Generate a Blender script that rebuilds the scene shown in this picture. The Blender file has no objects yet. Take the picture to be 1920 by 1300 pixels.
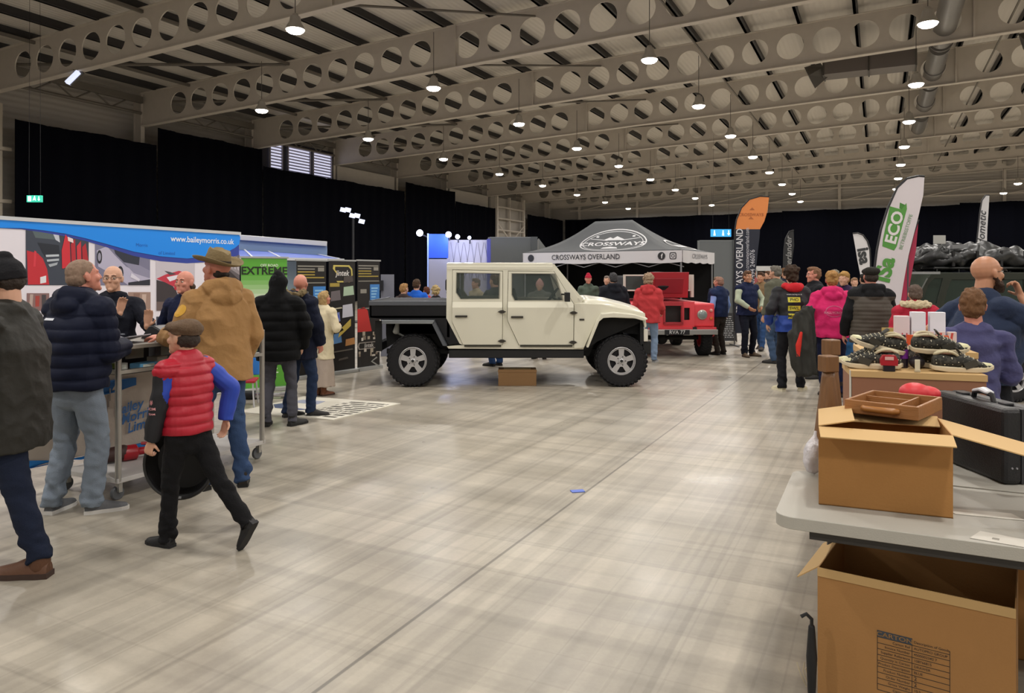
import bpy, math, random
import numpy as np
from mathutils import Vector, Matrix, noise
from mathutils.geometry import tessellate_polygon
from mathutils.bvhtree import BVHTree
random.seed(7)
SC = bpy.context.scene
COL = SC.collection
PI = math.pi
F = 1400.0; HY = 517.0; CH = 1.62          # focal length in px, horizon row, camera height
AX = math.radians(26.2); CA, SA = math.cos(AX), math.sin(AX)

def W(px, py, Y):                       # world point of a photo pixel at depth Y
    return Vector(((px-960)/F*Y, Y, CH-(py-HY)/F*Y))
def Gd(px, py):                         # world point on the floor
    Y = CH*F/(py-HY)
    return Vector(((px-960)/F*Y, Y, 0))
def UV(u, v, z=0.0):                    # hall coordinates: v along the hall, u to the right
    return Vector((u*CA+v*SA, -u*SA+v*CA, z))

# ---------------------------------------------------------------- materials
def lin(c):
    if isinstance(c, str):
        c = c.lstrip('#'); c = [int(c[i:i+2], 16)/255 for i in (0, 2, 4)]
    return tuple((x/12.92 if x <= .04045 else ((x+.055)/1.055)**2.4) for x in c) + (1,)
MATS = {}
def mat(name, col='#808080', rough=.6, metal=0, bump=0, bscale=40, var=0, vscale=6, emit=0, alpha=1, spec=.5, trans=0, coat=0, stretch=(1, 1, 1)):
    if name in MATS: return MATS[name]
    m = bpy.data.materials.new(name); m.use_nodes = True; nt = m.node_tree; n = nt.nodes; l = nt.links
    b = n['Principled BSDF']; c = lin(col)
    b.inputs['Base Color'].default_value = c; b.inputs['Roughness'].default_value = rough
    b.inputs['Metallic'].default_value = metal; b.inputs['Specular IOR Level'].default_value = spec
    if coat: b.inputs['Coat Weight'].default_value = coat; b.inputs['Coat Roughness'].default_value = .08
    if trans: b.inputs['Transmission Weight'].default_value = trans
    if alpha < 1: b.inputs['Alpha'].default_value = alpha
    if emit: b.inputs['Emission Color'].default_value = c; b.inputs['Emission Strength'].default_value = emit
    if bump or var:
        tc = n.new('ShaderNodeTexCoord'); mp = n.new('ShaderNodeMapping'); mp.inputs['Scale'].default_value = stretch
        l.new(tc.outputs['Object'], mp.inputs[0])
    if var:
        ns = n.new('ShaderNodeTexNoise'); ns.inputs['Scale'].default_value = vscale; ns.inputs['Detail'].default_value = 5
        mx = n.new('ShaderNodeMix'); mx.data_type = 'RGBA'
        mx.inputs[6].default_value = tuple(x*(1-var) for x in c[:3])+(1,); mx.inputs[7].default_value = tuple(min(1, x*(1+var)) for x in c[:3])+(1,)
        l.new(mp.outputs[0], ns.inputs['Vector']); l.new(ns.outputs[0], mx.inputs[0]); l.new(mx.outputs[2], b.inputs['Base Color'])
    if bump:
        nb = n.new('ShaderNodeTexNoise'); nb.inputs['Scale'].default_value = bscale; nb.inputs['Detail'].default_value = 4
        bp = n.new('ShaderNodeBump'); bp.inputs['Strength'].default_value = bump; bp.inputs['Distance'].default_value = .02
        l.new(mp.outputs[0], nb.inputs['Vector']); l.new(nb.outputs[0], bp.inputs['Height']); l.new(bp.outputs[0], b.inputs['Normal'])
    MATS[name] = m
    return m
_cn = [0]
def cm(col, rough=.6, **k):             # a plain coloured material
    key = 'paint_%s_%d' % (str(col).lstrip('#'), int(rough*100)) + ''.join('_%s%s' % (a, k[a]) for a in k)
    return mat(key, col, rough, **k)
def cloth(col, **k): return cm(col, .85, bump=.25, bscale=90, var=.12, vscale=9, spec=.25, **k)

# ---------------------------------------------------------------- geometry builder
class Geo:
    def __init__(s): s.v = []; s.f = []
    def add(s, vs, fs):
        o = len(s.v); s.v += [Vector(x) for x in vs]; s.f += [tuple(i+o for i in f) for f in fs]; return s
    def box(s, a, b):
        x0, y0, z0 = a; x1, y1, z1 = b
        vs = [(x0,y0,z0),(x1,y0,z0),(x1,y1,z0),(x0,y1,z0),(x0,y0,z1),(x1,y0,z1),(x1,y1,z1),(x0,y1,z1)]
        return s.add(vs, [(0,3,2,1),(4,5,6,7),(0,1,5,4),(1,2,6,5),(2,3,7,6),(3,0,4,7)])
    def obox(s, c, dx, dy, dz):         # oriented box: centre and three half vectors
        c, dx, dy, dz = map(Vector, (c, dx, dy, dz)); vs = []
        for k in (-1, 1):
            for i, j in ((-1,-1),(1,-1),(1,1),(-1,1)): vs.append(c+dx*i+dy*j+dz*k)
        return s.add(vs, [(0,3,2,1),(4,5,6,7),(0,1,5,4),(1,2,6,5),(2,3,7,6),(3,0,4,7)])
    def bar(s, a, b, w, h=None, up=(0,0,1)):   # rectangular bar from a to b
        a, b, up = Vector(a), Vector(b), Vector(up); h = h or w; d = (b-a).normalized()
        if abs(d.dot(up)) > .95: up = Vector((0,1,0)) if abs(d.y) < .9 else Vector((1,0,0))
        x = d.cross(up).normalized(); u = x.cross(d)
        return s.obox((a+b)/2, x*w/2, (b-a)/2, u*h/2)
    def loft(s, st, side=(1,0,0), n=14, r0=True, r1=True, sup=2.0):
        # st: list of (centre, rx, ry); closed smooth tube with rounded or flat ends
        P = [Vector(p) for p, _, _ in st]; R = [(a, b) for _, a, b in st]; side = Vector(side)
        m = len(P); T = []
        for i in range(m):
            a = P[max(0, i-1)]; b = P[min(m-1, i+1)]
            T.append((b-a).normalized() if (b-a).length > 1e-9 else Vector((0,0,1)))
        rows = []
        def row(c, t, rx, ry):
            y = t.cross(side)
            if y.length < 1e-4: y = t.cross(Vector((0,1,0.01)))
            y.normalize(); x = y.cross(t).normalized(); r = []
            for k in range(n):
                a = 2*PI*k/n; ca, sa = math.cos(a), math.sin(a)
                e = 2/sup; cx = math.copysign(abs(ca)**e, ca); sy = math.copysign(abs(sa)**e, sa)
                r.append(c+x*rx*cx+y*ry*sy)
            return r
        def endcap(i, sg):
            o = []; rr = min(R[i])
            for q in (.3, .6, .85): o.append((P[i]+T[i]*sg*rr*q, T[i], R[i][0]*math.sqrt(1-q*q), R[i][1]*math.sqrt(1-q*q)))
            return o, P[i]+T[i]*sg*rr
        c0 = P[0]; c1 = P[-1]
        if r0:
            e, c0 = endcap(0, -1)
            for x in reversed(e): rows.append(row(*x))
        for i in range(m): rows.append(row(P[i], T[i], *R[i]))
        if r1:
            e, c1 = endcap(m-1, 1)
            for x in e: rows.append(row(*x))
        vs = [p for r in rows for p in r]; fs = []
        for i in range(len(rows)-1):
            for k in range(n):
                a = i*n+k; b = i*n+(k+1) % n; fs.append((a, b, b+n, a+n))
        vs += [c0, c1]; z0 = len(vs)-2; z1 = len(vs)-1; last = (len(rows)-1)*n
        for k in range(n):
            fs.append((z0, (k+1) % n, k)); fs.append((z1, last+k, last+(k+1) % n))
        return s.add(vs, fs)
    def cap(s, a, b, ra, rb=None, fl=1.0, side=(1,0,0), n=12):
        rb = ra if rb is None else rb
        return s.loft([(a, ra, ra*fl), (b, rb, rb*fl)], side, n)
    def tube(s, pts, r, n=8, flat=True):
        pts = [Vector(p) for p in pts]
        if len(pts) == 2:
            d = (pts[1]-pts[0]).normalized(); sd = (1,0,0) if abs(d.x) < .8 else (0,1,0)
            return s.loft([(pts[0], r, r), (pts[1], r, r)], sd, n, not flat, not flat)
        ds = pts[-1]-pts[0]; best = min(((abs(ds.x), (1,0,0)), (abs(ds.y), (0,1,0)), (abs(ds.z), (0,0,1))))[1]
        nrm = Vector((0,0,0))
        for i in range(1, len(pts)-1): nrm += (pts[i]-pts[i-1]).cross(pts[i+1]-pts[i])
        sd = nrm.normalized() if nrm.length > 1e-6 else best
        return s.loft([(p, r, r) for p in pts], sd, n, not flat, not flat)
    def ell(s, c, r, rot=None, n=14, m=9):
        c = Vector(c); vs = []; fs = []
        for j in range(1, m):
            t = PI*j/m
            for k in range(n):
                a = 2*PI*k/n; p = Vector((r[0]*math.sin(t)*math.cos(a), r[1]*math.sin(t)*math.sin(a), r[2]*math.cos(t)))
                vs.append(c+(rot @ p if rot else p))
        for j in range(m-2):
            for k in range(n): a = j*n+k; b = j*n+(k+1) % n; fs.append((a, a+n, b+n, b))
        t = Vector((0,0,r[2])); vs += [c+(rot @ t if rot else t), c-(rot @ t if rot else t)]; a0 = len(vs)-2; a1 = a0+1; last = (m-2)*n
        for k in range(n): fs.append((a0, k, (k+1) % n)); fs.append((a1, last+(k+1) % n, last+k))
        return s.add(vs, fs)
    def lathe(s, prof, c=(0,0,0), axis=(0,0,1), n=32):   # profile (r, h) spun about an axis; closed when first == last
        ax = Vector(axis).normalized(); q = Vector((0,0,1)).rotation_difference(ax).to_matrix(); c = Vector(c); vs = []; fs = []
        for r, h in prof:
            for k in range(n): a = 2*PI*k/n; vs.append(c+q @ Vector((r*math.cos(a), r*math.sin(a), h)))
        for i in range(len(prof)-1):
            for k in range(n): a = i*n+k; b = i*n+(k+1) % n; fs.append((a, b, b+n, a+n))
        return s.add(vs, fs)
    def prism(s, outer, holes=(), d0=0, d1=.01, fr=None):  # 2D polygon (with holes) extruded between depths d0 and d1
        fr = fr or (lambda x, y, d: Vector((x, d, y)))
        loops = [list(outer)]+[list(h) for h in holes]
        tri = tessellate_polygon([[Vector((p[0], p[1], 0)) for p in lp] for lp in loops])
        flat = [p for lp in loops for p in lp]; n = len(flat)
        def area(t): a, b, c = (flat[i] for i in t); return (b[0]-a[0])*(c[1]-a[1])-(b[1]-a[1])*(c[0]-a[0])
        tri = [t if area(t) > 0 else (t[0], t[2], t[1]) for t in tri]
        vs = [fr(p[0], p[1], d0) for p in flat]+[fr(p[0], p[1], d1) for p in flat]
        fs = [tuple(t) for t in tri]+[(t[0]+n, t[2]+n, t[1]+n) for t in tri]
        o = 0
        for li, lp in enumerate(loops):
            m = len(lp); sa = sum(lp[i][0]*lp[(i+1) % m][1]-lp[(i+1) % m][0]*lp[i][1] for i in range(m))
            for i in range(m):
                a = o+i; b = o+(i+1) % m
                fs.append((a, b, b+n, a+n) if (sa > 0) != (li > 0) else (b, a, a+n, b+n))
            o += m
        return s.add(vs, fs)
    def face(s, pts): return s.add(pts, [tuple(range(len(pts)))])
    def xf(s, M):
        s.v = [M @ p for p in s.v]; return s

def recalc(me):
    import bmesh
    bm = bmesh.new(); bm.from_mesh(me); bmesh.ops.recalc_face_normals(bm, faces=bm.faces); bm.to_mesh(me); bm.free()
def setp(o, label=None, cat=None, group=None, kind=None):
    if label: o['label'] = label
    if cat: o['category'] = cat
    if group: o['group'] = group
    if kind: o['kind'] = kind
    return o
def obj(name, g, m=None, parent=None, smooth=False, label=None, cat=None, group=None, kind=None, bevel=0, fix=True):
    me = bpy.data.meshes.new(name); me.from_pydata([tuple(p) for p in g.v], [], g.f); me.update()
    if fix: recalc(me)
    if m: me.materials.append(m)
    if smooth:
        me.polygons.foreach_set('use_smooth', [True]*len(me.polygons))
        if smooth != 'all': me.set_sharp_from_angle(angle=math.radians(40))
    o = bpy.data.objects.new(name, me); COL.objects.link(o)
    if parent: o.parent = parent
    if bevel:
        b = o.modifiers.new('bevel', 'BEVEL'); b.width = bevel; b.segments = 2; b.limit_method = 'ANGLE'
    return setp(o, label, cat, group, kind)
def thing(name, label, cat, loc=(0,0,0), rz=0, group=None):
    o = bpy.data.objects.new(name, None); COL.objects.link(o); o.empty_display_size = .2
    o.location = loc; o.rotation_euler = (0, 0, rz)
    return setp(o, label, cat, group)
def dup(root, loc=None, rz=None, label=None, group=None):
    r = root.copy(); COL.objects.link(r)
    if loc is not None: r.location = loc
    if rz is not None: r.rotation_euler = (0, 0, rz)
    if label: r['label'] = label
    if group: r['group'] = group
    def rec(a, b):
        for ch in a.children:
            c = ch.copy(); COL.objects.link(c); c.parent = b; rec(ch, c)
    rec(root, r)
    return r
def frame(o, xd, ud):                   # 2D frame on a plane: d grows towards the viewer side
    o, xd, ud = Vector(o), Vector(xd).normalized(), Vector(ud).normalized(); nd = xd.cross(ud).normalized()
    return lambda x, y, d=0: o+xd*x+ud*y+nd*d
def text_geo(s, size=.1, bold=0, align='CENTER', shear=0, space=1.0, fr=None, d0=0, d1=.002):
    cu = bpy.data.curves.new('t', 'FONT'); cu.body = s; cu.size = size; cu.offset = bold*size; cu.align_x = align; cu.align_y = 'CENTER'
    cu.shear = shear; cu.space_character = space; cu.resolution_u = 3
    o = bpy.data.objects.new('t', cu); COL.objects.link(o)
    me = o.to_mesh(); g = Geo()
    fr = fr or (lambda x, y, d: Vector((x, d, y)))
    g.add([fr(v.co.x, v.co.y, d1) for v in me.vertices], [tuple(p.vertices) for p in me.polygons])
    o.to_mesh_clear(); bpy.data.objects.remove(o); bpy.data.curves.remove(cu)
    return g
def circle(cx, cy, rx, ry=None, n=28, a0=0): 
    ry = ry or rx
    return [(cx+rx*math.cos(a0+2*PI*i/n), cy+ry*math.sin(a0+2*PI*i/n)) for i in range(n)]
def rect(x0, y0, x1, y1): return [(x0,y0),(x1,y0),(x1,y1),(x0,y1)]
def rrect(x0, y0, x1, y1, r, n=4):
    o = []
    for cx, cy, a in ((x1-r,y0+r,-90),(x1-r,y1-r,0),(x0+r,y1-r,90),(x0+r,y0+r,180)):
        for i in range(n+1): t = math.radians(a+90*i/n); o.append((cx+r*math.cos(t), cy+r*math.sin(t)))
    return o

# ---------------------------------------------------------------- sculpted (remeshed) surfaces
JOBS = []
def sculpt(name, pieces, m, parent, disp=None, label=None, mats=None, pick=None):
    """pieces: list of (Geo, voxel, smooth_iterations); all end up in ONE mesh."""
    me = bpy.data.meshes.new(name); o = bpy.data.objects.new(name, me); COL.objects.link(o); o.parent = parent
    setp(o, label); tmps = []
    for g, vox, it in pieces:
        tm = bpy.data.meshes.new('tmp'); tm.from_pydata([tuple(p) for p in g.v], [], g.f); recalc(tm)
        to = bpy.data.objects.new('tmp', tm); COL.objects.link(to)
        r = to.modifiers.new('r', 'REMESH'); r.mode = 'VOXEL'; r.voxel_size = vox; r.adaptivity = 0
        if it: sm = to.modifiers.new('s', 'SMOOTH'); sm.iterations = it; sm.factor = .5
        tmps.append(to)
    JOBS.append((o, tmps, m if isinstance(m, list) else [m], disp, pick)); return o
def run_jobs():
    bpy.context.view_layer.update(); dg = bpy.context.evaluated_depsgraph_get()
    for o, tmps, ms, disp, pick in JOBS:
        V = []; Fs = []; off = 0; sizes = []
        for t in tmps:
            em = t.evaluated_get(dg).to_mesh(); n = len(em.vertices)
            co = np.empty(n*3); em.vertices.foreach_get('co', co); co = co.reshape(-1, 3)
            if disp:
                no = np.empty(n*3); em.vertices.foreach_get('normal', no); no = no.reshape(-1, 3)
                co = disp(co, no)
            li = np.empty(len(em.loops), dtype=np.int32); em.loops.foreach_get('vertex_index', li)
            tot = np.empty(len(em.polygons), dtype=np.int32); em.polygons.foreach_get('loop_total', tot)
            V.append(co); Fs.append((li+off, tot)); off += n
            t.evaluated_get(dg).to_mesh_clear()
        V = np.concatenate(V); L = np.concatenate([a for a, _ in Fs]); T = np.concatenate([b for _, b in Fs])
        me = o.data; me.vertices.add(len(V)); me.vertices.foreach_set('co', V.ravel()); me.loops.add(len(L)); me.loops.foreach_set('vertex_index', L)
        me.polygons.add(len(T)); st = np.zeros(len(T), dtype=np.int32); st[1:] = np.cumsum(T)[:-1]; me.polygons.foreach_set('loop_start', st)
        me.polygons.foreach_set('use_smooth', np.ones(len(T), dtype=bool))
        for m in ms: me.materials.append(m)
        me.update(calc_edges=True)
        if pick is not None:
            ce = np.empty(len(T)*3); me.polygons.foreach_get('center', ce); me.polygons.foreach_set('material_index', pick(ce.reshape(-1, 3)).astype(np.int32))
        me.validate()
    for o, tmps, *_ in JOBS:
        for t in tmps: d = t.data; bpy.data.objects.remove(t); bpy.data.meshes.remove(d)
    JOBS.clear()
PROJ = []
def project(name, g, target, direction, m, parent, off=.004, label=None):
    """lay a flat outline on the (later finished) target surface; all in the parent's local space"""
    PROJ.append((name, g, target, Vector(direction), m, parent, off, label))
def run_proj():
    import bmesh
    trees = {}
    for name, g, tgt, d, m, parent, off, label in PROJ:
        if tgt.name not in trees:
            me = tgt.data; trees[tgt.name] = BVHTree.FromPolygons([v.co.copy() for v in me.vertices], [tuple(p.vertices) for p in me.polygons])
        tr = trees[tgt.name]; g2 = Geo(); d = d.normalized()
        bm = bmesh.new(); vs = [bm.verts.new(p) for p in g.v]
        for f in g.f:
            try: bm.faces.new([vs[i] for i in f])
            except ValueError: pass
        bmesh.ops.triangulate(bm, faces=bm.faces)
        for _ in range(3):
            long = [e for e in bm.edges if e.calc_length() > .035]
            if not long: break
            bmesh.ops.subdivide_edges(bm, edges=long, cuts=1); bmesh.ops.triangulate(bm, faces=bm.faces)
        bm.verts.ensure_lookup_table(); dist = []
        for v in bm.verts:
            h = tr.ray_cast(v.co-d*.6, d); dist.append((h[0]-d*off) if h[0] else None)
        good = [x for x in dist if x is not None]
        if good:
            mean = sum((x.dot(d) for x in good))/len(good)
            for v, x in zip(bm.verts, dist): v.co = x if x is not None and abs(x.dot(d)-mean) < .12 else v.co-d*(v.co.dot(d)-mean)
        me = bpy.data.meshes.new(name); bm.to_mesh(me); bm.free(); me.materials.append(m)
        o = bpy.data.objects.new(name, me); COL.objects.link(o); o.parent = parent; setp(o, label)
    PROJ.clear()
EXPOSURE = 0.0; WORLD = .48; LAMP = 232; LENS = 26
# ---------------------------------------------------------------- people
SKIN = {'pale': mat('skin_pale', '#c99a80', .55, bump=.05, bscale=200, var=.08, vscale=14), 'pink': mat('skin_pink', '#c88470', .55, var=.08, vscale=14),
        'tan': mat('skin_tan', '#b98465', .5, var=.08, vscale=14)}
def ik(a, b, l1, l2, pole):
    a, b, pole = Vector(a), Vector(b), Vector(pole); d = b-a; L = min(d.length, (l1+l2)*.999); d.normalize(); b = a+d*L
    x = (l1*l1-l2*l2+L*L)/(2*L); h = math.sqrt(max(0, l1*l1-x*x)); p = (pole-d*pole.dot(d))
    p = p.normalized() if p.length > 1e-5 else Vector((0,1,0))
    return a+d*x+p*h, b
def nz(freq, amp, sz=1.0, seed=0):
    def fn(co, no):
        out = co.copy()
        for i in range(len(co)):
            p = co[i]; out[i] = p+no[i]*amp*noise.noise(Vector((p[0]*freq+seed, p[1]*freq, p[2]*freq*sz+seed)))
        return out
    return fn
def seq(*fns):
    def fn(co, no):
        for f in fns: co = f(co, no)
        return co
    return fn
def puff(period, amp, z0=.3, z1=1.5, ph=0):
    def fn(co, no):
        z = co[:, 2]; w = np.abs(np.sin(np.pi*(z+ph)/period))**.6-.6
        w *= ((z > z0) & (z < z1))
        # keep the pattern off nearly horizontal faces
        w *= np.clip(1.2-np.abs(no[:, 2])*1.3, 0, 1)
        return co+no*(amp*w)[:, None]
    return fn
def folds(freq, amp, sz=.5, seed=0):     # soft creases in cloth
    def fn(co, no):
        out = co.copy()
        for i in range(len(co)):
            p = co[i]; q = Vector((p[0]*freq+seed+p[2]*2.2, p[1]*freq, p[2]*freq*sz+seed)); out[i] = p+no[i]*amp*(.35-abs(noise.noise(q))*1.6-abs(noise.noise(q*2.3))*.5)
        return out
    return fn
PEOPLE = {}
def hand(g, w, d, n, curl=.5, thumb=1, sc=1.0):
    """palm, four fingers and a thumb; d = direction of the hand, n = palm side normal"""
    w, d, n = Vector(w), Vector(d).normalized(), Vector(n); n = (n-d*n.dot(d)).normalized(); s = d.cross(n)*thumb
    g.loft([(w-d*.02, .026*sc, .02*sc), (w+d*.02*sc, .03*sc, .017*sc), (w+d*.06*sc, .041*sc, .015*sc), (w+d*.09*sc, .04*sc, .013*sc)], s, 12)
    for k, (o, ln) in enumerate(((.031, .068), (.0105, .078), (-.0105, .073), (-.031, .056))):
        b = w+d*.088*sc+s*o*sc; p = [b]; a = 0; q = b
        for j, (fr_, r) in enumerate(((.42, .0088), (.32, .008), (.26, .007))):
            a += curl*(.5, .9, .7)[j]; v = d*math.cos(a)+n*math.sin(a)+s*o*1.2*(1-curl*.5); q = q+v.normalized()*ln*fr_*sc; p.append(q)
        g.loft([(p[i], (.0095, .009, .0085, .0072)[i]*sc, (.0095, .009, .0085, .0072)[i]*sc) for i in range(4)], s, 8)
    t0 = w+d*.02*sc+s*.028*sc; t1 = t0+(d*.6+s*.75+n*.3).normalized()*.04*sc; t2 = t1+(d*.85+s*.3+n*(.3+curl*.4)).normalized()*.033*sc
    g.loft([(t0, .014*sc, .014*sc), (t1, .0115*sc, .0115*sc), (t2, .009*sc, .009*sc)], n, 8)
def head_geo(g, M, beard=0):
    h = Geo()
    h.ell((0,-.014,.034), (.079,.1,.09)); h.ell((0,.02,-.02), (.066,.072,.085)); h.ell((0,.04,-.068), (.05,.052,.046))
    h.ell((0,.078,-.1), (.022,.018,.018)); h.cap((-.034,.078,.026), (.034,.078,.026), .0125, .0125)
    h.loft([((0,.088,.022),.0075,.007),((0,.098,-.008),.010,.010),((0,.1035,-.026),.0145,.011)], (1,0,0), 8)
    for s in (-1, 1):
        h.ell((s*.038,.062,-.022), (.026,.026,.026)); h.ell((s*.078,-.006,-.004), (.010,.021,.033), Matrix.Rotation(s*.25, 3, 'Z'))
        h.ell((s*.083,-.012,.006), (.007,.016,.022), Matrix.Rotation(s*.45, 3, 'Z'))
    h.cap((-.018,.0835,-.056), (.018,.0835,-.056), .0065); h.cap((-.015,.083,-.067), (.015,.083,-.067), .007)
    h.xf(M); g.v_off = 0; o = len(g.v); g.v += h.v; g.f += [tuple(i+o for i in f) for f in h.f]
def shoe(root, M, col, sole='#181614', boot=0, name='shoe', big=1.0):
    up = Geo(); st = []
    prof = [(-.075,.030,.052,.050),(-.06,.036,.06,.06),(-.02,.038,.062,.075),(.03,.038,.056,.068),(.08,.043,.044,.046),(.13,.043,.036,.034),(.17,.034,.028,.025),(.188,.018,.02,.016)]
    n = 14
    for y, hw, hc, top in prof:
        for k in range(n):
            a = 2*PI*k/n; x = hw*math.cos(a)*big; z = .024+max(0, math.sin(a))*(top)*big+min(0, math.sin(a))*.004; st.append((x, y*big, z))
    fs = []
    for i in range(len(prof)-1):
        for k in range(n): a = i*n+k; b = i*n+(k+1) % n; fs.append((a, b, b+n, a+n))
    fs.append(tuple(range(n))); fs.append(tuple(range((len(prof)-1)*n, len(prof)*n)))
    up.add(st, fs)
    up.loft([((0,-.028,.05), .04*big, .05*big), ((0,-.03,.1+boot), .042*big+boot*.08, .048*big+boot*.08)], (1,0,0), 12, True, False)
    up.xf(M); o = obj(name, up, cm(col, .6, bump=.15, bscale=60), root, smooth=True)
    sg = Geo(); out = [(.034,-.08),(.042,-.03),(.04,.03),(.047,.09),(.044,.15),(.026,.192),(0,.2)]; out = out+[(-x, y) for x, y in reversed(out[:-1])]
    sg.prism([(x*big, y*big) for x, y in out], (), 0, .026, lambda x, y, d: Vector((x, y, d))).xf(M)
    obj('sole', sg, cm(sole, .7), o); return o
def person(label, foot, H, rz, jacket=None, legs=None, shoes=('#1a1715', '#0e0d0c', 0), hair=('short', '#3a2a1e'), skin='pale', arms=(None, None),
           feet=((-.1, 0, 0), (.1, 0, 0)), yaw=0, pitch=0, lean=0, bulk=1.0, lod=1, eyes=False, sleeves=None, beard=None, glasses=False,
           hands=(None, None), knees=None, group=None, twist=0, key=None, lx=0, curl=(.5, .5), hs=1.0):
    jacket = dict(jacket or {}); legs = dict(legs or {}); vx = (.0068, .0095, .013)[lod]
    root = thing('person', label, 'person', foot, rz, group); root.scale = (H/1.75,)*3
    seed = random.random()*50
    RL = Matrix.Translation((0,0,.95)) @ Matrix.Rotation(lx, 4, 'Y') @ Matrix.Rotation(-lean, 4, 'X') @ Matrix.Rotation(twist, 4, 'Z') @ Matrix.Translation((0,0,-.95))
    Lp = lambda x, y, z: RL @ Vector((x, y, z))
    ft = []; kn = []
    for i, s in enumerate((-1, 1)):
        fx, fy, fz = feet[i][:3]; a = Vector((fx, fy-.03, .085+fz)); hip = Vector((s*.09, 0, .91))
        k, a = ik(hip, a, .43, .41, Vector((s*.15, 1, 0)) if not knees else Vector(knees[i])); kn.append((hip, k, a)); ft.append(a)
    sh = [Lp(s*.185, 0, 1.405) for s in (-1, 1)]; ar = []
    for i, s in enumerate((-1, 1)):
        t = arms[i] or (s*.27, .05, .88)
        pole = Vector(t[3:6]) if len(t) > 3 else Vector((s*.6, -1, -.2)); e, w = ik(sh[i], Vector(t[:3]), .285, .265, pole); ar.append((sh[i], e, w))
    hc = Lp(0, .02, 1.635); MH = Matrix.Translation(hc) @ Matrix.Rotation(yaw+twist*.5, 4, 'Z') @ Matrix.Rotation(-pitch-lean*.4, 4, 'X') @ Matrix.Rotation(lx*.5, 4, 'Y') @ Matrix.Scale(hs, 4)
    # body: one continuous skin
    b = Geo(); head_geo(b, MH)
    b.cap(MH @ Vector((0,-.03,-.05)), Lp(0,-.02,1.43), .056, .062); b.loft([(Lp(0,0,.93), .15,.1), (Lp(0,0,1.1), .13,.095), (Lp(0,0,1.3), .16,.11), (Lp(0,-.005,1.43), .11,.075)], (1,0,0), 16)
    b.cap(sh[0], sh[1], .055)
    for i, s in enumerate((-1, 1)):
        S, E, Wr = ar[i]; b.cap(S, E, .052, .041); b.cap(E, Wr, .041, .027)
        hd = hands[i] or (None, None); d = Vector(hd[0]) if hd[0] else (Wr-E); n = Vector(hd[1]) if hd[1] else Vector((-s, .1, 0))
        hand(b, Wr, d, n, curl[i], thumb=(1 if i == 0 else -1), sc=1.0)
        h, k, a = kn[i]; b.cap(h, k, .075, .05); b.cap(k, a, .05, .036)
        pt = feet[i][3] if len(feet[i]) > 3 else 0; b.cap(a, a+Matrix.Rotation(pt, 3, 'X') @ Vector((0,.03,-.045)), .03, .026)
    bo = sculpt('body', [(b, vx, 2)], SKIN[skin], root)
    # trousers
    lc = legs.get('col', '#2a3140'); fit = legs.get('fit', 1.0)
    if legs.get('skirt'):
        g = Geo(); z = legs['skirt']
        g.loft([(Vector((0,0,1.05)), .16,.12), (Vector((0,0,.8)), .2,.16), (Vector((0,-.01,z)), .25,.21)], (1,0,0), 24, True, False)
        sculpt('skirt', [(g, vx*1.3, 2)], cloth(lc), root, nz(9, .02, .25, seed))
    else:
        g = Geo(); g.loft([(Vector((0,0,1.0)), .165,.115), (Vector((0,0,.9)), .175,.13), (Vector((0,0,.82)), .15,.12)], (1,0,0), 18)
        for h, k, a in kn:
            kf = (k-h).normalized(); end = a+(a-k).normalized()*legs.get('len', .04)
            g.loft([(h+Vector((0,0,-.02)), .098*fit, .105*fit), ((h+k)/2, .085*fit, .09*fit), (k, .067*fit, .07*fit), ((k+a)/2, .062*fit, .066*fit), (end, .057*fit, .062*fit)], (1,0,0), 16, True, False)
        wr = legs.get('wr', .012)
        def tdisp(co, no, seed=seed):
            out = co.copy()
            for i in range(len(co)):
                p = co[i]; k = .5+1.3*math.exp(-((p[2]-.12)/.13)**2)+.5*math.exp(-((p[2]-.48)/.1)**2)
                out[i] = p+no[i]*wr*k*(noise.noise(Vector((p[0]*9+seed, p[1]*9, p[2]*15+p[0]*8)))+.5*noise.noise(Vector((p[0]*20, p[1]*20+seed, p[2]*26))))
            return out
        tm = legs.get('mat') or cloth(lc)
        sculpt('jeans' if legs.get('jeans') else 'trousers', [(g, vx*1.15, 2)], tm, root, tdisp if lod < 2 else nz(12, .015, 1.5, seed))
    # jacket
    jc = jacket.get('col', '#20242c'); t = jacket.get('t', .022); hem = jacket.get('hem', .86); fl = jacket.get('flare', 1.0); J = Geo()
    bw = bulk; q = lambda z: Lp(0, 0, z) if z > .95 else Vector((0, 0, z))
    J.loft([(q(hem), (.168*bw+t)*fl, (.125*bw+t)*fl), (q(hem+.1), (.168*bw+t)*(fl+1)/2, (.125*bw+t)*(fl+1)/2), (Lp(0,.015*(bw-1)*8,1.12), .16*bw+t, .12*bw*bw+t), (Lp(0,0,1.27), .172*bw+t, .125*bw+t), (Lp(0,-.005,1.38), .165+t, .105+t), (Lp(0,-.01,1.45), .11+t, .075+t)], (1,0,0), 26, False, True, 2.3)
    J.cap(sh[0]+Vector((0,0,-.01)), sh[1]+Vector((0,0,-.01)), .062+t, .062+t)
    def sleeve(g, i, t, full=True):
        S, E, Wr = ar[i]; 
        if full:
            g.cap(S, E, .058+t, .05+t); g.loft([(E, .05+t, .05+t), (E.lerp(Wr,.5), .045+t, .045+t), (Wr+(Wr-E).normalized()*.0, .034+t, .034+t)], (1,0,0.1), 14, True, False)
        else: g.loft([(S, .062+t, .062+t), (S.lerp(E,.8), .062+t, .062+t)], (1,0,.1), 14, True, False)
    if jacket.get('sleeves', 'long') != 'none':
        for i in (0, 1): sleeve(J, i, t*.85, jacket.get('sleeves', 'long') == 'long')
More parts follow.
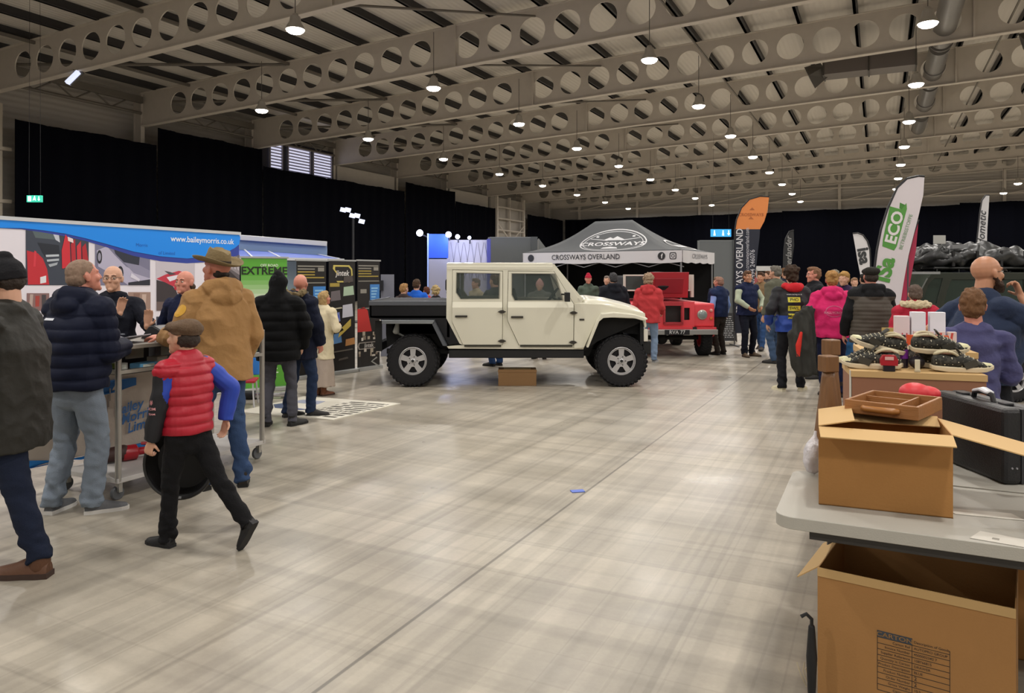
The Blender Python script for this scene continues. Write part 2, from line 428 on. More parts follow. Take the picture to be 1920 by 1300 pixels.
    if jacket.get('collar', 1): J.loft([(Lp(0,-.01,1.44), .085+t*.5, .08+t*.5), (Lp(0,.0,1.44+.045+.03*(jacket.get('collar', 1)-1)), .072, .072)], (1,0,0), 18, False, False)
    hd = jacket.get('hood')
    if hd == 'down':
        J.loft([(Lp(-.12,.03,1.46), .05,.04), (Lp(-.11,-.07,1.49), .06,.05), (Lp(0,-.12,1.48), .09,.065), (Lp(.11,-.07,1.49), .06,.05), (Lp(.12,.03,1.46), .05,.04)], (0,0,1), 14)
        J.ell(Lp(0,-.13,1.42), (.12,.055,.075))
    if hd == 'up':
        J.ell(hc+Vector((0,-.035,.0)), (.105,.11,.13)); J.ell(hc+Vector((0,-.03,.07)), (.07,.08,.085)); J.cap(hc+Vector((0,-.05,-.06)), Lp(0,-.05,1.42), .1, .125)
    dl = [nz(jacket.get('wf', 7), jacket.get('wr', .014), jacket.get('wz', 1.6), seed)]
    if not jacket.get('puff') and lod < 2: dl.append(folds(jacket.get('ff', 6), jacket.get('fa', .016), jacket.get('fs', .8), seed))
    if jacket.get('puff'): dl.append(puff(*jacket['puff']))
    jo = sculpt(jacket.get('name', 'jacket'), [(J, vx*1.15, 2)], jacket.get('mats') or jacket.get('mat') or cloth(jc), root, seq(*dl), pick=jacket.get('pick'))
    so = None
    if sleeves:
        g = Geo(); ts = sleeves.get('t', .012)
        for i in (0, 1): sleeve(g, i, ts, sleeves.get('len', 1) == 1)
        g.cap(sh[0], sh[1], .06+ts*.5)
        so = sculpt(sleeves.get('name', 'shirt'), [(g, vx*1.15, 2)], sleeves.get('mats') or cloth(sleeves['col']), root, nz(9, .012, 1.2, seed), pick=sleeves.get('pick'))
    # shoes
    for i, s in enumerate((-1, 1)):
        a = ft[i]; pt = feet[i][3] if len(feet[i]) > 3 else 0; tr = feet[i][4] if len(feet[i]) > 4 else -s*.15
        M = Matrix.Translation(a) @ Matrix.Scale(shoes[4] if len(shoes) > 4 else 1, 4) @ Matrix.Rotation(tr, 4, 'Z') @ Matrix.Rotation(pt, 4, 'X') @ Matrix.Translation((0,.03,-.085))
        shoe(root, M, shoes[0], shoes[1], shoes[2], shoes[3] if len(shoes) > 3 else 'shoe')
    # hair / headgear in head space
    kind, hcol = hair[0], hair[1]; g = Geo(); nm = 'hair'; dsp = None; hm = mat('hair_'+hcol.lstrip('#'), hcol, .75, bump=.6, bscale=70, var=.35, vscale=30, stretch=(1, 1, .25), spec=.2)
    if kind in ('short', 'curly', 'long', 'bun', 'grey'):
        g.ell((0,-.024,.046), (.086,.102,.09)); g.ell((0,-.055,-.0), (.08,.072,.08)); 
        g.ell((0,.025,.095), (.062,.065,.04))
        if kind == 'curly': g.ell((0,-.03,.06), (.105,.12,.1)); g.ell((0,-.06,-.02), (.09,.08,.07))
        if kind == 'long': g.ell((0,-.07,-.06), (.085,.06,.12)); g.ell((0,-.075,-.13), (.085,.05,.1))
        if kind == 'bun': g.ell((0,-.1,.08), (.045,.045,.045)); g.ell((0,-.02,.07), (.09,.1,.08))
        dsp = nz(38 if kind != 'curly' else 28, .012 if kind != 'curly' else .035, .8, seed)
    elif kind == 'crop': g.ell((0,-.018,.04), (.0815,.1,.088)); g.ell((0,-.05,.0), (.078,.072,.075)); dsp = nz(60, .003, 1, seed)
    elif kind == 'fringe': g.ell((0,-.06,-.035), (.083,.066,.05))
    elif kind == 'beanie':
        nm = 'beanie'; hm = cloth(hcol); g.loft([((0,-.02,.015), .089,.108), ((0,-.02,.06), .088,.106), ((0,-.025,.1), .072,.09), ((0,-.03,.132), .04,.05)], (1,0,0), 24, False, True)
        g.loft([((0,-.02,.0), .093,.112), ((0,-.02,.045), .092,.111)], (1,0,0), 24, False, False); dsp = nz(20, .004, 1, seed)
    elif kind == 'cap':
        nm = 'baseball_cap'; hm = cloth(hcol); g.loft([((0,-.015,.035), .086,.104), ((0,-.015,.075), .082,.098), ((0,-.015,.115), .055,.065)], (1,0,0), 24, False, True)
        g.loft([((0,.07,.04), .07,.006), ((0,.12,.034), .06,.006), ((0,.16,.026), .035,.005)], (1,0,0), 16)
    elif kind == 'flatcap':
        nm = 'flat_cap'; hm = hair[2] if len(hair) > 2 else cloth(hcol); g.ell((0,-.005,.078), (.104,.132,.05), Matrix.Rotation(-.12, 3, 'X')); g.ell((0,-.05,.075), (.1,.09,.062)); g.loft([((0,.09,.06), .075,.008), ((0,.135,.045), .05,.006)], (1,0,0), 16)
        g.loft([((0,-.02,.03), .088,.106), ((0,-.02,.07), .09,.11)], (1,0,0), 24, False, False); dsp = nz(14, .009, 1, seed)
    if kind not in ('bald', 'fringe') and nm != 'hair':   # some hair below headgear
        gg = Geo(); gg.ell((0,-.045,.0), (.083,.078,.07)); gg.xf(MH); sculpt('hair', [(gg, vx, 1)], mat('hair_under', '#2c211a', .8, bump=.5, bscale=80), root, nz(40, .008, 1, seed))
    if g.v: g.xf(MH); hair_o = sculpt(nm, [(g, vx, 1)], hm, root, dsp)
    if kind == 'wide': wide_hat(root, MH)
    if beard:
        g = Geo(); g.ell((0,.045,-.085), (.058,.056,.05)); g.ell((0,.075,-.105), (.04,.035,.045)); g.cap((-.07,.0,-.03), (-.05,.04,-.09), .014, .02); g.cap((.07,.0,-.03), (.05,.04,-.09), .014, .02)
        g.cap((-.03,.098,-.045), (.03,.098,-.045), .009); g.xf(MH); sculpt('beard', [(g, vx*.9, 1)], mat('hair_'+beard.lstrip('#'), beard, .8, bump=.6, bscale=80), root, nz(45, .01, 1, seed))
    if eyes:
        for s in (-1, 1):
            g = Geo(); g.ell((s*.031,.0795,.004), (.0125,.0125,.0085)).xf(MH); e = obj('eye', g, cm('#c8beb2', .3), bo, True)
            g = Geo(); g.ell((s*.031,.0897,.004), (.0055,.0035,.0055)).xf(MH); obj('iris', g, cm('#2a2018', .2), bo, True)
            g = Geo(); g.loft([((s*.014,.0905,.026), .003,.003), ((s*.032,.091,.031), .004,.004), ((s*.048,.082,.026), .003,.003)], (0,0,1), 8).xf(MH); obj('eyebrow', g, cm('#5a4030', .8), bo, True)
    if glasses:
        g = Geo()
        for s in (-1, 1):
            g.tube([Vector((s*.033+.022*math.cos(a), .106-.05*abs(math.cos(a))*0, .004+.016*math.sin(a))) for a in [2*PI*i/12 for i in range(13)]], .0017, 6)
            g.tube([(s*.055,.106,.01), (s*.074,.07,.012), (s*.082,-.01,.012)], .0018, 6)
        g.tube([(-.011,.107,.006), (0,.11,.01), (.011,.107,.006)], .0017, 6); g.xf(MH); obj('glasses', g, cm('#1c1614', .3), root, True)
    if key: PEOPLE[key] = dict(root=root, body=bo, jacket=jo, sleeves=so, MH=MH, ar=ar, kn=kn, hc=hc)
    return root
def wide_hat(root, MH):
    m = mat('felt_olive', '#7d6c4c', .9, bump=.3, bscale=60, var=.15, vscale=12); g = Geo(); n = 48; vs = []; R = [(.082, .0), (.1, -.004), (.135, -.012), (.165, -.006), (.178, .004)]
    for lay in (0, 1):
        for r, z in (R if lay == 0 else reversed(R)):
            for k in range(n):
                a = 2*PI*k/n; up = .03*((r-.08)/.09)**2*abs(math.cos(a))**2; vs.append((r*.93*math.cos(a), r*1.12*math.sin(a), .055+z+up-.012*math.sin(a)*(r-.08)/.1+(.005 if lay else 0)))
    fs = []; L = 2*len(R)
    for i in range(L):
        for k in range(n): a = (i % L)*n+k; b = (i % L)*n+(k+1) % n; c = ((i+1) % L)*n; fs.append((a, b, c+(k+1) % n, c+k))
    g.add(vs, fs); g.xf(MH); h = obj('brimmed_hat', g, m, root, 'all')
    g = Geo(); g.loft([((0,-.0,.05), .081,.1), ((0,-.0,.09), .08,.1), ((0,0,.13), .074,.094), ((0,0,.152), .066,.088)], (1,0,0), 32, False, False)
    for i, p in enumerate(g.v):
        if p.z > .1: p.z -= .022*math.exp(-(p.x/.03)**2)*(p.z-.1)/.05; p.z += .01*(p.y > .02)
        if p.z > .12 and abs(p.x) > .03 and p.y > .04: p.x *= .8
    g.xf(MH); obj('crown', g, m, h, True)
    g = Geo(); g.lathe([(.083, .052), (.086, .056), (.085, .078), (.0815, .082)], n=40); g.v = [Vector((p.x, p.y*1.23, p.z)) for p in g.v]; g.xf(MH); obj('hat_band', g, mat('felt_dark', '#2e2318', .8), h, True)
# ---------------------------------------------------------------- camera, world, hall
cam = bpy.data.cameras.new('camera'); co = bpy.data.objects.new('camera', cam); COL.objects.link(co); SC.camera = co
co.location = (0, 0, CH); co.rotation_euler = (PI/2, 0, 0); cam.sensor_width = 36; cam.lens = F/1920*36; cam.shift_y = -(650-HY)/1920; cam.clip_end = 400; cam.clip_start = .05
SC.view_settings.view_transform = 'Standard'; SC.view_settings.look = 'None'; SC.view_settings.gamma = 1; SC.view_settings.exposure = EXPOSURE
w = bpy.data.worlds.new('world'); SC.world = w; w.use_nodes = True; bg = w.node_tree.nodes['Background']; bg.inputs[0].default_value = (1, .95, .9, 1); bg.inputs[1].default_value = WORLD
SC.cycles.max_bounces = 6; SC.cycles.diffuse_bounces = 4; SC.cycles.glossy_bounces = 3; SC.cycles.transparent_max_bounces = 12; SC.cycles.sample_clamp_indirect = 4
SC.cycles.use_light_tree = True; SC.cycles.use_denoising = True; SC.cycles.caustics_reflective = False; SC.cycles.caustics_refractive = False

S = 6.7; V0 = 23.2; UL = -30.2; URI = 14.0; SL = .0395; UR = 34.0; VF = 72.5
def zb(u): return 8.46+SL*((u-UL) if u < URI else (2*URI-UL-u))   # underside of the beams
HR = Matrix.Rotation(-AX, 4, 'Z')
def hobj(*a, **k):                       # object built in hall coordinates
    o = obj(*a, **k); o.matrix_world = HR @ o.matrix_world; return o
hall_n = [0]
def trim(g, m, **k):
    hall_n[0] += 1; return hobj('trim_%d' % hall_n[0], g, m, kind='structure', **k)

# floor: polished concrete
def floor_material():
    m = bpy.data.materials.new('polished_concrete'); m.use_nodes = True; nt = m.node_tree; n = nt.nodes; l = nt.links; b = n['Principled BSDF']
    tc = n.new('ShaderNodeTexCoord')
    def tex(scale, detail=4, st=(1, 1, 1), rough=.5):
        mp = n.new('ShaderNodeMapping'); mp.inputs['Scale'].default_value = st; l.new(tc.outputs['Object'], mp.inputs[0])
        t = n.new('ShaderNodeTexNoise'); t.inputs['Scale'].default_value = scale; t.inputs['Detail'].default_value = detail; t.inputs['Roughness'].default_value = rough; l.new(mp.outputs[0], t.inputs['Vector']); return t.outputs[0]
    def ramp(v, a, b_, c0, c1):
        r = n.new('ShaderNodeMapRange'); r.inputs[1].default_value = a; r.inputs[2].default_value = b_; r.inputs[3].default_value = c0; r.inputs[4].default_value = c1; l.new(v, r.inputs[0]); return r.outputs[0]
    def mul(a, b_):
        q = n.new('ShaderNodeMath'); q.operation = 'MULTIPLY'; l.new(a, q.inputs[0]); l.new(b_, q.inputs[1]); return q.outputs[0]
    big = ramp(tex(.6, 5, (1, 1, 1), .55), .25, .75, .86, 1.12)
    fine = ramp(tex(7, 6, (1, 1, 1), .65), .25, .75, .93, 1.06)
    sv = mul(ramp(tex(1.0, 2, (3.0, .04, 1), .5), .46, .54, 1.05, .9), ramp(tex(1.0, 2, (9, .1, 1), .5), .52, .58, 1.02, .91))       # cleaning bands along the hall
    su = mul(ramp(tex(1.0, 2, (.05, 2.2, 1), .5), .47, .55, 1.04, .91), ramp(tex(1.0, 2, (.12, 6, 1), .5), .54, .6, 1.01, .93))       # and across it
    sc = ramp(tex(1.0, 2, (22, .12, 1), .5), .68, .74, 1.0, .82)         # thin tyre scuffs
    def ridge(st, wd, dk):
        a = n.new('ShaderNodeMath'); a.operation = 'SUBTRACT'; l.new(tex(1.0, 1, st, .4), a.inputs[0]); a.inputs[1].default_value = .5
        b_ = n.new('ShaderNodeMath'); b_.operation = 'ABSOLUTE'; l.new(a.outputs[0], b_.inputs[0]); return ramp(b_.outputs[0], wd*.6, wd, dk, 1)
    rid = mul(mul(ridge((1.7, .02, 1), .022, .86), ridge((4.1, .05, 3), .012, .9)), mul(ridge((.03, 1.1, 1), .02, .87), ridge((.05, 2.7, 2), .012, .92)))
    spk = ramp(tex(38, 4, (1, 1, 1), .7), .3, .7, .95, 1.04)
    fac = mul(mul(mul(mul(big, fine), mul(sv, su)), sc), mul(rid, spk))
    # saw-cut joints: lines of constant u and v
    sx = n.new('ShaderNodeSeparateXYZ'); l.new(tc.outputs['Object'], sx.inputs[0])
    def joint(out, off, period, wd):
        a = n.new('ShaderNodeMath'); a.operation = 'SUBTRACT'; l.new(out, a.inputs[0]); a.inputs[1].default_value = off
        p = n.new('ShaderNodeMath'); p.operation = 'PINGPONG'; l.new(a.outputs[0], p.inputs[0]); p.inputs[1].default_value = period/2
        return ramp(p.outputs[0], wd*.5, wd, .45, 1)
    fac = mul(fac, mul(joint(sx.outputs[0], -1.97, 6.7, .012), joint(sx.outputs[1], 3.1+6.7, 13.4, .012)))
    hue = n.new('ShaderNodeMix'); hue.data_type = 'RGBA'; hue.inputs[6].default_value = lin('#a39a8a'); hue.inputs[7].default_value = lin('#aca69a'); l.new(tex(.8, 3), hue.inputs[0])
    vm = n.new('ShaderNodeVectorMath'); vm.operation = 'SCALE'; l.new(hue.outputs[2], vm.inputs[0]); l.new(fac, vm.inputs['Scale']); l.new(vm.outputs[0], b.inputs['Base Color'])
    rg = ramp(tex(1.2, 3, (1, 1, 1), .5), .3, .7, .26, .42); l.new(rg, b.inputs['Roughness']); b.inputs['Specular IOR Level'].default_value = .4
    bp = n.new('ShaderNodeBump'); bp.inputs['Strength'].default_value = .12; bp.inputs['Distance'].default_value = .004; l.new(tex(5, 4), bp.inputs['Height']); l.new(bp.outputs[0], b.inputs['Normal'])
    return m
g = Geo(); g.box((-34, -22, -.2), (36, 76, 0)); hobj('floor', g, floor_material(), kind='structure')

steel = mat('painted_steel', '#cac2b8', .55, var=.08, vscale=3)
clad = mat('lined_sheet', '#b4aea6', .6, var=.08, vscale=2)
# roof: two pitched sheets (a real slab)
g = Geo()
for ua, ub in ((-34, URI), (URI, 36)):
    za, zc = zb(ua)+1.78, zb(ub)+1.78
    g.add([(ua,-22,za),(ub,-22,zc),(ub,76,zc),(ua,76,za),(ua,-22,za+.2),(ub,-22,zc+.2),(ub,76,zc+.2),(ua,76,za+.2)], [(0,3,2,1),(4,5,6,7),(0,1,5,4),(1,2,6,5),(2,3,7,6),(3,0,4,7)])
rm = bpy.data.materials.new('roof_liner'); rm.use_nodes = True; nn = rm.node_tree.nodes; ll = rm.node_tree.links
tc = nn.new('ShaderNodeTexCoord'); wv = nn.new('ShaderNodeTexWave'); wv.bands_direction = 'X'; wv.inputs['Scale'].default_value = 1.6; bp = nn.new('ShaderNodeBump'); bp.inputs['Strength'].default_value = .35; bp.inputs['Distance'].default_value = .03
ll.new(tc.outputs['Object'], wv.inputs[0]); ll.new(wv.outputs[0], bp.inputs['Height']); ll.new(bp.outputs[0], nn['Principled BSDF'].inputs['Normal']); nn['Principled BSDF'].inputs['Base Color'].default_value = lin('#d2ccc4'); nn['Principled BSDF'].inputs['Roughness'].default_value = .6
hobj('ceiling', g, rm, kind='structure')
# purlins
pm = mat('galvanised_purlin_shade', '#3c3a3a', .6, .3)  # dark grey puts the shade of the purlins' unlit sides into the colour
u = -29.3
while u < 24:
    g = Geo(); z = zb(u)+1.78; g.box((u-.05, -12, z-.3), (u+.05, 72, z)); g.box((u-.05, -12, z-.3), (u+.12, 72, z-.27)); trim(g, pm); u += 1.9
# cellular beams
def beam_geo():
    g = Geo(); D = 1.47; tw = .02; P = 1.27; R = .485; nseg = 28
    def at(x, z, d): return Vector((x, d, zb(x)+z))
    def slab(a, b): g.add([at(a,0,-tw),at(b,0,-tw),at(b,D,-tw),at(a,D,-tw),at(a,0,tw),at(b,0,tw),at(b,D,tw),at(a,D,tw)], [(0,1,2,3),(4,7,6,5)])
    holes = []; c = UL+2.3; splices = (-13.65, 2.9, 19.5); 
    x = UL; ns = 0
    while x < UR-1:
        nx = None
        if c+P/2 < UR-.6:
            a, b = c-P/2, c+P/2
            if any(a < s_ < b for s_ in splices): s_ = [s_ for s_ in splices if a < s_ < b][0]; c += .75; slab(x, c-P/2); x = c-P/2; a, b = c-P/2, c+P/2
            if a > x+1e-6: slab(x, a)
            # ring of faces between the circle and the cell rectangle
            out = []; inn = []
            for k in range(nseg):
                t = 2*PI*(k+.5)/nseg; cx, sy = math.cos(t), math.sin(t); inn.append((c+R*cx, D/2+R*sy)); s_ = min((P/2)/abs(cx) if cx else 9, (D/2)/abs(sy) if sy else 9); out.append((c+cx*s_, D/2+sy*s_))
            # corners
            vs = []
            for d in (-tw, tw):
                for p in inn: vs.append(at(p[0], p[1], d))
                for p in out: vs.append(at(p[0], p[1], d))
            fs = []; n2 = 2*nseg
            for k in range(nseg):
                k2 = (k+1) % nseg
                fs.append((k, k2, nseg+k2, nseg+k)); fs.append((n2+k2, n2+k, n2+nseg+k, n2+nseg+k2)); fs.append((k, n2+k, n2+k2, k2))
            o = len(vs); crn = [(b, D), (a, D), (a, 0), (b, 0)]
            for d in (-tw, tw):
                for p in crn: vs.append(at(p[0], p[1], d))
            for q in range(4):
                kk = max(k for k in range(nseg) if 2*PI*(k+.5)/nseg < math.atan2(D, P)+(0 if q == 0 else 0)+[0, PI-2*math.atan2(D, P), PI, 2*PI-2*math.atan2(D, P)][q]); k2 = (kk+1) % nseg
                fs.append((nseg+kk, nseg+k2, o+q)); fs.append((n2+nseg+k2, n2+nseg+kk, o+4+q))
            g.add(vs, fs); x = b; c += P
        else: slab(x, UR); break
    def fl(z0, z1, w):
        for ua, ub in ((UL, URI), (URI, UR)):
            g.add([at(ua,z0,-w),at(ub,z0,-w),at(ub,z0,w),at(ua,z0,w),at(ua,z1,-w),at(ub,z1,-w),at(ub,z1,w),at(ua,z1,w)], [(0,3,2,1),(4,5,6,7),(0,1,5,4),(1,2,6,5),(2,3,7,6),(3,0,4,7)])
    fl(-.03, 0, .14); fl(D, D+.03, .14)
    for s_ in splices: g.add([at(s_-.03,0,-.13),at(s_+.03,0,-.13),at(s_+.03,0,.13),at(s_-.03,0,.13),at(s_-.03,D,-.13),at(s_+.03,D,-.13),at(s_+.03,D,.13),at(s_-.03,D,.13)], [(0,3,2,1),(4,5,6,7),(0,1,5,4),(1,2,6,5),(2,3,7,6),(3,0,4,7)])
    g.add([at(UL-.02,0,-.14),at(UL,0,-.14),at(UL,0,.14),at(UL-.02,0,.14),at(UL-.02,D,-.14),at(UL,D,-.14),at(UL,D,.14),at(UL-.02,D,.14)], [(0,3,2,1),(4,5,6,7),(0,1,5,4),(1,2,6,5),(2,3,7,6),(3,0,4,7)])
    return g
BM = None
for k in range(-4, 8):
    v = V0+S*k
    if BM is None: b0 = trim(beam_geo(), steel, fix=False); BM = b0.data
    else: hall_n[0] += 1; b0 = bpy.data.objects.new('trim_%d' % hall_n[0], BM); COL.objects.link(b0); setp(b0, kind='structure')
    b0.matrix_world = Matrix.Translation(UV(0, v)) @ HR
    # left column
    g = Geo(); u0 = UL-.25; g.box((u0-.3, v-.1, 0), (u0-.28, v+.1, 9.9)); g.box((u0+.18, v-.1, 0), (u0+.2, v+.1, 8.46)); g.box((u0-.28, v-.01, 0), (u0+.18, v+.01, 9.9)); trim(g, steel)
# eaves beams, roof bracing and ties
for k in range(-4, 7):
    v = V0+S*k; g = Geo()
    g.bar((UL+.1, v+.15, 9.6), (UL+.1, v+S-.15, 9.6), .16, .3); g.tube([(UL+.1, v+.2, 9.0), (UL+.1, v+S-.2, 9.0)], .07)
    for t in (.25, .5, .75): g.tube([(UL+.1, v+S*t, 9.0), (UL+.1, v+S*(t+.12), 9.5)], .035); g.tube([(UL+.1, v+S*t, 9.0), (UL+.1, v+S*(t-.12), 9.5)], .035)
    trim(g, mat('dark_steel', '#6a645c', .6))
for k, s_ in ((-1, 1), (0, 1), (1, 1), (2, -1), (3, 1), (5, 1)):
    v = V0+S*k; g = Geo(); g.tube([(UL+.5, v+.15, 9.55), (-21.5, v+S-.15, zb(-21.5)+1.35)], .06); g.tube([(-13.6, v+.1, zb(-13.6)+.1), (-10.5, v+S-.1, zb(-10.5)+1.2)], .04); trim(g, mat('dark_steel', '#6a645c', .6))
for uu in (-27.2, -21.5, -5.8, 3.9):
    g = Geo(); z = zb(uu)+(.35 if uu > -7 else 1.4); g.bar((uu, -4, z), (uu, 70, z), .05 if uu > -7 else .1); trim(g, mat('dark_steel', '#6a645c', .6))
# walls
wm = bpy.data.materials.new('ribbed_cladding'); wm.use_nodes = True; nn = wm.node_tree.nodes; ll = wm.node_tree.links
tc = nn.new('ShaderNodeTexCoord'); wv = nn.new('ShaderNodeTexWave'); wv.bands_direction = 'Z'; wv.inputs['Scale'].default_value = 1.3; bp = nn.new('ShaderNodeBump'); bp.inputs['Strength'].default_value = .6; bp.inputs['Distance'].default_value = .04
ll.new(tc.outputs['Object'], wv.inputs[0]); ll.new(wv.outputs[0], bp.inputs['Height']); ll.new(bp.outputs[0], nn['Principled BSDF'].inputs['Normal']); nn['Principled BSDF'].inputs['Base Color'].default_value = lin('#b4afa8'); nn['Principled BSDF'].inputs['Roughness'].default_value = .6
g = Geo(); g.box((-31.6, -22, 0), (-31.3, 76, 10.2)); hobj('wall_left', g, wm, kind='structure')
g = Geo(); g.box((-31.6, VF+.6, 0), (UR+1, VF+.9, 12)); hobj('wall_back', g, wm, kind='structure')
g = Geo(); g.box((UR+.6, -22, 0), (UR+.9, 76, 11.2)); hobj('wall_right', g, wm, kind='structure')
# uncurtained bay on the left edge: white posts and rails
g = Geo()
for v in np.arange(9.5, 17.3, .62): g.box((-30.2, v-.06, .05), (-30.05, v+.06, 8.2))
for z in (2.2, 4.4, 6.4): g.box((-30.06, 9.3, z), (-29.98, 17.3, z+.14))
trim(g, mat('cream_steel', '#b8ae9e', .5))
# black drapes hung in pleats, one panel per bay
drape = mat('navy_black_drape', '#07080f', .95, bump=.2, bscale=50, spec=.05)
def curtain(p0, p1, z0, z1, label, dens=3.2, mt=None, seed=0):
    p0, p1 = Vector(p0), Vector(p1); L = (p1-p0).length; n = int(L*dens)*3; d = (p1-p0)/L; nn_ = Vector((-d.y, d.x)); rnd = random.Random(seed); g = Geo(); rows = []
    for lay in (0, 1):
        for i in range(n+1):
            s_ = L*i/n; a = .045*math.sin(s_*dens*2)+.03*math.sin(s_*1.1+seed)+(-.02 if lay else 0); p = p0+d*s_+nn_*a; top = z1-.05*abs(math.sin(s_*.9))-rnd.random()*.02
            g.v += [Vector((p.x, p.y, z0)), Vector((p.x+nn_.x*0, p.y, (z0+z1)/2)), Vector((p.x, p.y, top))]
    m = (n+1)*3
    for i in range(n):
        for j in (0, 1): a = i*3+j; g.f.append((a, a+3, a+4, a+1)); g.f.append((a+m, a+m+1, a+m+4, a+m+3))
        a = i*3+2; g.f.append((a, a+3, a+3+m, a+m))
    for e in (0, n*3):
        for j in (0, 1): a = e+j; g.f.append((a, a+1, a+1+m, a+m))
    return hobj('curtain', g, mt or drape, smooth=True, label=label, cat='curtain', group=None)
UC = -29.6
C = lambda v0, v1, z, l, **k: curtain((UC, v0), (UC, v1), .02, z, l, **k)
C(17.2, 23.45, 7.62, 'black drape on the left wall with a ragged top, above the blue and white backdrop', seed=1)
C(23.5, 29.9, 8.4, 'tall black drape on the left wall rising to the underside of the roof beam', seed=2)
C(30.0, 43.2, 7.5, 'long black drape on the left wall below the lit louvred windows', seed=3)
C(43.35, 50.0, 8.15, 'navy black drape behind the row of small spotlights', seed=4)
C(50.15, 56.8, 7.42, 'black drape on the left wall next to the steel lattice tower', seed=5)
C(63.4, 72.0, 7.4, 'black drape in the far left corner behind the grey gazebo', seed=6)
curtain((-29.4, VF-.2), (-8, VF-.2), .02, 7.45, 'black drape on the back wall behind the grey gazebo and the orange flag', seed=7)
curtain((-8, VF-.25), (6.0, VF-.25), .02, 7.55, 'black drape on the back wall behind the tall white and green flag', seed=8)
curtain((6.0, VF-.2), (24, VF-.2), .02, 7.7, 'black drape on the back wall above the dark off-road vehicle', seed=9)
# back wall posts, rail
g = Geo()
for u in np.arange(-28, 30, 6.2): g.box((u-.12, VF+.2, 0), (u+.12, VF+.5, 11))
for z in (8.3, 9.4): g.box((-29, VF+.15, z), (30, VF+.25, z+.12))
for u in np.arange(-28, 28, 6.2): g.tube([(u, VF+.2, 8.3), (u+6.2, VF+.2, 9.5)], .05); 
trim(g, steel)
# louvred windows high on the left wall, one bay
lg = mat('daylit_louvre', '#cfd0e6', .5, emit=.9)
for i, (a, b) in enumerate(((31.0, 31.9), (32.4, 34.2), (34.5, 36.1))):
    wn = thing('window_%d' % (i+1), None, None, UV(UC-.5, a), -AX); wn['kind'] = 'structure'
    g = Geo(); g.box((-.05, -.05, 7.2), (.05, b-a+.05, 7.28)); g.box((-.05, -.05, 8.95), (.05, b-a+.05, 9.03)); g.box((-.05, -.05, 7.28), (.05, .02, 8.95)); g.box((-.05, b-a-.02, 7.28), (.05, b-a+.05, 8.95))
    for z in np.arange(7.4, 8.95, .17): g.obox((.03, (b-a)/2, z), (.03, 0, .03), (0, (b-a)/2, 0), (-.004, 0, .004))
    obj('louvre', g, mat('white_louvre', '#9a98a8', .5), wn)
    g = Geo(); g.box((-.04, 0, 7.28), (-.03, b-a, 8.95)); obj('pane', g, lg, wn)
g = Geo(); g.box((UC-.75, 30.2, 7.0), (UC-.6, 36.4, 9.2)); trim(g, mat('dark_panel', '#24222c', .7))
g = Geo(); g.box((UC-.75, 36.8, 7.0), (UC-.6, 42.9, 8.45)); g.box((UC-.75, 50.3, 7.0), (UC-.6, 56.5, 8.45)); trim(g, clad)
# steel lattice tower between curtains
g = Geo()
for v in (57.2, 62.6):
    g.box((-29.7, v-.12, 0), (-29.5, v+.12, 8.6))
g.box((-29.9, 59.9, 0), (-29.7, 60.1, 8.6))
for z in (2.0, 4.6, 5.6, 6.6, 7.6): g.tube([(-29.55, 57.2, z), (-29.55, 62.6, z)], .07)
for z in (2.0, 4.6): g.tube([(-29.55, 57.2, z+1.6), (-29.55, 59.9, z)], .06); g.tube([(-29.55, 62.6, z+1.6), (-29.55, 59.9, z)], .06)
trim(g, steel)
g = Geo(); g.box((-30.3, 57, 0), (-30.1, 63.2, 8.5)); trim(g, clad)
# ventilation ducts through the beam cells
dm = mat('galvanised_duct', '#8a8886', .35, .6, var=.1, vscale=4)
g = Geo()
for a, b in ((15.5, 24.8), (25.2, 31.5), (32.4, 38.2), (38.6, 45), (46, 52)): g.lathe([(0, a), (.36, a), (.36, b), (0, b)], (2.05, 0, zb(2)+.55), (0, 1, 0), 24)
for a in (18, 24.9, 31.7, 35.5, 42): g.lathe([(.36, a-.04), (.41, a-.04), (.41, a+.04), (.36, a+.04)], (2.05, 0, zb(2)+.55), (0, 1, 0), 24)
hobj('ventilation_duct', g, dm, smooth=True, label='round metal ventilation duct running through the roof beams toward the back wall', cat='duct')
def rect_duct(u0, u1, v, z, lab):
    r = thing('ventilation_duct', lab, 'duct', UV((u0+u1)/2, v, z), -AX); h = (u1-u0)/2
    g = Geo(); g.box((-h, -.5, 0), (h, .5, .62)); obj('duct_body', g, mat('grey_duct', '#6d6662', .5, .2), r)
    for x in (-h, 0, h): g = Geo(); g.box((x-.03, -.54, -.04), (x+.03, .54, .66)); obj('flange', g, mat('dark_duct', '#4a4642', .5, .2), r)
    g = Geo(); g.loft([((-h, 0, .3), .5, .33), ((-h-.55, 0, .05), .42, .5)], (0,1,0), 4, False, False); obj('outlet', g, mat('dark_duct', '#4a4642', .5, .2), r)
rect_duct(-2.0, 1.25, 32.6, 9.62, 'grey rectangular ventilation duct hung left of the round duct under the roof')
rect_duct(5.2, 11, 31.9, 9.75, 'grey rectangular ventilation duct hung right of the round duct under the roof')
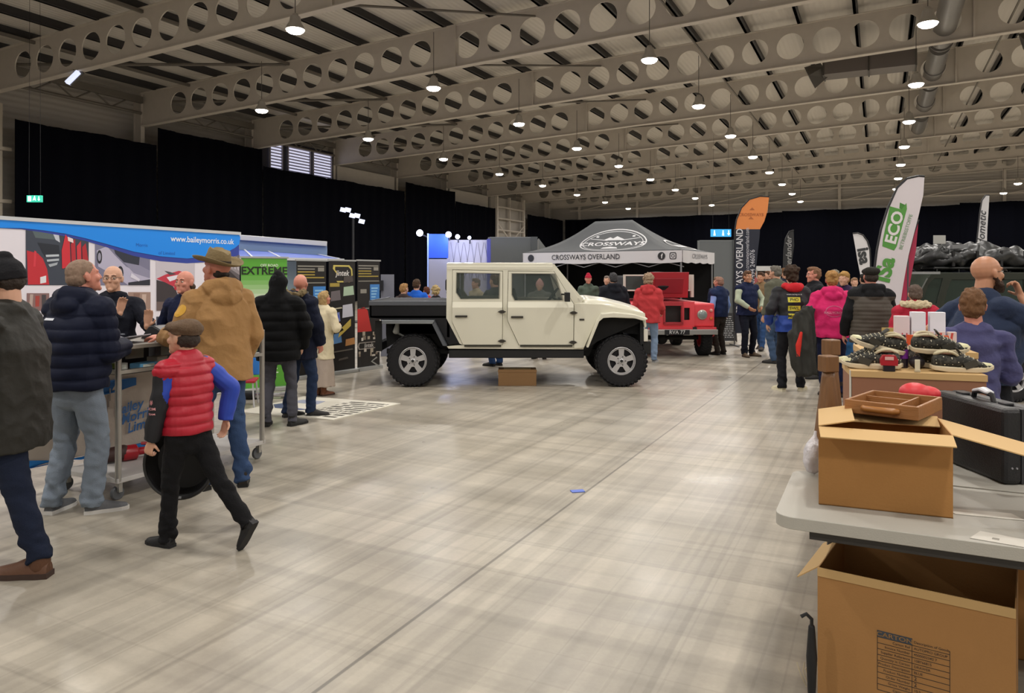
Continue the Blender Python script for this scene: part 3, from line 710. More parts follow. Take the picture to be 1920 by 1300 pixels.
# high bay lamps
def lamp():
    r = thing('high_bay_lamp', 'x', 'lamp', (0,0,0))
    g = Geo(); g.lathe([(0, .42), (.06, .42), (.09, .36), (.13, .34), (.15, .2), (.2, .12), (.25, .02), (.25, 0), (.235, 0), (.19, .1), (0, .12)], n=24); obj('reflector', g, cm('#b9b5ae', .4, metal=.5), r, True)
    g = Geo(); g.lathe([(0, -.1), (.08, -.095), (.16, -.08), (.215, -.04), (.238, .01), (.238, .04), (0, .05)], n=24); obj('lens', g, mat('lamp_lens', '#fff4e6', .4, emit=LENS), r)
    g = Geo(); g.tube([(0,0,.42), (0,0,1.9)], .012, 6); obj('hanger', g, cm('#5a5650', .5), r)
    return r
L0 = lamp(); first = True
ld = bpy.data.lights.new('lamp_light', 'AREA'); ld.shape = 'DISK'; ld.size = .5; ld.energy = LAMP; ld.color = (1, .955, .9)
cols = [('far left lamp column', -21.4), ('second lamp column from left', -13.6), ('middle lamp column', -6.1), ('fourth lamp column from left', 1.1), ('fifth lamp column from left', 8.6), ('far right column', 16.1), ('rightmost column', 23.5)]
ordn = ['nearest', 'second nearest', 'third nearest', 'fourth nearest', 'fifth nearest', 'sixth nearest', 'seventh nearest', 'eighth nearest', 'ninth nearest', 'tenth nearest']
for ci, (cn, u) in enumerate(cols):
    cnt = 0
    for k in range(-4, 8):
        v = 21.6+S*k; p = UV(u, v, 8.0)
        px = 960+F*p.x/p.y if p.y > 1 else -1; py = HY-F*(p.z-CH)/p.y if p.y > 1 else -1
        lo = bpy.data.objects.new('lamp_light', ld); COL.objects.link(lo); lo.location = p+Vector((0,0,-.13))
        if ci == 0 and k == -1: bpy.data.objects.remove(lo); continue
        if 0 <= px <= 1920 and 0 <= py <= 1300:
            r = L0 if first else dup(L0); first = False; r.location = p
            r['label'] = 'round high bay lamp under the roof, %s in the %s' % (ordn[cnt], cn); r['group'] = 'high bay lamps under the roof'; cnt += 1

q = W(138, 146, 25.6); r = thing('floodlight', 'small tilted floodlight clamped under the nearest roof beam on the far left', 'floodlight', q)
g = Geo(); g.obox((0,0,0), (.18,.03,.2), (0,.14,0), (-.03,0,.04)); obj('lamp_head', g, mat('flood_white', '#c9d0ea', .4, emit=1.2), r); g = Geo(); g.tube([(0,.05,.03),(-.05,.1,.3)], .03); obj('bracket', g, cm('#2a2826', .5), r); g = Geo(); g.obox((.04,.1,.02), (.2,.03,.22), (0,.05,0), (-.04,0,.05)); obj('housing', g, cm('#55524e', .5), r)
# ---------------------------------------------------------------- white double cab off-road pickup
K = 10.8/F
def jp(px, py): return ((px-960)*K, (727-py)*K)
def jq(cx, cy): return jp(680+cx/3.491, 470+cy/3.491)    # coordinates read in an enlarged view of the photo
Y0 = 10.8
cream = mat('cream_body_paint', '#d9d6c4', .3, coat=.5, var=.02, vscale=2)
blk = mat('satin_black_paint', '#0c0d12', .38, spec=.4)
rubber = mat('tyre_rubber', '#17171a', .85, bump=.3, bscale=120)
alloy = mat('alloy_metal', '#c6c6c8', .3, .55)
dark = mat('matt_black_plastic', '#101112', .7)
glass = mat('window_glass', '#55605c', .03, alpha=.28, spec=.6)
def tyre_parts(parent, c, R, wdt, rr, face=-1, name='wheel', blocks=34, rimmat=None, spokes=5):
    """wheel standing in the x-z plane; face = side (y) that shows the rim"""
    h = wdt/2; g = Geo()
    prof = [(rr, -h*.82), (rr+.012, -h*.95), (R*.78, -h), (R*.93, -h*.93), (R*.975, -h*.75), (R*.98, 0), (R*.975, h*.75), (R*.93, h*.93), (R*.78, h), (rr+.012, h*.95), (rr, h*.82)]
    g.lathe(prof+[(rr-.004, h*.5), (rr-.004, -h*.5), (rr, -h*.82)], (0,0,0), (0,1,0), 56)
    for k in range(blocks):
        a = 2*PI*k/blocks
        for sd in (-1, 1):
            for j, (yy, off, hw, hl) in enumerate(((.72, 0, .26, .018), (.28, .5, .2, .02))):
                t = a+off*2*PI/blocks+sd*.03; rd = Vector((math.cos(t), 0, math.sin(t))); tg = Vector((-math.sin(t), 0, math.cos(t)))
                g.obox(rd*(R*.985)+Vector((0, sd*h*yy, 0)), tg*hl, Vector((0, h*hw*.9, 0))+tg*.006*sd, rd*R*.018)
            if sd == face or True: 
                t = a; rd = Vector((math.cos(t), 0, math.sin(t))); tg = Vector((-math.sin(t), 0, math.cos(t))); g.obox(rd*R*.9+Vector((0, sd*h*.96, 0)), tg*.014, rd*R*.045, Vector((0, .008, 0)))
    w = thing(name, None, None, c); w.parent = parent
    w2 = obj('tyre', g, rubber, w, True)
    g = Geo(); f = face; rm = rimmat or alloy
    g.lathe([(rr*1.0, f*h*.84), (rr*.96, f*h*.86), (rr*.9, f*h*.74), (rr*.87, f*h*.2), (rr*.87, -f*h*.8), (rr, -f*h*.82), (rr, f*h*.84)], (0,0,0), (0,1,0), 48)
    holes = []
    for k in range(spokes):
        a = PI/2+2*PI*(k+.5)/spokes; sp = 2*PI/spokes*.31; r0, r1 = rr*.42, rr*.84; hl = []
        for i in range(6): t = a-sp+2*sp*i/5; hl.append((r1*math.cos(t), r1*math.sin(t)))
        for i in range(4): t = a+sp*.55-1.1*sp*i/3; hl.append((r0*math.cos(t), r0*math.sin(t)))
        holes.append(hl)
    g.prism(circle(0, 0, rr*.89, n=40), holes, f*h*.56, f*h*.7)
    g.lathe([(0, f*h*.86), (rr*.14, f*h*.85), (rr*.2, f*h*.78), (rr*.22, f*h*.68), (0, f*h*.66)], (0,0,0), (0,1,0), 24)
    obj('rim', g, rm, w, True)
    g = Geo(); g.lathe([(0, f*h*.3), (rr*.85, f*h*.3), (rr*.85, f*h*.25), (0, f*h*.25)], (0,0,0), (0,1,0), 32); obj('brake_disc', g, mat('dark_metal', '#26262a', .45, .6), w)
    g = Geo()
    for k in range(5): a = 2*PI*k/5; g.lathe([(0, f*h*.76), (rr*.035, f*h*.76), (rr*.045, f*h*.68)], (rr*.3*math.cos(a), 0, rr*.3*math.sin(a)), (0,1,0), 8)
    g.lathe([(0, f*h*.89), (rr*.09, f*h*.885), (rr*.11, f*h*.85), (0, f*h*.84)], (0,0,0), (0,1,0), 16); obj('hub_cap', g, cm('#3a3a3c', .4, metal=.6), w)
    return w
def jeep():
    r = thing('pickup_truck', 'cream double cab off-road pickup with black load bed parked side-on in the hall', 'pickup truck', (0, 0, 0))
    WD = 1.72; yb = Y0+.06; yf = Y0+WD
    poly = lambda pts: [jq(*p) for p in pts]
    fr = lambda x, y, d: Vector((x, d, y))
    # cab side shells with door openings
    outer = poly([(548,82),(1215,86),(1245,100),(1300,145),(1425,325),(1445,345),(1520,470),(1450,640),(1448,650),(560,645),(548,630),(600,625),(660,622),(632,612),(545,445)])
    rear_door = poly([(585,125),(918,132),(915,622),(655,622),(583,470)])
    front_door = poly([(952,132),(1255,135),(1385,350),(1383,640-18),(1022,622),(945,455)])
    rw = poly([(613,145),(897,150),(893,316),(640,318),(610,275)]); fw = poly([(976,150),(1262,152),(1312,326),(995,327),(976,290)])
    gb = Geo()
    for d0, d1 in ((yb, yb+.05), (yf-.05, yf)): gb.prism(outer, [rear_door, front_door], d0, d1, fr)
    # roof, rear wall, bulkhead
    x0, zt = jq(548, 82); x1, _ = jq(1245, 86); xr, zr = jq(548, 440)
    n = 12; rp = [(yb-.005, -.05), (yb+.015, .0), (yb+.25, .012), (yf-.25, .012), (yf-.015, 0), (yf+.005, -.05)]
    vs = [Vector((x, y, zt+z)) for x in (x0, x1) for y, z in rp]+[Vector((x, y, zt+z-.04)) for x in (x0, x1) for y, z in rp]; m = len(rp); fs = []
    for i in range(m-1): fs += [(i, i+1, m+i+1, m+i), (2*m+i, 3*m+i, 3*m+i+1, 2*m+i+1)]
    fs += [tuple(range(m))+tuple(range(3*m-1, 2*m-1, -1)), tuple(range(m, 2*m))+tuple(range(4*m-1, 3*m-1, -1)), (0, m, 3*m, 2*m), (m-1, 2*m-1, 4*m-1, 3*m-1)]
    gb.add(vs, fs)
    gb.prism([(yb+.02, xr*0+zr), (yf-.02, zr), (yf-.02, zt-.02), (yb+.02, zt-.02)], [[(yb+.2, zt-.62), (yf-.2, zt-.62), (yf-.2, zt-.16), (yb+.2, zt-.16)]], x0, x0+.04, lambda x, y, d: Vector((d, x, y)))
    gb.box((x0, yb+.02, .72), (x0+.04, yf-.02, zr))
    # windscreen frame: pillars and header slanted
    a0 = jq(1245, 100); a1 = jq(1428, 322)
    for y in (yb+.02, yf-.06): gb.bar((a0[0], y+.02, a0[1]), (a1[0], y+.02, a1[1]), .06, .07)
    gb.bar((a0[0], yb, a0[1]), (a0[0], yf, a0[1]), .06, .05); gb.bar((a1[0], yb, a1[1]), (a1[0], yf, a1[1]), .08, .06)
    obj('cab_shell', gb, cream, r, bevel=.006)
    # bonnet: shaped top
    gh = Geo(); top = [(1425,320),(1500,318),(1620,333),(1740,362),(1825,388),(1850,402),(1858,430)]; vs = []; wds = [.86,.86,.85,.82,.79,.77,.75]
    yc = (yb+yf)/2
    for (cx, cy), hw in zip(top, wds):
        X, Z = jq(cx, cy)
        for q, dz in ((-1, -.09), (-.93, -.012), (-.6, .0), (-.3, .03), (0, .035), (.3, .03), (.6, .0), (.93, -.012), (1, -.09)): vs.append((X, yc+q*hw, Z+dz))
    m = 9; fs = []
    for i in range(len(top)-1):
        for k in range(m-1): a = i*m+k; fs.append((a, a+1, a+m+1, a+m))
    gh.add(vs, fs); bo = obj('bonnet', gh, cream, r, 'all'); sol = bo.modifiers.new('s', 'SOLIDIFY'); sol.thickness = .02; sol.offset = -1
    # front wings (side panels with wheel arch)
    wing = poly([(1428,330),(1470,345),(1520,455),(1545,420),(1560,398),(1640,392),(1760,405),(1850,440),(1862,500),(1848,508),(1838,462),(1790,447),(1560,437),(1535,452),(1505,510),(1450,640),(1415,640),(1418,628),(1450,560),(1480,440)])
    for d0, d1 in ((yb-.03, yb+.03), (yf-.03, yf+.03)): g = Geo(); g.prism(poly([(1425,345),(1560,350),(1850,410),(1862,500),(1848,508),(1838,462),(1790,447),(1560,437),(1535,452),(1505,520),(1450,640),(1385,645),(1387,350)]), (), d0, d1, fr); obj('front_wing', g, cream, r, bevel=.008)
    # arch flares
    fl = [(1462,625),(1530,455),(1560,408),(1640,400),(1765,412),(1852,440)]; fl2 = [(1475,632),(1545,462),(1572,440),(1640,436),(1765,440),(1840,458)]
    P1 = [jq(*p) for p in fl]; P2 = [jq(*p) for p in fl2]; P1[-1] = (P1[-1][0]+.02, P1[-1][1]); 
    for sg, yy in ((-1, yb-.03), (1, yf+.03)):
        g = Geo(); vs = [Vector((x, yy, z)) for x, z in P1]+[Vector((x, yy+sg*.1, z-.015)) for x, z in P1]+[Vector((x, yy+sg*.1, z)) for x, z in P2]+[Vector((x, yy, z)) for x, z in P2]; n = len(P1); fs = []
        for q in range(4):
            for i in range(n-1): a = q*n+i; b = ((q+1) % 4)*n+i; fs.append((a, a+1, b+1, b))
        fs += [(0, n, 2*n, 3*n), (n-1, 2*n-1, 3*n-1, 4*n-1)]; g.add(vs, fs); obj('front_arch_flare', g, cream, r, bevel=.004)
    # front apron, grille, lamps (face +x)
    xf = jq(1850, 400)[0]; g = Geo(); g.box((xf-.06, yb+.02, .62), (xf-.01, yf-.02, .98)); obj('grille', g, dark, r)
    for y in (yb+.28, yf-.28): g = Geo(); g.lathe([(0, 0), (.09, 0), (.1, .02), (.09, .05), (0, .06)], (xf-.01, y, .86), (1,0,0), 20); obj('headlamp', g, cm('#d8dce0', .1), r, True)
    g = Geo(); g.box((xf-.02, yb+.03, .48), (xf+.1, yf-.03, .66)); obj('front_bumper', g, dark, r, bevel=.01)
    g = Geo(); g.box((xf-.01, yb+.0, .66), (xf+.05, yb+.09, .84)); obj('indicator_lamp', g, cm('#d8d4c8', .2), r, bevel=.01)
    # inner wheel arches and underbody
    g = Geo(); xa, za = jq(1500, 640); g.prism([jq(*p) for p in ((1540,458),(1838,462),(1858,520),(1858,560),(1700,545),(1600,560),(1530,620),(1490,700),(1455,700),(1452,640))], (), yb+.16, yb+.5, fr); g.prism([jq(*p) for p in ((1540,458),(1838,462),(1858,520),(1858,560),(1700,545),(1600,560),(1530,620),(1490,700),(1455,700),(1452,640))], (), yf-.5, yf-.16, fr)
    g.prism([jq(*p) for p in ((1385,360),(1560,360),(1838,415),(1838,470),(1540,600),(1460,660),(1385,660))], (), yb+.05, yf-.05, fr)
    obj('wheel_arch_liner', g, mat('underbody_black', '#060607', .85), r)
    g = Geo(); za = jq(0, 660)[1]; zb_ = jq(0, 702)[1]; xa = jq(130, 0)[0]; xb = jq(1850, 0)[0]
    for y in (yb+.3, yf-.4): g.box((xa, y, zb_+.02), (xb, y+.1, za))
    for cx in (180, 640, 1000, 1440, 1750): X = jq(cx, 0)[0]; g.box((X-.05, yb+.35, zb_+.03), (X+.05, yf-.35, za-.02))
    g.box((jq(640,0)[0], yb+.42, zb_+.02), (jq(1400,0)[0], yf-.42, za+.05))
    obj('chassis_frame', g, mat('underbody_black', '#060607', .85), r)
    for y in (yb+.02, yf-.14): g = Geo(); g.box((jq(560,0)[0], y, jq(0,708)[1]), (jq(1452,0)[0], y+.12, jq(0,655)[1])); obj('side_step', g, dark, r, bevel=.01)
    for cx in (325, 1698): X = jq(cx, 0)[0]; g = Geo(); g.tube([(X, yb+.25, .38), (X, yf-.25, .38)], .05, 12); g.ell((X, (yb+yf)/2+.2, .38), (.14,.14,.14)); obj('axle', g, dark, r, True)
    for cx in (325, 1698):
        X = jq(cx, 0)[0]
        for y in (yb+.36, yf-.36): g = Geo(); g.tube([(X-.02, y, .4), (X+.03, y, .78)], .045, 12); obj('suspension_spring', g, mat('dark_metal', '#26262a', .45, .6), r, True)
    # doors
    def shrink(p, k=.006):
        cx = sum(a for a, _ in p)/len(p); cy = sum(b for _, b in p)/len(p); return [(a+(cx-a)*k*2, b+(cy-b)*k*2) for a, b in p]
    def clip(p, z, sg):
        o = []
        for i in range(len(p)):
            a, b = p[i], p[(i+1) % len(p)]; ia, ib = (a[1]-z)*sg >= 0, (b[1]-z)*sg >= 0
            if ia: o.append(a)
            if ia != ib: t_ = (z-a[1])/(b[1]-a[1]); o.append((a[0]+(b[0]-a[0])*t_, z))
        return o
    for side, (d0, d1, out) in enumerate(((yb-.012, yb+.035, -1), (yf-.035, yf+.012, 1))):
        for nm, dp, wp, hpos, hin in (('rear_door', rear_door, rw, (645, 431), ((912, 401), (912, 594))), ('front_door', front_door, fw, (1011, 436), ((1381, 408), (1378, 602)))):
            g = Geo(); zw, zc, zl = jq(0, 336)[1], jq(0, 374)[1], jq(0, 622)[1]; BU = .035
            f3 = lambda x, y, d, out=out: Vector((x, d+out*BU*(max(0, min(1, (zw-y)/(zw-zc))) if y > zc else max(0, (y-zl)/(zc-zl))), y))
            sp = shrink(dp); g.prism(clip(sp, zw, 1), [wp], d0, d1, fr); g.prism(clip(clip(sp, zw, -1), zc, 1), (), d0, d1, f3); g.prism(clip(sp, zc, -1), (), d0, d1, f3)
            # swage line: lower half sits a little proud
            lz = jq(0, 372)[1]; low = [p for p in shrink(dp, .02) if p[1] < lz]; xs = [p[0] for p in shrink(dp, .02)]
            d = obj(nm, g, cream, r, bevel=.004)
            g = Geo(); g.prism([(x, z) for x, z in wp], (), (d0+d1)/2-.003, (d0+d1)/2+.003, fr); obj('window_glass', g, glass, d)
            g = Geo(); w2 = shrink(wp, -.012); g.prism(w2, [shrink(wp, .008)], d0-.004 if out < 0 else d1, d0 if out < 0 else d1+.004, fr); obj('window_seal', g, cm('#8f8c7e', .6), d)
            X, Z = jq(*hpos); yy = (d0 if out < 0 else d1)+out*.027; g = Geo(); g.box((X-.088, min(yy, yy+out*.03), Z-.014), (X+.088, max(yy, yy+out*.03), Z+.014)); obj('door_handle', g, mat('bronze_black', '#2a261e', .5), d, bevel=.005)
            for hx, hy in hin:
                X, Z = jq(hx, hy); yy = (d0 if out < 0 else d1)+out*(.034 if hy < 450 else .002); g = Geo(); g.prism([(X-.062, Z), (X-.02, Z+.022), (X+.02, Z+.022), (X+.062, Z), (X+.02, Z-.022), (X-.02, Z-.022)], (), yy, yy+out*.03, fr); obj('hinge', g, mat('bronze_black', '#2a261e', .5), d, bevel=.004)
            b0 = [p for p in dp if p[1] < jq(0, 600)[1]]; xa_, xb_ = min(p[0] for p in b0), max(p[0] for p in b0)
            g = Geo(); zz = jq(0, 623)[1]; g.box((xa_+.02, min(yy, yy+out*.012), zz-.02), (xb_-.02, max(yy, yy+out*.012), zz+.004)); obj('sill_trim', g, mat('olive_black', '#2f2d22', .6), d)
    # vent badge on wing
    X, Z = jq(1436, 453); g = Geo(); g.box((X-.035, yb-.04, Z-.012), (X+.035, yb-.03, Z+.012)); obj('side_badge', g, mat('bronze_black', '#2a261e', .5), r)
    # mirror
    X, Z = jq(1325, 300)
    for y, s_ in ((yb, -1), (yf, 1)):
        g = Geo(); g.box((X-.015, min(y+s_*.12, y+s_*.3), Z-.07), (X+.055, max(y+s_*.12, y+s_*.3), Z+.06)); g.tube([(X-.05, y, Z+.03), (X+.0, y+s_*.14, Z+.03)], .012); obj('door_mirror', g, dark, r, bevel=.01)
    # windscreen and rear glass
    g = Geo(); g.bar((a0[0], yb+.06, a0[1]-.02), (a0[0], yb+.06, a0[1]-.021), .01)
    g = Geo(); g.add([(a0[0], yb+.06, a0[1]), (a0[0], yf-.06, a0[1]), (a1[0], yf-.06, a1[1]), (a1[0], yb+.06, a1[1])], [(0,1,2,3)]); ws = obj('windscreen', g, glass, r); ws.modifiers.new('s', 'SOLIDIFY').thickness = .006
    g = Geo(); g.box((x0+.015, yb+.2, zt-.62), (x0+.022, yf-.2, zt-.16)); obj('rear_window', g, glass, r)
    # interior: seats, steering wheel, dashboard, roll bar
    for X in (jq(1130, 0)[0], jq(720, 0)[0]):
        for y in (yb+.35, yf-.4):
            s_ = thing('seat', None, None, (X, y, .78)); s_.parent = r
            g = Geo(); g.box((-.22, -.22, -.04), (.24, .24, .12)); obj('cushion', g, mat('seat_cloth', '#1b1b1d', .9), s_, bevel=.03)
            g = Geo(); g.obox((-.28, 0, .33), (.06, 0, .01), (0, .22, 0), (-.07, 0, .3)); obj('backrest', g, mat('seat_cloth', '#1b1b1d', .9), s_, bevel=.03)
            g = Geo(); g.obox((-.38, 0, .7), (.045, 0, 0), (0, .12, 0), (0, 0, .09)); obj('headrest', g, mat('seat_cloth', '#1b1b1d', .9), s_, bevel=.03)
    X, Z = jq(1290, 340); g = Geo(); g.lathe([(.17, -.012), (.185, 0), (.17, .012), (.155, 0), (.17, -.012)], (X-.05, yf-.42, Z+.05), (-.8, 0, .6), 28); g.tube([(X-.05, yf-.42, Z+.05), (X+.15, yf-.42, Z-.08)], .02); g.bar((X-.05, yf-.59, Z+.05), (X-.05, yf-.25, Z+.05), .03, .015); obj('steering_wheel', g, dark, r, True)
    g = Geo(); g.box((X+.06, yb+.08, Z-.3), (X+.3, yf-.08, Z+.03)); obj('dashboard', g, dark, r, bevel=.03)
    g = Geo(); g.box((jq(600,0)[0], yb+.06, .58), (jq(1440,0)[0], yf-.06, .64)); obj('cab_floor', g, dark, r)
    # load bed
    xb0, zt1 = jq(35, 326); xb1 = jq(545, 0)[0]; zb1 = jq(0, 446)[1]; zr2 = jq(0, 362)[1]
    bed = thing('load_bed', None, None, (0,0,0)); bed.parent = r
    g = Geo(); g.prism([jq(*p) for p in ((40,362),(545,362),(545,445),(632,612),(560,622),(475,470),(120,455),(40,440))], (), yb+.02, yb+.06, fr); g.prism([jq(*p) for p in ((40,362),(545,362),(545,445),(632,612),(560,622),(475,470),(120,455),(40,440))], (), yf-.06, yf-.02, fr)
    g.box((xb0+.02, yb+.02, zb1), (xb1, yf-.02, zb1+.04)); g.box((xb1-.05, yb+.06, zb1), (xb1-.01, yf-.06, zr2)); obj('bed_side', g, blk, bed, bevel=.004)
    g = Geo(); g.box((xb0, yb+.02, zb1), (xb0+.04, yf-.02, zt1)); obj('tailgate', g, blk, bed, bevel=.006)
    g = Geo()
    for y in (yb-.0, yf-.07): g.box((xb0, y, zr2), (xb1+.01, y+.07, zt1-.012))
    obj('bed_rail', g, mat('grey_rail', '#55585e', .4, .2), bed, bevel=.008)
    g = Geo(); g.box((xb0+.04, yb+.07, zt1-.05), (xb1, yf-.07, zt1-.012)); obj('bed_cover', g, mat('bed_cover', '#131418', .8), bed)
    # rear arch fender of bright plate
    plate = mat('bright_plate', '#9aa0a4', .3, .75)
    for y, s_ in ((yb, -1), (yf, 1)):
        g = Geo(); p = [jq(130,455), jq(470,460), jq(552,622)]; p2 = [jq(130,478), jq(458,482), jq(528,622)]
        ya, yb_ = (y-.12, y+.1) if s_ < 0 else (y-.1, y+.12)
        g.box((p2[0][0], ya, p2[0][1]), (p[1][0], yb_, p[0][1])); fe = obj('rear_fender', g, plate, r, bevel=.004)
        g = Geo(); g.add([Vector((a, yy, b)) for yy in (ya, yb_) for a, b in (p[1], p[2], p2[2], p2[1])], [(0,1,2,3),(4,7,6,5),(0,4,5,1),(1,5,6,2),(2,6,7,3),(3,7,4,0)]); obj('fender_leg', g, mat('grey_rail', '#55585e', .4, .2), fe)
    g = Geo(); g.prism([jq(*p) for p in ((125,480),(460,485),(525,622),(640,640),(640,665),(540,670),(480,640),(420,570),(320,550),(230,575),(180,620),(135,640),(125,560))], (), yb+.3, yb+.34, fr); g.box((xb0+.3, yb+.3, .75), (xb1+.05, yf-.3, zb1-.0)); obj('rear_arch_liner', g, mat('underbody_black', '#060607', .85), r)
    g = Geo(); g.box((xb0+.06, yb+.2, .5), (xb0+.14, yf-.2, .62)); g.box((xb0+.06, yb+.18, .5), (xb0+.16, yb+.2, .95)); obj('rear_bumper', g, dark, r)
    X, Z = jq(205, 515); g = Geo(); g.loft([((X, yb+.14, Z-.05), .05, .04), ((X+.02, yb+.14, Z+.06), .03, .04)], (1,0,0), 12); g.tube([(X-.04, yb+.15, Z-.04), (X+.1, yb+.2, Z-.12)], .015); obj('air_valve', g, cm('#8d8f8a', .4), r, True)
    g = Geo(); g.tube([(xb0+.1, yb+.1, .42), (xb0+.02, yb+.12, .36), (xb0+.14, yb+.12, .28)], .012); obj('tow_cable', g, cm('#9a9a96', .5), r, True)
    # wheels: parts in near-side and far-side pairs
    R = 49.5*K*.99
    for cx, y, f in ((325, yb+.1, -1), (1698, yb+.1, -1), (325, yf-.1, 1), (1698, yf-.1, 1)):
        X, Z = jq(cx, 740); tyre_parts(r, (X, y, R+.0), R, .27, .205, f)
    return r
jeep()
# ---------------------------------------------------------------- left stand: printed backdrop
HU = Vector((SA, CA, 0)); HP = Vector((CA, -SA, 0)); UP = Vector((0,0,1))   # along the hall, across the hall
def flat(parent, fr, pts, col, d=.003, name='print', holes=(), th=.002, rough=.5, label=None):
    g = Geo(); g.prism(pts, holes, d, d+th, fr); return obj(name, g, cm(col, rough) if isinstance(col, str) else col, parent, label=label)
def txt(parent, fr, s, x, y, size, col, d=.006, bold=.0, align='CENTER', shear=0, name='lettering', sx=1.0, rot=0):
    c, s_ = math.cos(rot), math.sin(rot)
    f2 = lambda a, b, e: fr(x+(a*sx*c-b*s_), y+(a*sx*s_+b*c), d)
    g = text_geo(s, size, bold, align, shear, 1.0, f2); return obj(name, g, cm(col, .5) if isinstance(col, str) else col, parent, fix=False)
bd = thing('exhibition_backdrop', 'curved white and blue printed exhibition backdrop with vehicle photographs behind the trolley', 'backdrop', (0,0,0))
bo_ = UV(-8.05, 3.6); BH = 2.2
bfr0 = frame(bo_, HU, UP)
LB = 4.1
def sag(x): return 0.0
def bfr(x, y, d=0): return bfr0(x, y, d)
def bx(px): r = (px-960)/F; b = bo_; return (r*b.y-b.x)/(HU.x-r*HU.y)      # distance along the backdrop of a photo column
def bp(px, py): x = bx(px); Y = bo_.y+HU.y*x; return (x, CH-(py-HY)/F*Y)
g = Geo(); g.prism(rect(0, .02, LB, BH), (), -.04, 0, bfr); obj('panel', g, mat('backdrop_white', '#e8e3ec', .55, var=.02), bd)
g = Geo(); g.add([bfr(x, y, d) for x in (-.03, LB+.02) for y, d in ((BH-.01,-.06),(BH+.03,-.06),(BH+.03,.015),(BH-.01,.015))], [(0,1,2,3),(4,7,6,5),(0,4,5,1),(1,5,6,2),(2,6,7,3),(3,7,4,0)]); obj('top_rail', g, cm('#cfd2d6', .35, metal=.4), bd)
xs = [-20, 40, 80, 120, 160, 200, 250, 300, 350, 400, 425, 440, 448]
cy_ = [427, 428, 432, 438, 447, 458, 472, 481, 485, 480, 473, 465, 458]; by_ = [427, 430, 436, 443, 452, 464, 480, 490, 494, 491, 486, 481, 478]
top = lambda px: (bx(px), BH-.004)
flat(bd, bfr, [bp(a, b) for a, b in zip(xs, by_)]+[(LB-.005, bp(448, 478)[1]), (LB-.005, BH-.03)]+[top(a) for a in reversed(xs)], '#2b3f9e', .002, 'blue_swoosh')
flat(bd, bfr, [bp(a, b) for a, b in zip(xs, cy_)]+[bp(450, 446)]+[top(a) for a in reversed(xs)], '#0a8cf4', .005, 'cyan_swoosh')
txt(bd, bfr, 'www.baileymorris.co.uk', *bp(381, 451), .105, '#f2f6fa', .009, .01)
txt(bd, bfr, 'Morris', *bp(265, 460), .06, '#1764c4', .009); txt(bd, bfr, 'of Limited', *bp(312, 475), .06, '#1764c4', .009)
def pic(name, x0, y0, x1, y1, bgc, polys):        # a printed photograph
    q = lambda a, b: bp(a, b); r = flat(bd, bfr, [q(x0, y1), q(x1, y1), q(x1, y0), q(x0, y0)], bgc, .0012, name)
    for i, (c, pts) in enumerate(polys): flat(r, bfr, [q(a, b) for a, b in reversed(pts)], c, .0034+.0003*i, 'printed_shape', th=.0002)
pic('lorry_photograph', 48, 430, 166, 535, '#3b4250', [('#58666a', [(60,432),(110,436),(108,450),(66,446)]), ('#c8ccd8', [(98,436),(110,440),(112,455),(104,450)]), ('#c52a36', [(50,470),(70,475),(80,485),(88,505),(92,534),(52,534)]), ('#d83a48', [(64,470),(68,472),(66,500),(62,500)]), ('#e4e4ea', [(75,520),(86,517),(86,530),(75,532)]), ('#202632', [(70,455),(110,460),(112,478),(84,482)]), ('#c4ccd4', [(85,478),(110,477),(110,481),(86,482)]), ('#b8c0c8', [(87,487),(110,485),(110,489),(88,491)]), ('#aab2ba', [(90,496),(108,492),(106,497),(93,501)]), ('#d12c3a', [(115,470),(122,440),(130,450),(132,500),(116,504)]), ('#b82634', [(132,458),(140,448),(142,495),(134,500)]), ('#cf3440', [(143,462),(151,452),(152,492),(144,495)]), ('#b02430', [(153,464),(160,456),(165,490),(154,492)]), ('#f0dada', [(126,444),(136,448),(137,456),(127,452)])])
pic('silver_car_photograph', 178, 452, 281, 535, '#7b7a94', [('#b9b5cd', [(181,470),(200,462),(216,480),(236,500),(262,512),(281,520),(281,535),(240,535),(220,520),(184,500)]), ('#2c3040', [(210,458),(262,476),(260,500),(232,492),(216,476)]), ('#8f8da6', [(232,492),(262,498),(281,508),(281,522),(250,512)]), ('#1c1d26', circle(186, 482, 5, 13, 16)), ('#9a98ac', circle(186, 482, 3, 8, 12)), ('#1c1d26', circle(225, 512, 6, 13, 16)), ('#9a98ac', circle(225, 512, 3.5, 8, 12)), ('#2a2a36', [(240,530),(281,524),(281,535),(240,535)]), ('#dcd9e8', [(246,512),(262,524),(260,528),(244,520)])])
pic('racing_car_photograph', 292, 486, 365, 583, '#c9c2cc', [('#3a3236', [(293,525),(320,532),(330,545),(338,566),(293,566)]), ('#c4354a', [(293,523),(310,515),(335,508),(350,512),(345,530),(330,540),(310,530)]), ('#e8e4ee', [(312,520),(340,514),(336,522),(318,528)]), ('#3a4f98', [(338,520),(344,516),(340,535),(332,540)]), ('#b7283a', [(328,528),(334,524),(330,545),(326,542)]), ('#6b5a58', [(293,566),(345,566),(345,583),(293,583)]), ('#4c4a52', [(308,508),(318,510),(330,514),(318,516)])])
pic('brown_photograph', 240, 548, 282, 583, '#a08478', [('#8c6c60', [(250,550),(262,550),(258,580),(250,580)]), ('#c9b0a4', [(266,552),(274,552),(272,582),(266,582)])])
pic('crowd_photograph', 50, 550, 92, 583, '#8a6a68', [('#b9a49c', [(56,552),(62,552),(60,580),(54,580)]), ('#a8443c', [(66,555),(74,555),(73,575),(66,575)]), ('#4a4448', [(78,553),(86,553),(86,582),(78,582)])])
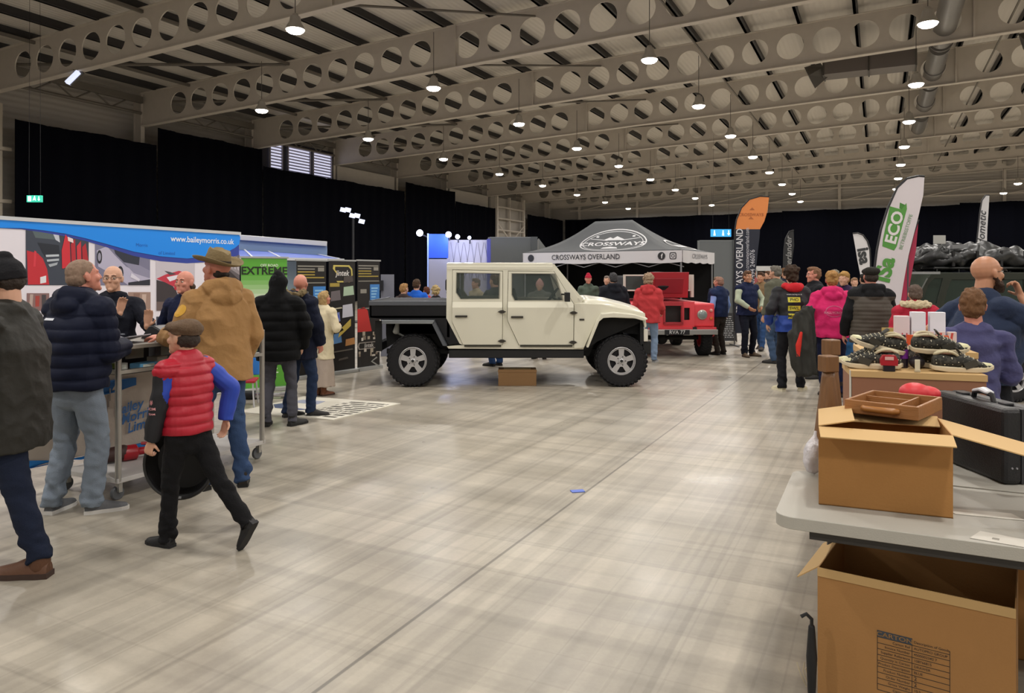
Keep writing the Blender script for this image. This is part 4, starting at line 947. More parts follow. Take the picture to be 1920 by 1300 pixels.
pic('building_photograph', 392, 478, 449, 532, '#6c6468', [('#a49a9e', [(400,480),(440,479),(449,500),(449,516),(425,500)]), ('#3c3436', [(412,500),(430,508),(449,526),(449,531),(410,531)])]+[('#d4ccd2', [(418+6*i, 482),(420+6*i, 482),(424+6*i, 500+2*i),(421+6*i, 498+2*i)]) for i in range(5)])
pic('dark_photograph', 293, 594, 338, 622, '#3c4048', [('#2a2e36', [(296,600),(318,600),(318,622),(296,622)])])
# trolley
TU0, TU1, TV0, TV1 = -5.52, -4.9, 3.56, 4.95
tr = thing('display_trolley', 'silver metal display trolley with shelves on castors beside the navy puffer jacket man', 'trolley', UV(TU1, TV0), -AX)
al = mat('brushed_aluminium', '#a9a6a0', .35, .7); Lt = TV1-TV0; Wt = TU1-TU0
def tb(a, b, r=.025, sq=False, nm='rail'):
    g = Geo(); g.bar(a, b, r*2, r*1.2) if sq else g.tube([a, b], r, 14); return obj(nm, g, al, tr, not sq)
for x in (0, -Wt):
    for y in (0, Lt): tb((x, y, .14), (x, y, 1.14), .022, nm='post')
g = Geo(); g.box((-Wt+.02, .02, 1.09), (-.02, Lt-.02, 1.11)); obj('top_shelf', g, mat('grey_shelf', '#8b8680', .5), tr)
for x in (-.0, -Wt):
    for z in (1.1, .925): tb((x, 0, z), (x, Lt, z), .022, True)
for y in (0, Lt):
    for z in (1.1, .925): tb((-Wt, y, z), (0, y, z), .022, True)
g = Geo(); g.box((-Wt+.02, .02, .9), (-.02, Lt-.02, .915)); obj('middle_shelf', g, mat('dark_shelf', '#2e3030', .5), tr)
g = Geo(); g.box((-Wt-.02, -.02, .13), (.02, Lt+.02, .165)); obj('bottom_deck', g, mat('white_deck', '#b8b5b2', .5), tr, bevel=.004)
for x in (-.02, -Wt+.02):
    for y in (.02, Lt-.02):
        g = Geo(); g.box((x-.02, y-.014, .06), (x+.02, y+.014, .13)); f = obj('castor_fork', g, al, tr); g = Geo(); g.lathe([(0,-.015),(.045,-.015),(.05,-.01),(.05,.01),(.045,.015),(0,.015)], (x-.02, y, .05), (1,0,0), 24); obj('castor_wheel', g, cm('#55585c', .4), f, True)
# cloth banner hung on the far side of the trolley
bn = thing('cloth_banner', 'off-white cloth banner with blue Bailey Morris Limited lettering hung behind the trolley', 'banner', (0,0,0))
cf = frame(UV(TU0-.1, TV0-.4), HU, UP)
def cfx(px): b = UV(TU0-.1, TV0-.4); r = (px-960)/F; return (r*b.y-b.x)/(HU.x-r*HU.y)
def cp(px, py): x = cfx(px); Y = (UV(TU0-.1, TV0-.4)+HU*x).y; return (x, CH-(py-HY)/F*Y)
LN = cfx(330)
g = Geo(); n = 50; top_, bot_ = .88, .2
wf = lambda x: .012*math.sin(x*9)+.008*math.sin(x*23)
def cfw(x, y, d=0): return cf(x, y, d+wf(x)*(1-(y-.2)*.8))
for lay in (0, 1):
    for i in range(n+1):
        for j in range(9): g.v.append(cfw(LN*i/n, bot_+(top_-bot_)*j/8, -.004*lay))
m = (n+1)*9
for i in range(n):
    for j in range(8): a = i*9+j; g.f.append((a, a+9, a+10, a+1)); g.f.append((a+m, a+m+1, a+m+10, a+m+9))
obj('cloth', g, mat('banner_cloth', '#b9aea2', .85, bump=.3, bscale=15), bn, 'all')
def wflat(pts, col, d):
    ps = []
    for i in range(len(pts)):
        a, b = pts[i], pts[(i+1) % len(pts)]; k = max(1, int(abs(b[0]-a[0])/.04))
        ps += [(a[0]+(b[0]-a[0])*t/k, a[1]+(b[1]-a[1])*t/k) for t in range(k)]
    g = Geo(); g.prism(ps, (), d, d+.002, cfw); obj('printed_band', g, cm(col, .7), bn)
wflat([cp(172,746), cp(214,735), cp(254,722), cp(254,708), (0.0, cp(172,714)[1]), (0.0, cp(172,746)[1])], '#1c5f9e', .012)
wflat([(0, .2), (LN, .2), cp(325, 846), cp(250, 850), cp(190, 852), cp(150, 862), (0, .3)], '#1273bf', .012)
for s_, px, py, sz in (('Bailey', 238, 764, .115), ('Morris', 254, 779, .115), ('Limited', 270, 794, .115)): txt(bn, cfw, s_, *cp(px, py), sz, '#1f5f9f', .02, .022, shear=.2, rot=.1)
txt(bn, cfw, 'www.baileymorris.co.uk', *cp(180, 866), .03, '#9cc4e4', .02)
for a, b, c in ((190,742,8),(200,775,12)):
    x, y = cp(a, b); g = Geo(); [g.prism(rect(x-.04+.012*i, y-.1+.05*i, x-.03+.012*i, y+.0+.05*i), (), .013, .016, cfw) for i in range(5)]; obj('sketch_lines', g, cm('#8e867e', .8), bn)
TM = lambda x, y, z: UV(TU1, TV0)+HP*x+HU*y+UP*z
def on_trolley(nm, lab, cat, x, y, z, rz=0, group=None): return thing(nm, lab, cat, TM(x, y, z), -AX+rz, group)
# top shelf things
t = on_trolley('catalogue', 'open printed catalogue with small pictures lying on top of the trolley', 'catalogue', -.3, .22, 1.115, .3)
g = Geo(); g.obox((-.09,0,.03), (.09,0,-.022), (0,.13,0), (.001,0,.003)); g.obox((.09,0,.03), (.09,0,.022), (0,.13,0), (-.001,0,.003)); obj('pages', g, cm('#9a9ca6', .6), t)
for i in range(3):
    for j in range(4): g = Geo(); g.box((-.15+.05*i, -.1+.055*j, .047-.012*i*0), (-.12+.05*i, -.065+.055*j, .055)); obj('printed_picture', g, cm(('#3c424c', '#c8ccd4', '#6a7078')[(i+j) % 3], .6), t)
t = on_trolley('black_box_file', 'black wedge shaped part on the trolley top beside the catalogue', 'car part', -.3, .6, 1.113, .2); t.name = 'black_bracket'
g = Geo(); g.prism([(-.14,0),(.14,0),(.1,.05),(-.02,.11),(-.06,.1)], (), -.08, .08, lambda x, y, d: Vector((x, d, y))); obj('bracket_body', g, cm('#101115', .35), t, bevel=.01)
t = on_trolley('universal_joint_yoke', 'shiny silver drive shaft yoke lying on top of the trolley by the hat wearer\'s hand', 'car part', -.2, .93, 1.113, -.4); t.name = 'drive_shaft_yoke'
g = Geo(); g.tube([(.22,0,.05), (.0,0,.055)], .026, 14, False); obj('shaft', g, mat('polished_steel', '#c8c8cc', .2, .9), t, True)
for s_ in (-1, 1): g = Geo(); g.loft([((0,0,.055), .03,.018), ((-.07,s_*.045,.055), .03,.014), ((-.15,s_*.045,.055), .028,.012)], (0,0,1), 12); obj('fork_arm', g, mat('polished_steel', '#c8c8cc', .2, .9), t, True)
g = Geo(); g.tube([(-.13,-.06,.055), (-.13,.06,.055)], .017, 12); obj('cross_pin', g, mat('polished_steel', '#c8c8cc', .2, .9), t, True)
# middle shelf things
mid = [('leaflet_holder', 'small green printed box on the trolley middle shelf', 'box', -.35, .16, (.06,.05,.085), '#6b7a2e'),
       ('brochure', 'shiny light blue brochure leaning on the trolley middle shelf', 'brochure', -.16, .33, (.05,.09,.02), '#6fb4e0'),
       ('dark_case', 'dark upright case at the back of the trolley middle shelf', 'case', -.48, .47, (.04,.12,.085), '#2c2830'),
       ('white_card', 'small white upright card on the trolley middle shelf', 'card', -.32, .82, (.008,.04,.07), '#e4e2e8'),
       ('parts_tray', 'grey tray of metal parts at the end of the trolley middle shelf', 'tray', -.16, 1.12, (.09,.17,.02), '#7f8486'),
       ('small_tin', 'small silver tin near the trolley post on the middle shelf', 'tin', -.14, .13, (.03,.03,.03), '#a9a9a2'),
       ('paper_bag', 'crumpled pale packet near the middle of the trolley middle shelf', 'packet', -.3, .56, (.05,.06,.03), '#c8c2b0'),
       ('grey_box', 'grey cardboard box standing behind the white card on the trolley', 'box', -.52, .85, (.04,.2,.08), '#6a6a70')]
for nm, lab, cat, x, y, hs, c in mid:
    t = on_trolley(nm, lab, cat, x, y, .916, (x*7) % .5-.2); g = Geo(); g.box((-hs[0],-hs[1],0), (hs[0],hs[1],hs[2]*2*.97)); obj('body', g, cm(c, .35 if 'shiny' in lab else .6), t, bevel=.004)
    g = Geo(); g.box((hs[0],-hs[1]*.7,hs[2]*.5), (hs[0]+.0015,hs[1]*.6,hs[2]*1.5)); obj('printed_patch', g, cm('#d8dcd0' if c != '#e4e2e8' else '#8b8f98', .6), t)
for i in range(5):
    a = random.Random(i+3); t = on_trolley('metal_part', 'small metal drive part lying loose on the trolley middle shelf', 'car part', -.11, .47+.09*i, .917, a.random()*3, 'loose metal parts on the trolley'); g = Geo(); r = .02+.008*a.random()
    g.lathe([(r*.5,0),(r,0),(r,.03),(r*.8,.04),(r*.5,.04),(r*.5,0)], n=16); obj('collar', g, al, t, True); g = Geo(); g.tube([(0,0,.012),(.07,0,.012)], .008, 8, False); obj('shank', g, al, t, True)
# red part on the bottom deck
t = on_trolley('red_drive_shaft', 'red and dark drive shaft lying across the bottom deck of the trolley', 'drive shaft', -.32, .62, .165, .0)
rp_ = mat('red_gloss_paint', '#a51d28', .3)
g = Geo(); g.lathe([(0,-.3),(.055,-.3),(.06,-.28),(.06,-.2),(.03,-.18),(.03,-.02),(.045,0),(.045,.1),(.03,.12),(.03,.24),(.055,.26),(.055,.34),(0,.34)], (0,0,.06), (.35,1,0), 20); obj('shaft', g, rp_, t, True)
g = Geo(); g.loft([((-.15,-.38,.06), .07,.055), ((-.1,-.28,.07), .06,.06)], (1,0,0), 12); obj('rubber_boot', g, mat('brown_rubber', '#3c2420', .6), t, True)
for i in range(3): g = Geo(); g.tube([(-.05+.05*i,-.15+.12*i,.12), (.05+.05*i,-.1+.12*i,.12)], .012, 8); obj('red_bolt', g, rp_, t, True)
# shelf / chair behind the hat wearer
t = thing('folding_chair', 'blue and red seated folding chair with white legs behind the tan coat man', 'chair', (0,0,0)); c = W(455, 735, 9.3); c.z = 0; t.location = c; t.rotation_euler = (0,0,.2)
g = Geo(); g.box((-.2,-.18,.3), (.17,.18,.33)); obj('seat', g, cm('#b3202e', .4), t, bevel=.01)
g = Geo(); g.obox((0,.17,.47), (.18,0,0), (0,.01,0), (0,.02,.11)); obj('backrest', g, cm('#1f6fbe', .4), t, bevel=.01)
for sx in (-.17, .14):
    for sy in (-.15, .15): g = Geo(); g.tube([(sx,sy,.3), (sx+.02,sy*1.25,.0)], .01, 8); obj('leg', g, cm('#c8c8cc', .3), t)
t = thing('steel_axle', 'black and steel axle shaft on the floor by the folding chair', 'car part', Gd(475, 752)+Vector((0,.15,0))); t.rotation_euler = (0,0,.1)
g = Geo(); g.lathe([(0,-.16),(.05,-.16),(.05,.12),(.03,.14),(.03,.3),(.045,.3),(.045,.36),(0,.36)], (0,0,.05), (1,.1,0), 20); obj('shaft', g, mat('polished_steel', '#c8c8cc', .2, .9), t, True)
g = Geo(); g.lathe([(.051,-.17),(.06,-.17),(.06,-.02),(.051,-.02)], (0,0,.05), (1,.1,0), 20); obj('sleeve', g, cm('#17181a', .5), t, True)
# green roll-up banner
def rollup(name, label, p0, p1, z1, col, z0=.06):
    p0 = Vector(p0); p1 = Vector(p1); xd = (p1-p0).normalized(); L = (p1-p0).length; r = thing(name, label, 'banner', p0); fr = frame((0,0,0), xd, UP)
    g = Geo(); g.prism(rect(.02, z0, L-.02, z1), (), -.003, 0, fr); obj('graphic', g, col if not isinstance(col, str) else cm(col, .5), r)
    g = Geo(); g.prism(rect(0, 0, L, z0), (), -.07, .07, fr); obj('base', g, cm('#b7b9b8', .35, metal=.5), r, bevel=.01)
    g = Geo(); g.prism(rect(.0, z1, L, z1+.025), (), -.012, .012, fr); obj('top_bar', g, cm('#b7b9b8', .35, metal=.5), r)
    g = Geo(); g.tube([fr(L/2, z0, -.03), fr(L/2, z1, -.015)], .008); obj('pole', g, cm('#8c8c8c', .4), r)
    return r, fr, L
gp0, gp1 = Gd(449, 738), Gd(541, 731); z1 = CH+(HY-484)/F*gp0.y
gr, gf, gL = rollup('roll_up_banner', 'green and white roll-up banner headed EXTREME beside the blue backdrop', gp0, gp1, z1, '#dfe4de')
nb = 8
for i in range(nb):  # the printed green fades to white
    a, b = z1-.12-.5*i/nb, z1-.12-.5*(i+1)/nb; t_ = i/nb
    flat(gr, gf, rect(.021, b, gL-.021, a), '#%02x%02x%02x' % tuple(int(x+(y-x)*max(0, t_*1.3-.2 if t_ > .2 else 0)) for x, y in ((92,232),(168,236),(56,226))), .0005, 'green_band', th=.0005)
flat(gr, gf, rect(.021, z1-.12, gL-.021, z1-.001), '#5ca838', .0005, 'green_band', th=.0005)
for i in range(nb):
    a, b = .75-.25*i/nb, .75-.25*(i+1)/nb; t_ = 1-i/nb; flat(gr, gf, rect(.021, b, gL-.021, a), '#%02x%02x%02x' % tuple(int(x+(y-x)*t_) for x, y in ((92,220),(168,228),(56,212))), .0005, 'green_band', th=.0005)
flat(gr, gf, rect(.021, .061, gL-.021, .5), '#5ca838', .0005, 'green_band', th=.0005)
txt(gr, gf, 'EXTREME', gL*.5, z1-.18, .15, '#1c2a14', .003, .03); txt(gr, gf, 'OFF ROAD', gL*.6, z1-.1, .05, '#e8f0e0', .003, .01)
flat(gr, gf, rect(.05, .8, gL-.05, .93), '#b58a58', .0015, 'printed_picture')
flat(gr, gf, rect(.05, .86, gL*.6, .9), '#d8c8b0', .0025, 'printed_picture')
for i in range(9): flat(gr, gf, rect(.3, .14+.055*i, .3+.14*(1+.6*math.sin(i*7)), .155+.055*i), '#dcecd4', .002, 'text_line')
flat(gr, gf, rect(.04, 1.2, gL-.1, 1.22), '#8c94c4', .0015, 'text_line'); flat(gr, gf, rect(.12, .36, .22, .52), '#3c7a20', .0015, 'printed_picture')
# black three panel roll-up wall
bt = [Gd(553, 713.5), Gd(614, 705), Gd(668, 697), Gd(714, 690)]
names = ['left panel of the black banner wall with yellow lines, beside the parka man', 'tall middle panel of the black banner wall with a yellow scroll logo', 'right panel of the black banner wall with a red picture behind the pickup tail']
for i in range(3):
    ya = bt[i].y; z1 = CH+(HY-490)/F*((bt[i].y+bt[i+1].y)/2)
    r, fr, L = rollup('roll_up_banner', names[i], bt[i]+(bt[i+1]-bt[i])*.015, bt[i+1]-(bt[i+1]-bt[i])*.015, z1, mat('banner_black', '#191614', .45))
    gold, grey = '#a5903e', '#8e8a80'
    if i == 1:
        o = lambda p: [(L*.5+a*L*.42, z1-.2+b*.3) for a, b in p]; out = o([(-.75,.45),(.6,.45),(.85,.25),(.9,-.1),(.65,-.5),(-.4,-.5),(-.5,-.42),(.55,-.42),(.78,-.1),(.74,.2),(.52,.36),(-.6,.36),(-.62,.2),(-.3,-.05),(-.4,-.1),(-.8,.25)])
        flat(r, fr, out, '#c9b860', .002, 'scroll_logo'); txt(r, fr, 'jintek', L*.5, z1-.2, .13, '#d8d4d0', .004, .02, shear=.2)
        flat(r, fr, rect(.04, z1-.42, L*.4, z1-.36), gold, .002, 'printed_strip')
        for k, (a, b, c, d, col) in enumerate(((.3,1.28,.52,1.45,'#a9bfa4'),(.05,1.2,.25,1.38,'#6b6366'),(.28,.92,.5,1.15,'#c3c2cc'),(.08,.85,.24,1.02,'#7681b8'),(.12,.9,.22,.98,'#3f50b4'),(.1,.5,.27,.68,'#5580b0'),(.34,.45,.54,.58,'#c08850'),(.03,1.06,.28,1.1,'#b8b098'),(.3,1.5,.5,1.62,'#4c4440'),(.1,.36,.5,.4,'#6c665c'),(.2,.22,.4,.27,'#57504a'))): flat(r, fr, [(a*L/.56, b), (c*L/.56, b+.02), (c*L/.56-.02, d), (a*L/.56+.01, d-.02)], col, .002+.0004*k, 'printed_picture')
        flat(r, fr, [(.22,.6),(.5,.78),(.5,.9),(.3,.76),(.34,.72),(.24,.68)], '#c4ac50', .007, 'printed_arrow')
    else:
        for k in range(5): flat(r, fr, rect(.04, z1-.09-.045*k, L*(.6+.3*(k in (0, 4))), z1-.07-.045*k), (grey, grey, gold, gold, gold)[k], .002, 'text_line')
        flat(r, fr, rect(L*.7, z1-.16, L*.9, z1-.1), grey, .002, 'printed_logo'); flat(r, fr, rect(.04, z1-.35, L-.04, z1-.335), grey, .002, 'text_line')
        bx0 = (.55, .95); flat(r, fr, rect(L*bx0[0], z1-.72, L*bx0[1], z1-.4), '#3f7fc4', .002, 'blue_panel')
        for k in range(5): flat(r, fr, rect(L*.6, z1-.68+.05*k, L*(.75+.03*k), z1-.655+.05*k), '#8ec0e4', .004, 'text_line')
        flat(r, fr, rect(L*.15, z1-.55, L*.4, z1-.48), grey, .002, 'printed_logo'); flat(r, fr, rect(.04, z1-.82, L-.04, z1-.8), grey, .002, 'text_line')
        if i == 2:
            flat(r, fr, [(.02,.66),(L*.62,.66),(L*.5,.9),(L*.45,1.02),(L*.3,1.08),(.02,1.05)], '#c4302c', .002, 'red_picture'); txt(r, fr, 'jintek', L*.5, .42, .1, '#d0ccc8', .004, .02)
            flat(r, fr, [(.05,.36),(L-.05,.36),(L-.02,.42),(L-.05,.48),(.05,.48),(.02,.42)], '#a8a098', .002, 'scroll_logo', [[(.07,.375),(L-.07,.375),(L-.05,.42),(L-.07,.465),(.07,.465),(.05,.42)]])
            rr_ = random.Random(5)
            for k in range(16): x, y = .04+rr_.random()*(L-.12), (.5 if k % 2 else .22)+rr_.random()*.1; flat(r, fr, rect(x, y, x+.03+.05*rr_.random(), y+.03+.04*rr_.random()), ('#b8ac98', '#8a7c6c', '#d8d0c4')[k % 3], .002+.0002*k, 'printed_picture')
# white floor mat with lettering
ma = thing('printed_floor_mat', 'white floor mat printed with dark lettering under the black puffer and parka men', 'mat', (0,0,0))
A, B, C_, D_ = Gd(443, 774), Gd(625, 789), Gd(751, 758), Gd(570, 745)
g = Geo(); g.add([A, B, C_, D_]+[p+Vector((0,0,.012)) for p in (A, B, C_, D_)], [(0,3,2,1),(4,5,6,7),(0,1,5,4),(1,2,6,5),(2,3,7,6),(3,0,4,7)]); obj('mat_sheet', g, mat('mat_white', '#d6d2c4', .6, var=.06), ma)
mf = lambda x, y, d=0: A.lerp(B, x).lerp(D_.lerp(C_, x), y)+Vector((0,0,.013+d))
rr_ = random.Random(2); g = Geo()
for j in range(9):
    y = .08+.095*j
    for i in range(26):
        x = .56+.016*i*1.0
        if rr_.random() < .8: g.prism([(x, y), (x+.011, y), (x+.011, y+.045), (x, y+.045)], (), 0, .001, mf)
obj('printed_text', g, cm('#5c5a54', .7), ma, kind='stuff')
flat(ma, mf, [(.05,.45),(.18,.3),(.45,.28),(.5,.34),(.22,.4),(.2,.5),(.08,.55)], '#4a5478', .0, 'printed_vehicle'); flat(ma, mf, [(.1,.62),(.4,.62),(.36,.8),(.12,.8)], '#9aa0b4', .0, 'printed_shape')
# blue awning
aw = thing('awning', 'blue striped pull-out awning with a silver cassette behind the green banner', 'awning', (0,0,0))
a0, a1 = W(440, 440, 14.2), W(612, 453, 15.2); g = Geo(); g.bar(a0+Vector((0,0,-.05)), a1+Vector((0,0,-.05)), .1, .1); obj('cassette', g, cm('#c9cacc', .35), aw, bevel=.01)
dn = Vector((0,0,1)); g = Geo(); g.add([a0+Vector((0,.03,-.09)), a1+Vector((0,.03,-.09)), a1+Vector((0,.03,-.33)), a0+Vector((0,.03,-.33)), a0+Vector((0,.06,-.09)), a1+Vector((0,.06,-.09)), a1+Vector((0,.06,-.33)), a0+Vector((0,.06,-.33))], [(0,3,2,1),(4,5,6,7),(0,1,5,4),(1,2,6,5),(2,3,7,6),(3,0,4,7)]); obj('side_panel', g, cm('#7890b0', .5), aw)
b0, b1 = W(440, 484, 12.6), W(645, 488, 13.6); a0l, a1l = a0+Vector((0,0,-.3)), a1+Vector((0,0,-.3))
g = Geo(); up = Vector((0,0,.015)); g.add([a0l,a1l,b1,b0,a0l+up,a1l+up,b1+up,b0+up], [(0,3,2,1),(4,5,6,7),(0,1,5,4),(1,2,6,5),(2,3,7,6),(3,0,4,7)]); obj('canopy', g, mat('awning_blue', '#4a66c0', .6), aw)
for t_ in (.1, .35, .9):
    g = Geo(); g.bar(a0l.lerp(a1l, t_)+up*2, b0.lerp(b1, t_+.05)+up*2, .03, .01); obj('stripe', g, cm('#c9cdd8', .5), aw)
g = Geo(); g.bar(b0, b1, .04, .05); obj('front_bar', g, cm('#d4d6da', .35), aw)
for t_, p in ((.0, b0), (1, b1)): g = Geo(); q = p+(b1-b0)*(.02 if t_ == 0 else -.42); g.tube([q, Vector((q.x, q.y, 0))], .02); obj('leg', g, cm('#b8babc', .4), aw)
pb = thing('partition_wall', 'pale blue upright panel between the green banner and the black banners', 'panel', W(546, 520, 14)); g = Geo(); pz = W(546, 520, 14).z
g.box((-.17,0,-pz), (.13,.06,.3)); obj('board', g, cm('#a8bcc8', .5), pb); g = Geo(); g.box((-.19,-.03,-pz), (-.17,.08,.3)); obj('edge_post', g, cm('#c8ccd0', .4), pb)
pb = thing('partition_wall', 'small grey upright panel behind the pickup tail', 'panel', W(727, 540, 15)); pz = W(727, 540, 15).z
g = Geo(); g.box((-.14,0,-pz), (.12,.05,.27)); obj('board', g, cm('#7a7c88', .6), pb); g = Geo(); g.box((-.2,-.1,-.05), (-.08,-.02,.15)); obj('monitor', g, cm('#15161c', .4), pb)
# floodlight stand
q = W(662, 405, 26); t = thing('floodlight_stand', 'small cluster of white floodlights on a black pole in front of the drape', 'floodlight', (q.x, q.y, 0))
g = Geo(); g.tube([(0,0,0), (0,0,q.z)], .04); obj('pole', g, cm('#15161c', .5), t); g = Geo(); g.lathe([(.5,0),(.5,.03),(0,.06)], n=16); obj('base_plate', g, cm('#15161c', .5), t)
for i in range(5): g = Geo(); g.obox((-.32+.16*i, -.1, q.z+.2-.1*i+(.1 if i % 2 else 0)), (.09,0,-.02), (0,.05,0), (.02,0,.07)); obj('floodlight', g, mat('flood_white', '#c9d0ea', .4, emit=1.2), t)
# blue and lattice booth with spotlights
bt_ = thing('exhibition_booth', 'blue and grey lattice-panelled booth with a row of spotlights behind the pickup', 'booth', (0,0,0)); Y = 20.5
def wb(name, x0, y0, x1, y1, Y, th, m, par, **k):
    a, b = W(x0, y1, Y), W(x1, y0, Y); g = Geo(); g.box((a.x, Y, max(0, a.z)), (b.x, Y+th, b.z)); return obj(name, g, m, par, **k)
wb('blue_panel', 803, 439, 840, 484, Y, .1, cm('#2d55c8', .4), bt_); wb('grey_panel', 804, 486, 842, 690, Y, .1, cm('#8c8c9c', .6), bt_); wb('edge_strip', 801, 438, 803.5, 690, Y-.01, .12, cm('#9cb4ec', .4), bt_)
wb('lattice_wall', 838, 450, 913, 690, Y+.4, .1, cm('#a9a7b6', .5), bt_); wb('edge_post', 913, 448, 920, 690, Y+.3, .2, cm('#3c3f86', .5), bt_)
la = cm('#6c6a78', .5); o = W(840, 452, Y+.4); lf = frame((o.x, Y+.4, 0), (1,0,0), UP)
for i in range(6):
    for s_ in (-1, 1):
        x = .08+.19*i; g = Geo(); g.bar(lf(x+(0 if s_ > 0 else .16), 1.5, .005), lf(x+(.16 if s_ > 0 else 0), 2.55, .005), .012, .008); obj('lattice_bar', g, la, bt_)
for px, py, r in ((787, 437, .09), (841, 440, .08), (858, 444, .06), (880, 446, .045)):
    q = W(px, py, Y-.2); g = Geo(); g.ell((0,0,0), (r, r*.6, r)); 
    s_ = thing('spotlight', None, None, q); s_.parent = bt_; obj('bulb', g, mat('blue_white_lamp', '#c4ccff', .4, emit=22), s_, True); g = Geo(); g.tube([(0,.03,0), (0,.25,-.02 if px > 800 else -.02), (0 if px > 800 else .3, .28, -.15)], .02); obj('arm', g, cm('#22242c', .5), s_)
    lt = bpy.data.lights.new('spotlight_beam', 'POINT'); lt.energy = 18; lt.color = (.6, .68, 1); lt.shadow_soft_size = .1; lo = bpy.data.objects.new('spotlight_beam', lt); COL.objects.link(lo); lo.location = q+Vector((0,-.2,0))
# grey partition walls
for nm, pts, Y, lab in (('a', (918, 446, 996, 690), 22.5, 'large grey partition wall between the lattice booth and the gazebo'), ('b', (1312, 452, 1374, 640), 27, 'grey partition wall behind the orange feather flag')):
    t = thing('partition_wall', lab, 'partition', (0,0,0)); wb('panel', *pts, Y, .08, cm('#5c6062', .6), t); wb('edge_post', pts[2], pts[1]-2, pts[2]+(12 if nm == 'a' else 4), pts[3], Y-.04, .15, cm('#4a4e50', .5), t); wb('edge_post', pts[0]-3, pts[1]-1, pts[0], pts[3], Y-.02, .12, cm('#6a6e70', .5), t); wb('top_rail', pts[0], pts[1]-1.5, pts[2], pts[1], Y-.01, .1, cm('#7a7e80', .5), t)
t = thing('side_canopy', 'small grey canopy end between the partition wall and the gazebo', 'canopy', (0,0,0)); g = Geo(); a, b, c = W(1010, 447, 23), W(1010, 480, 23), W(1032, 476, 23)
g.add([a,b,c,a+Vector((0,1.5,0)),b+Vector((0,1.5,0)),c+Vector((0,1.5,0))], [(0,1,2),(3,5,4),(0,3,4,1),(1,4,5,2),(2,5,3,0)]); obj('canvas', g, cm('#7a7c7c', .7), t); g = Geo(); g.tube([b, (b.x, b.y, 0)], .03); obj('leg', g, cm('#7a7c7c', .5), t)
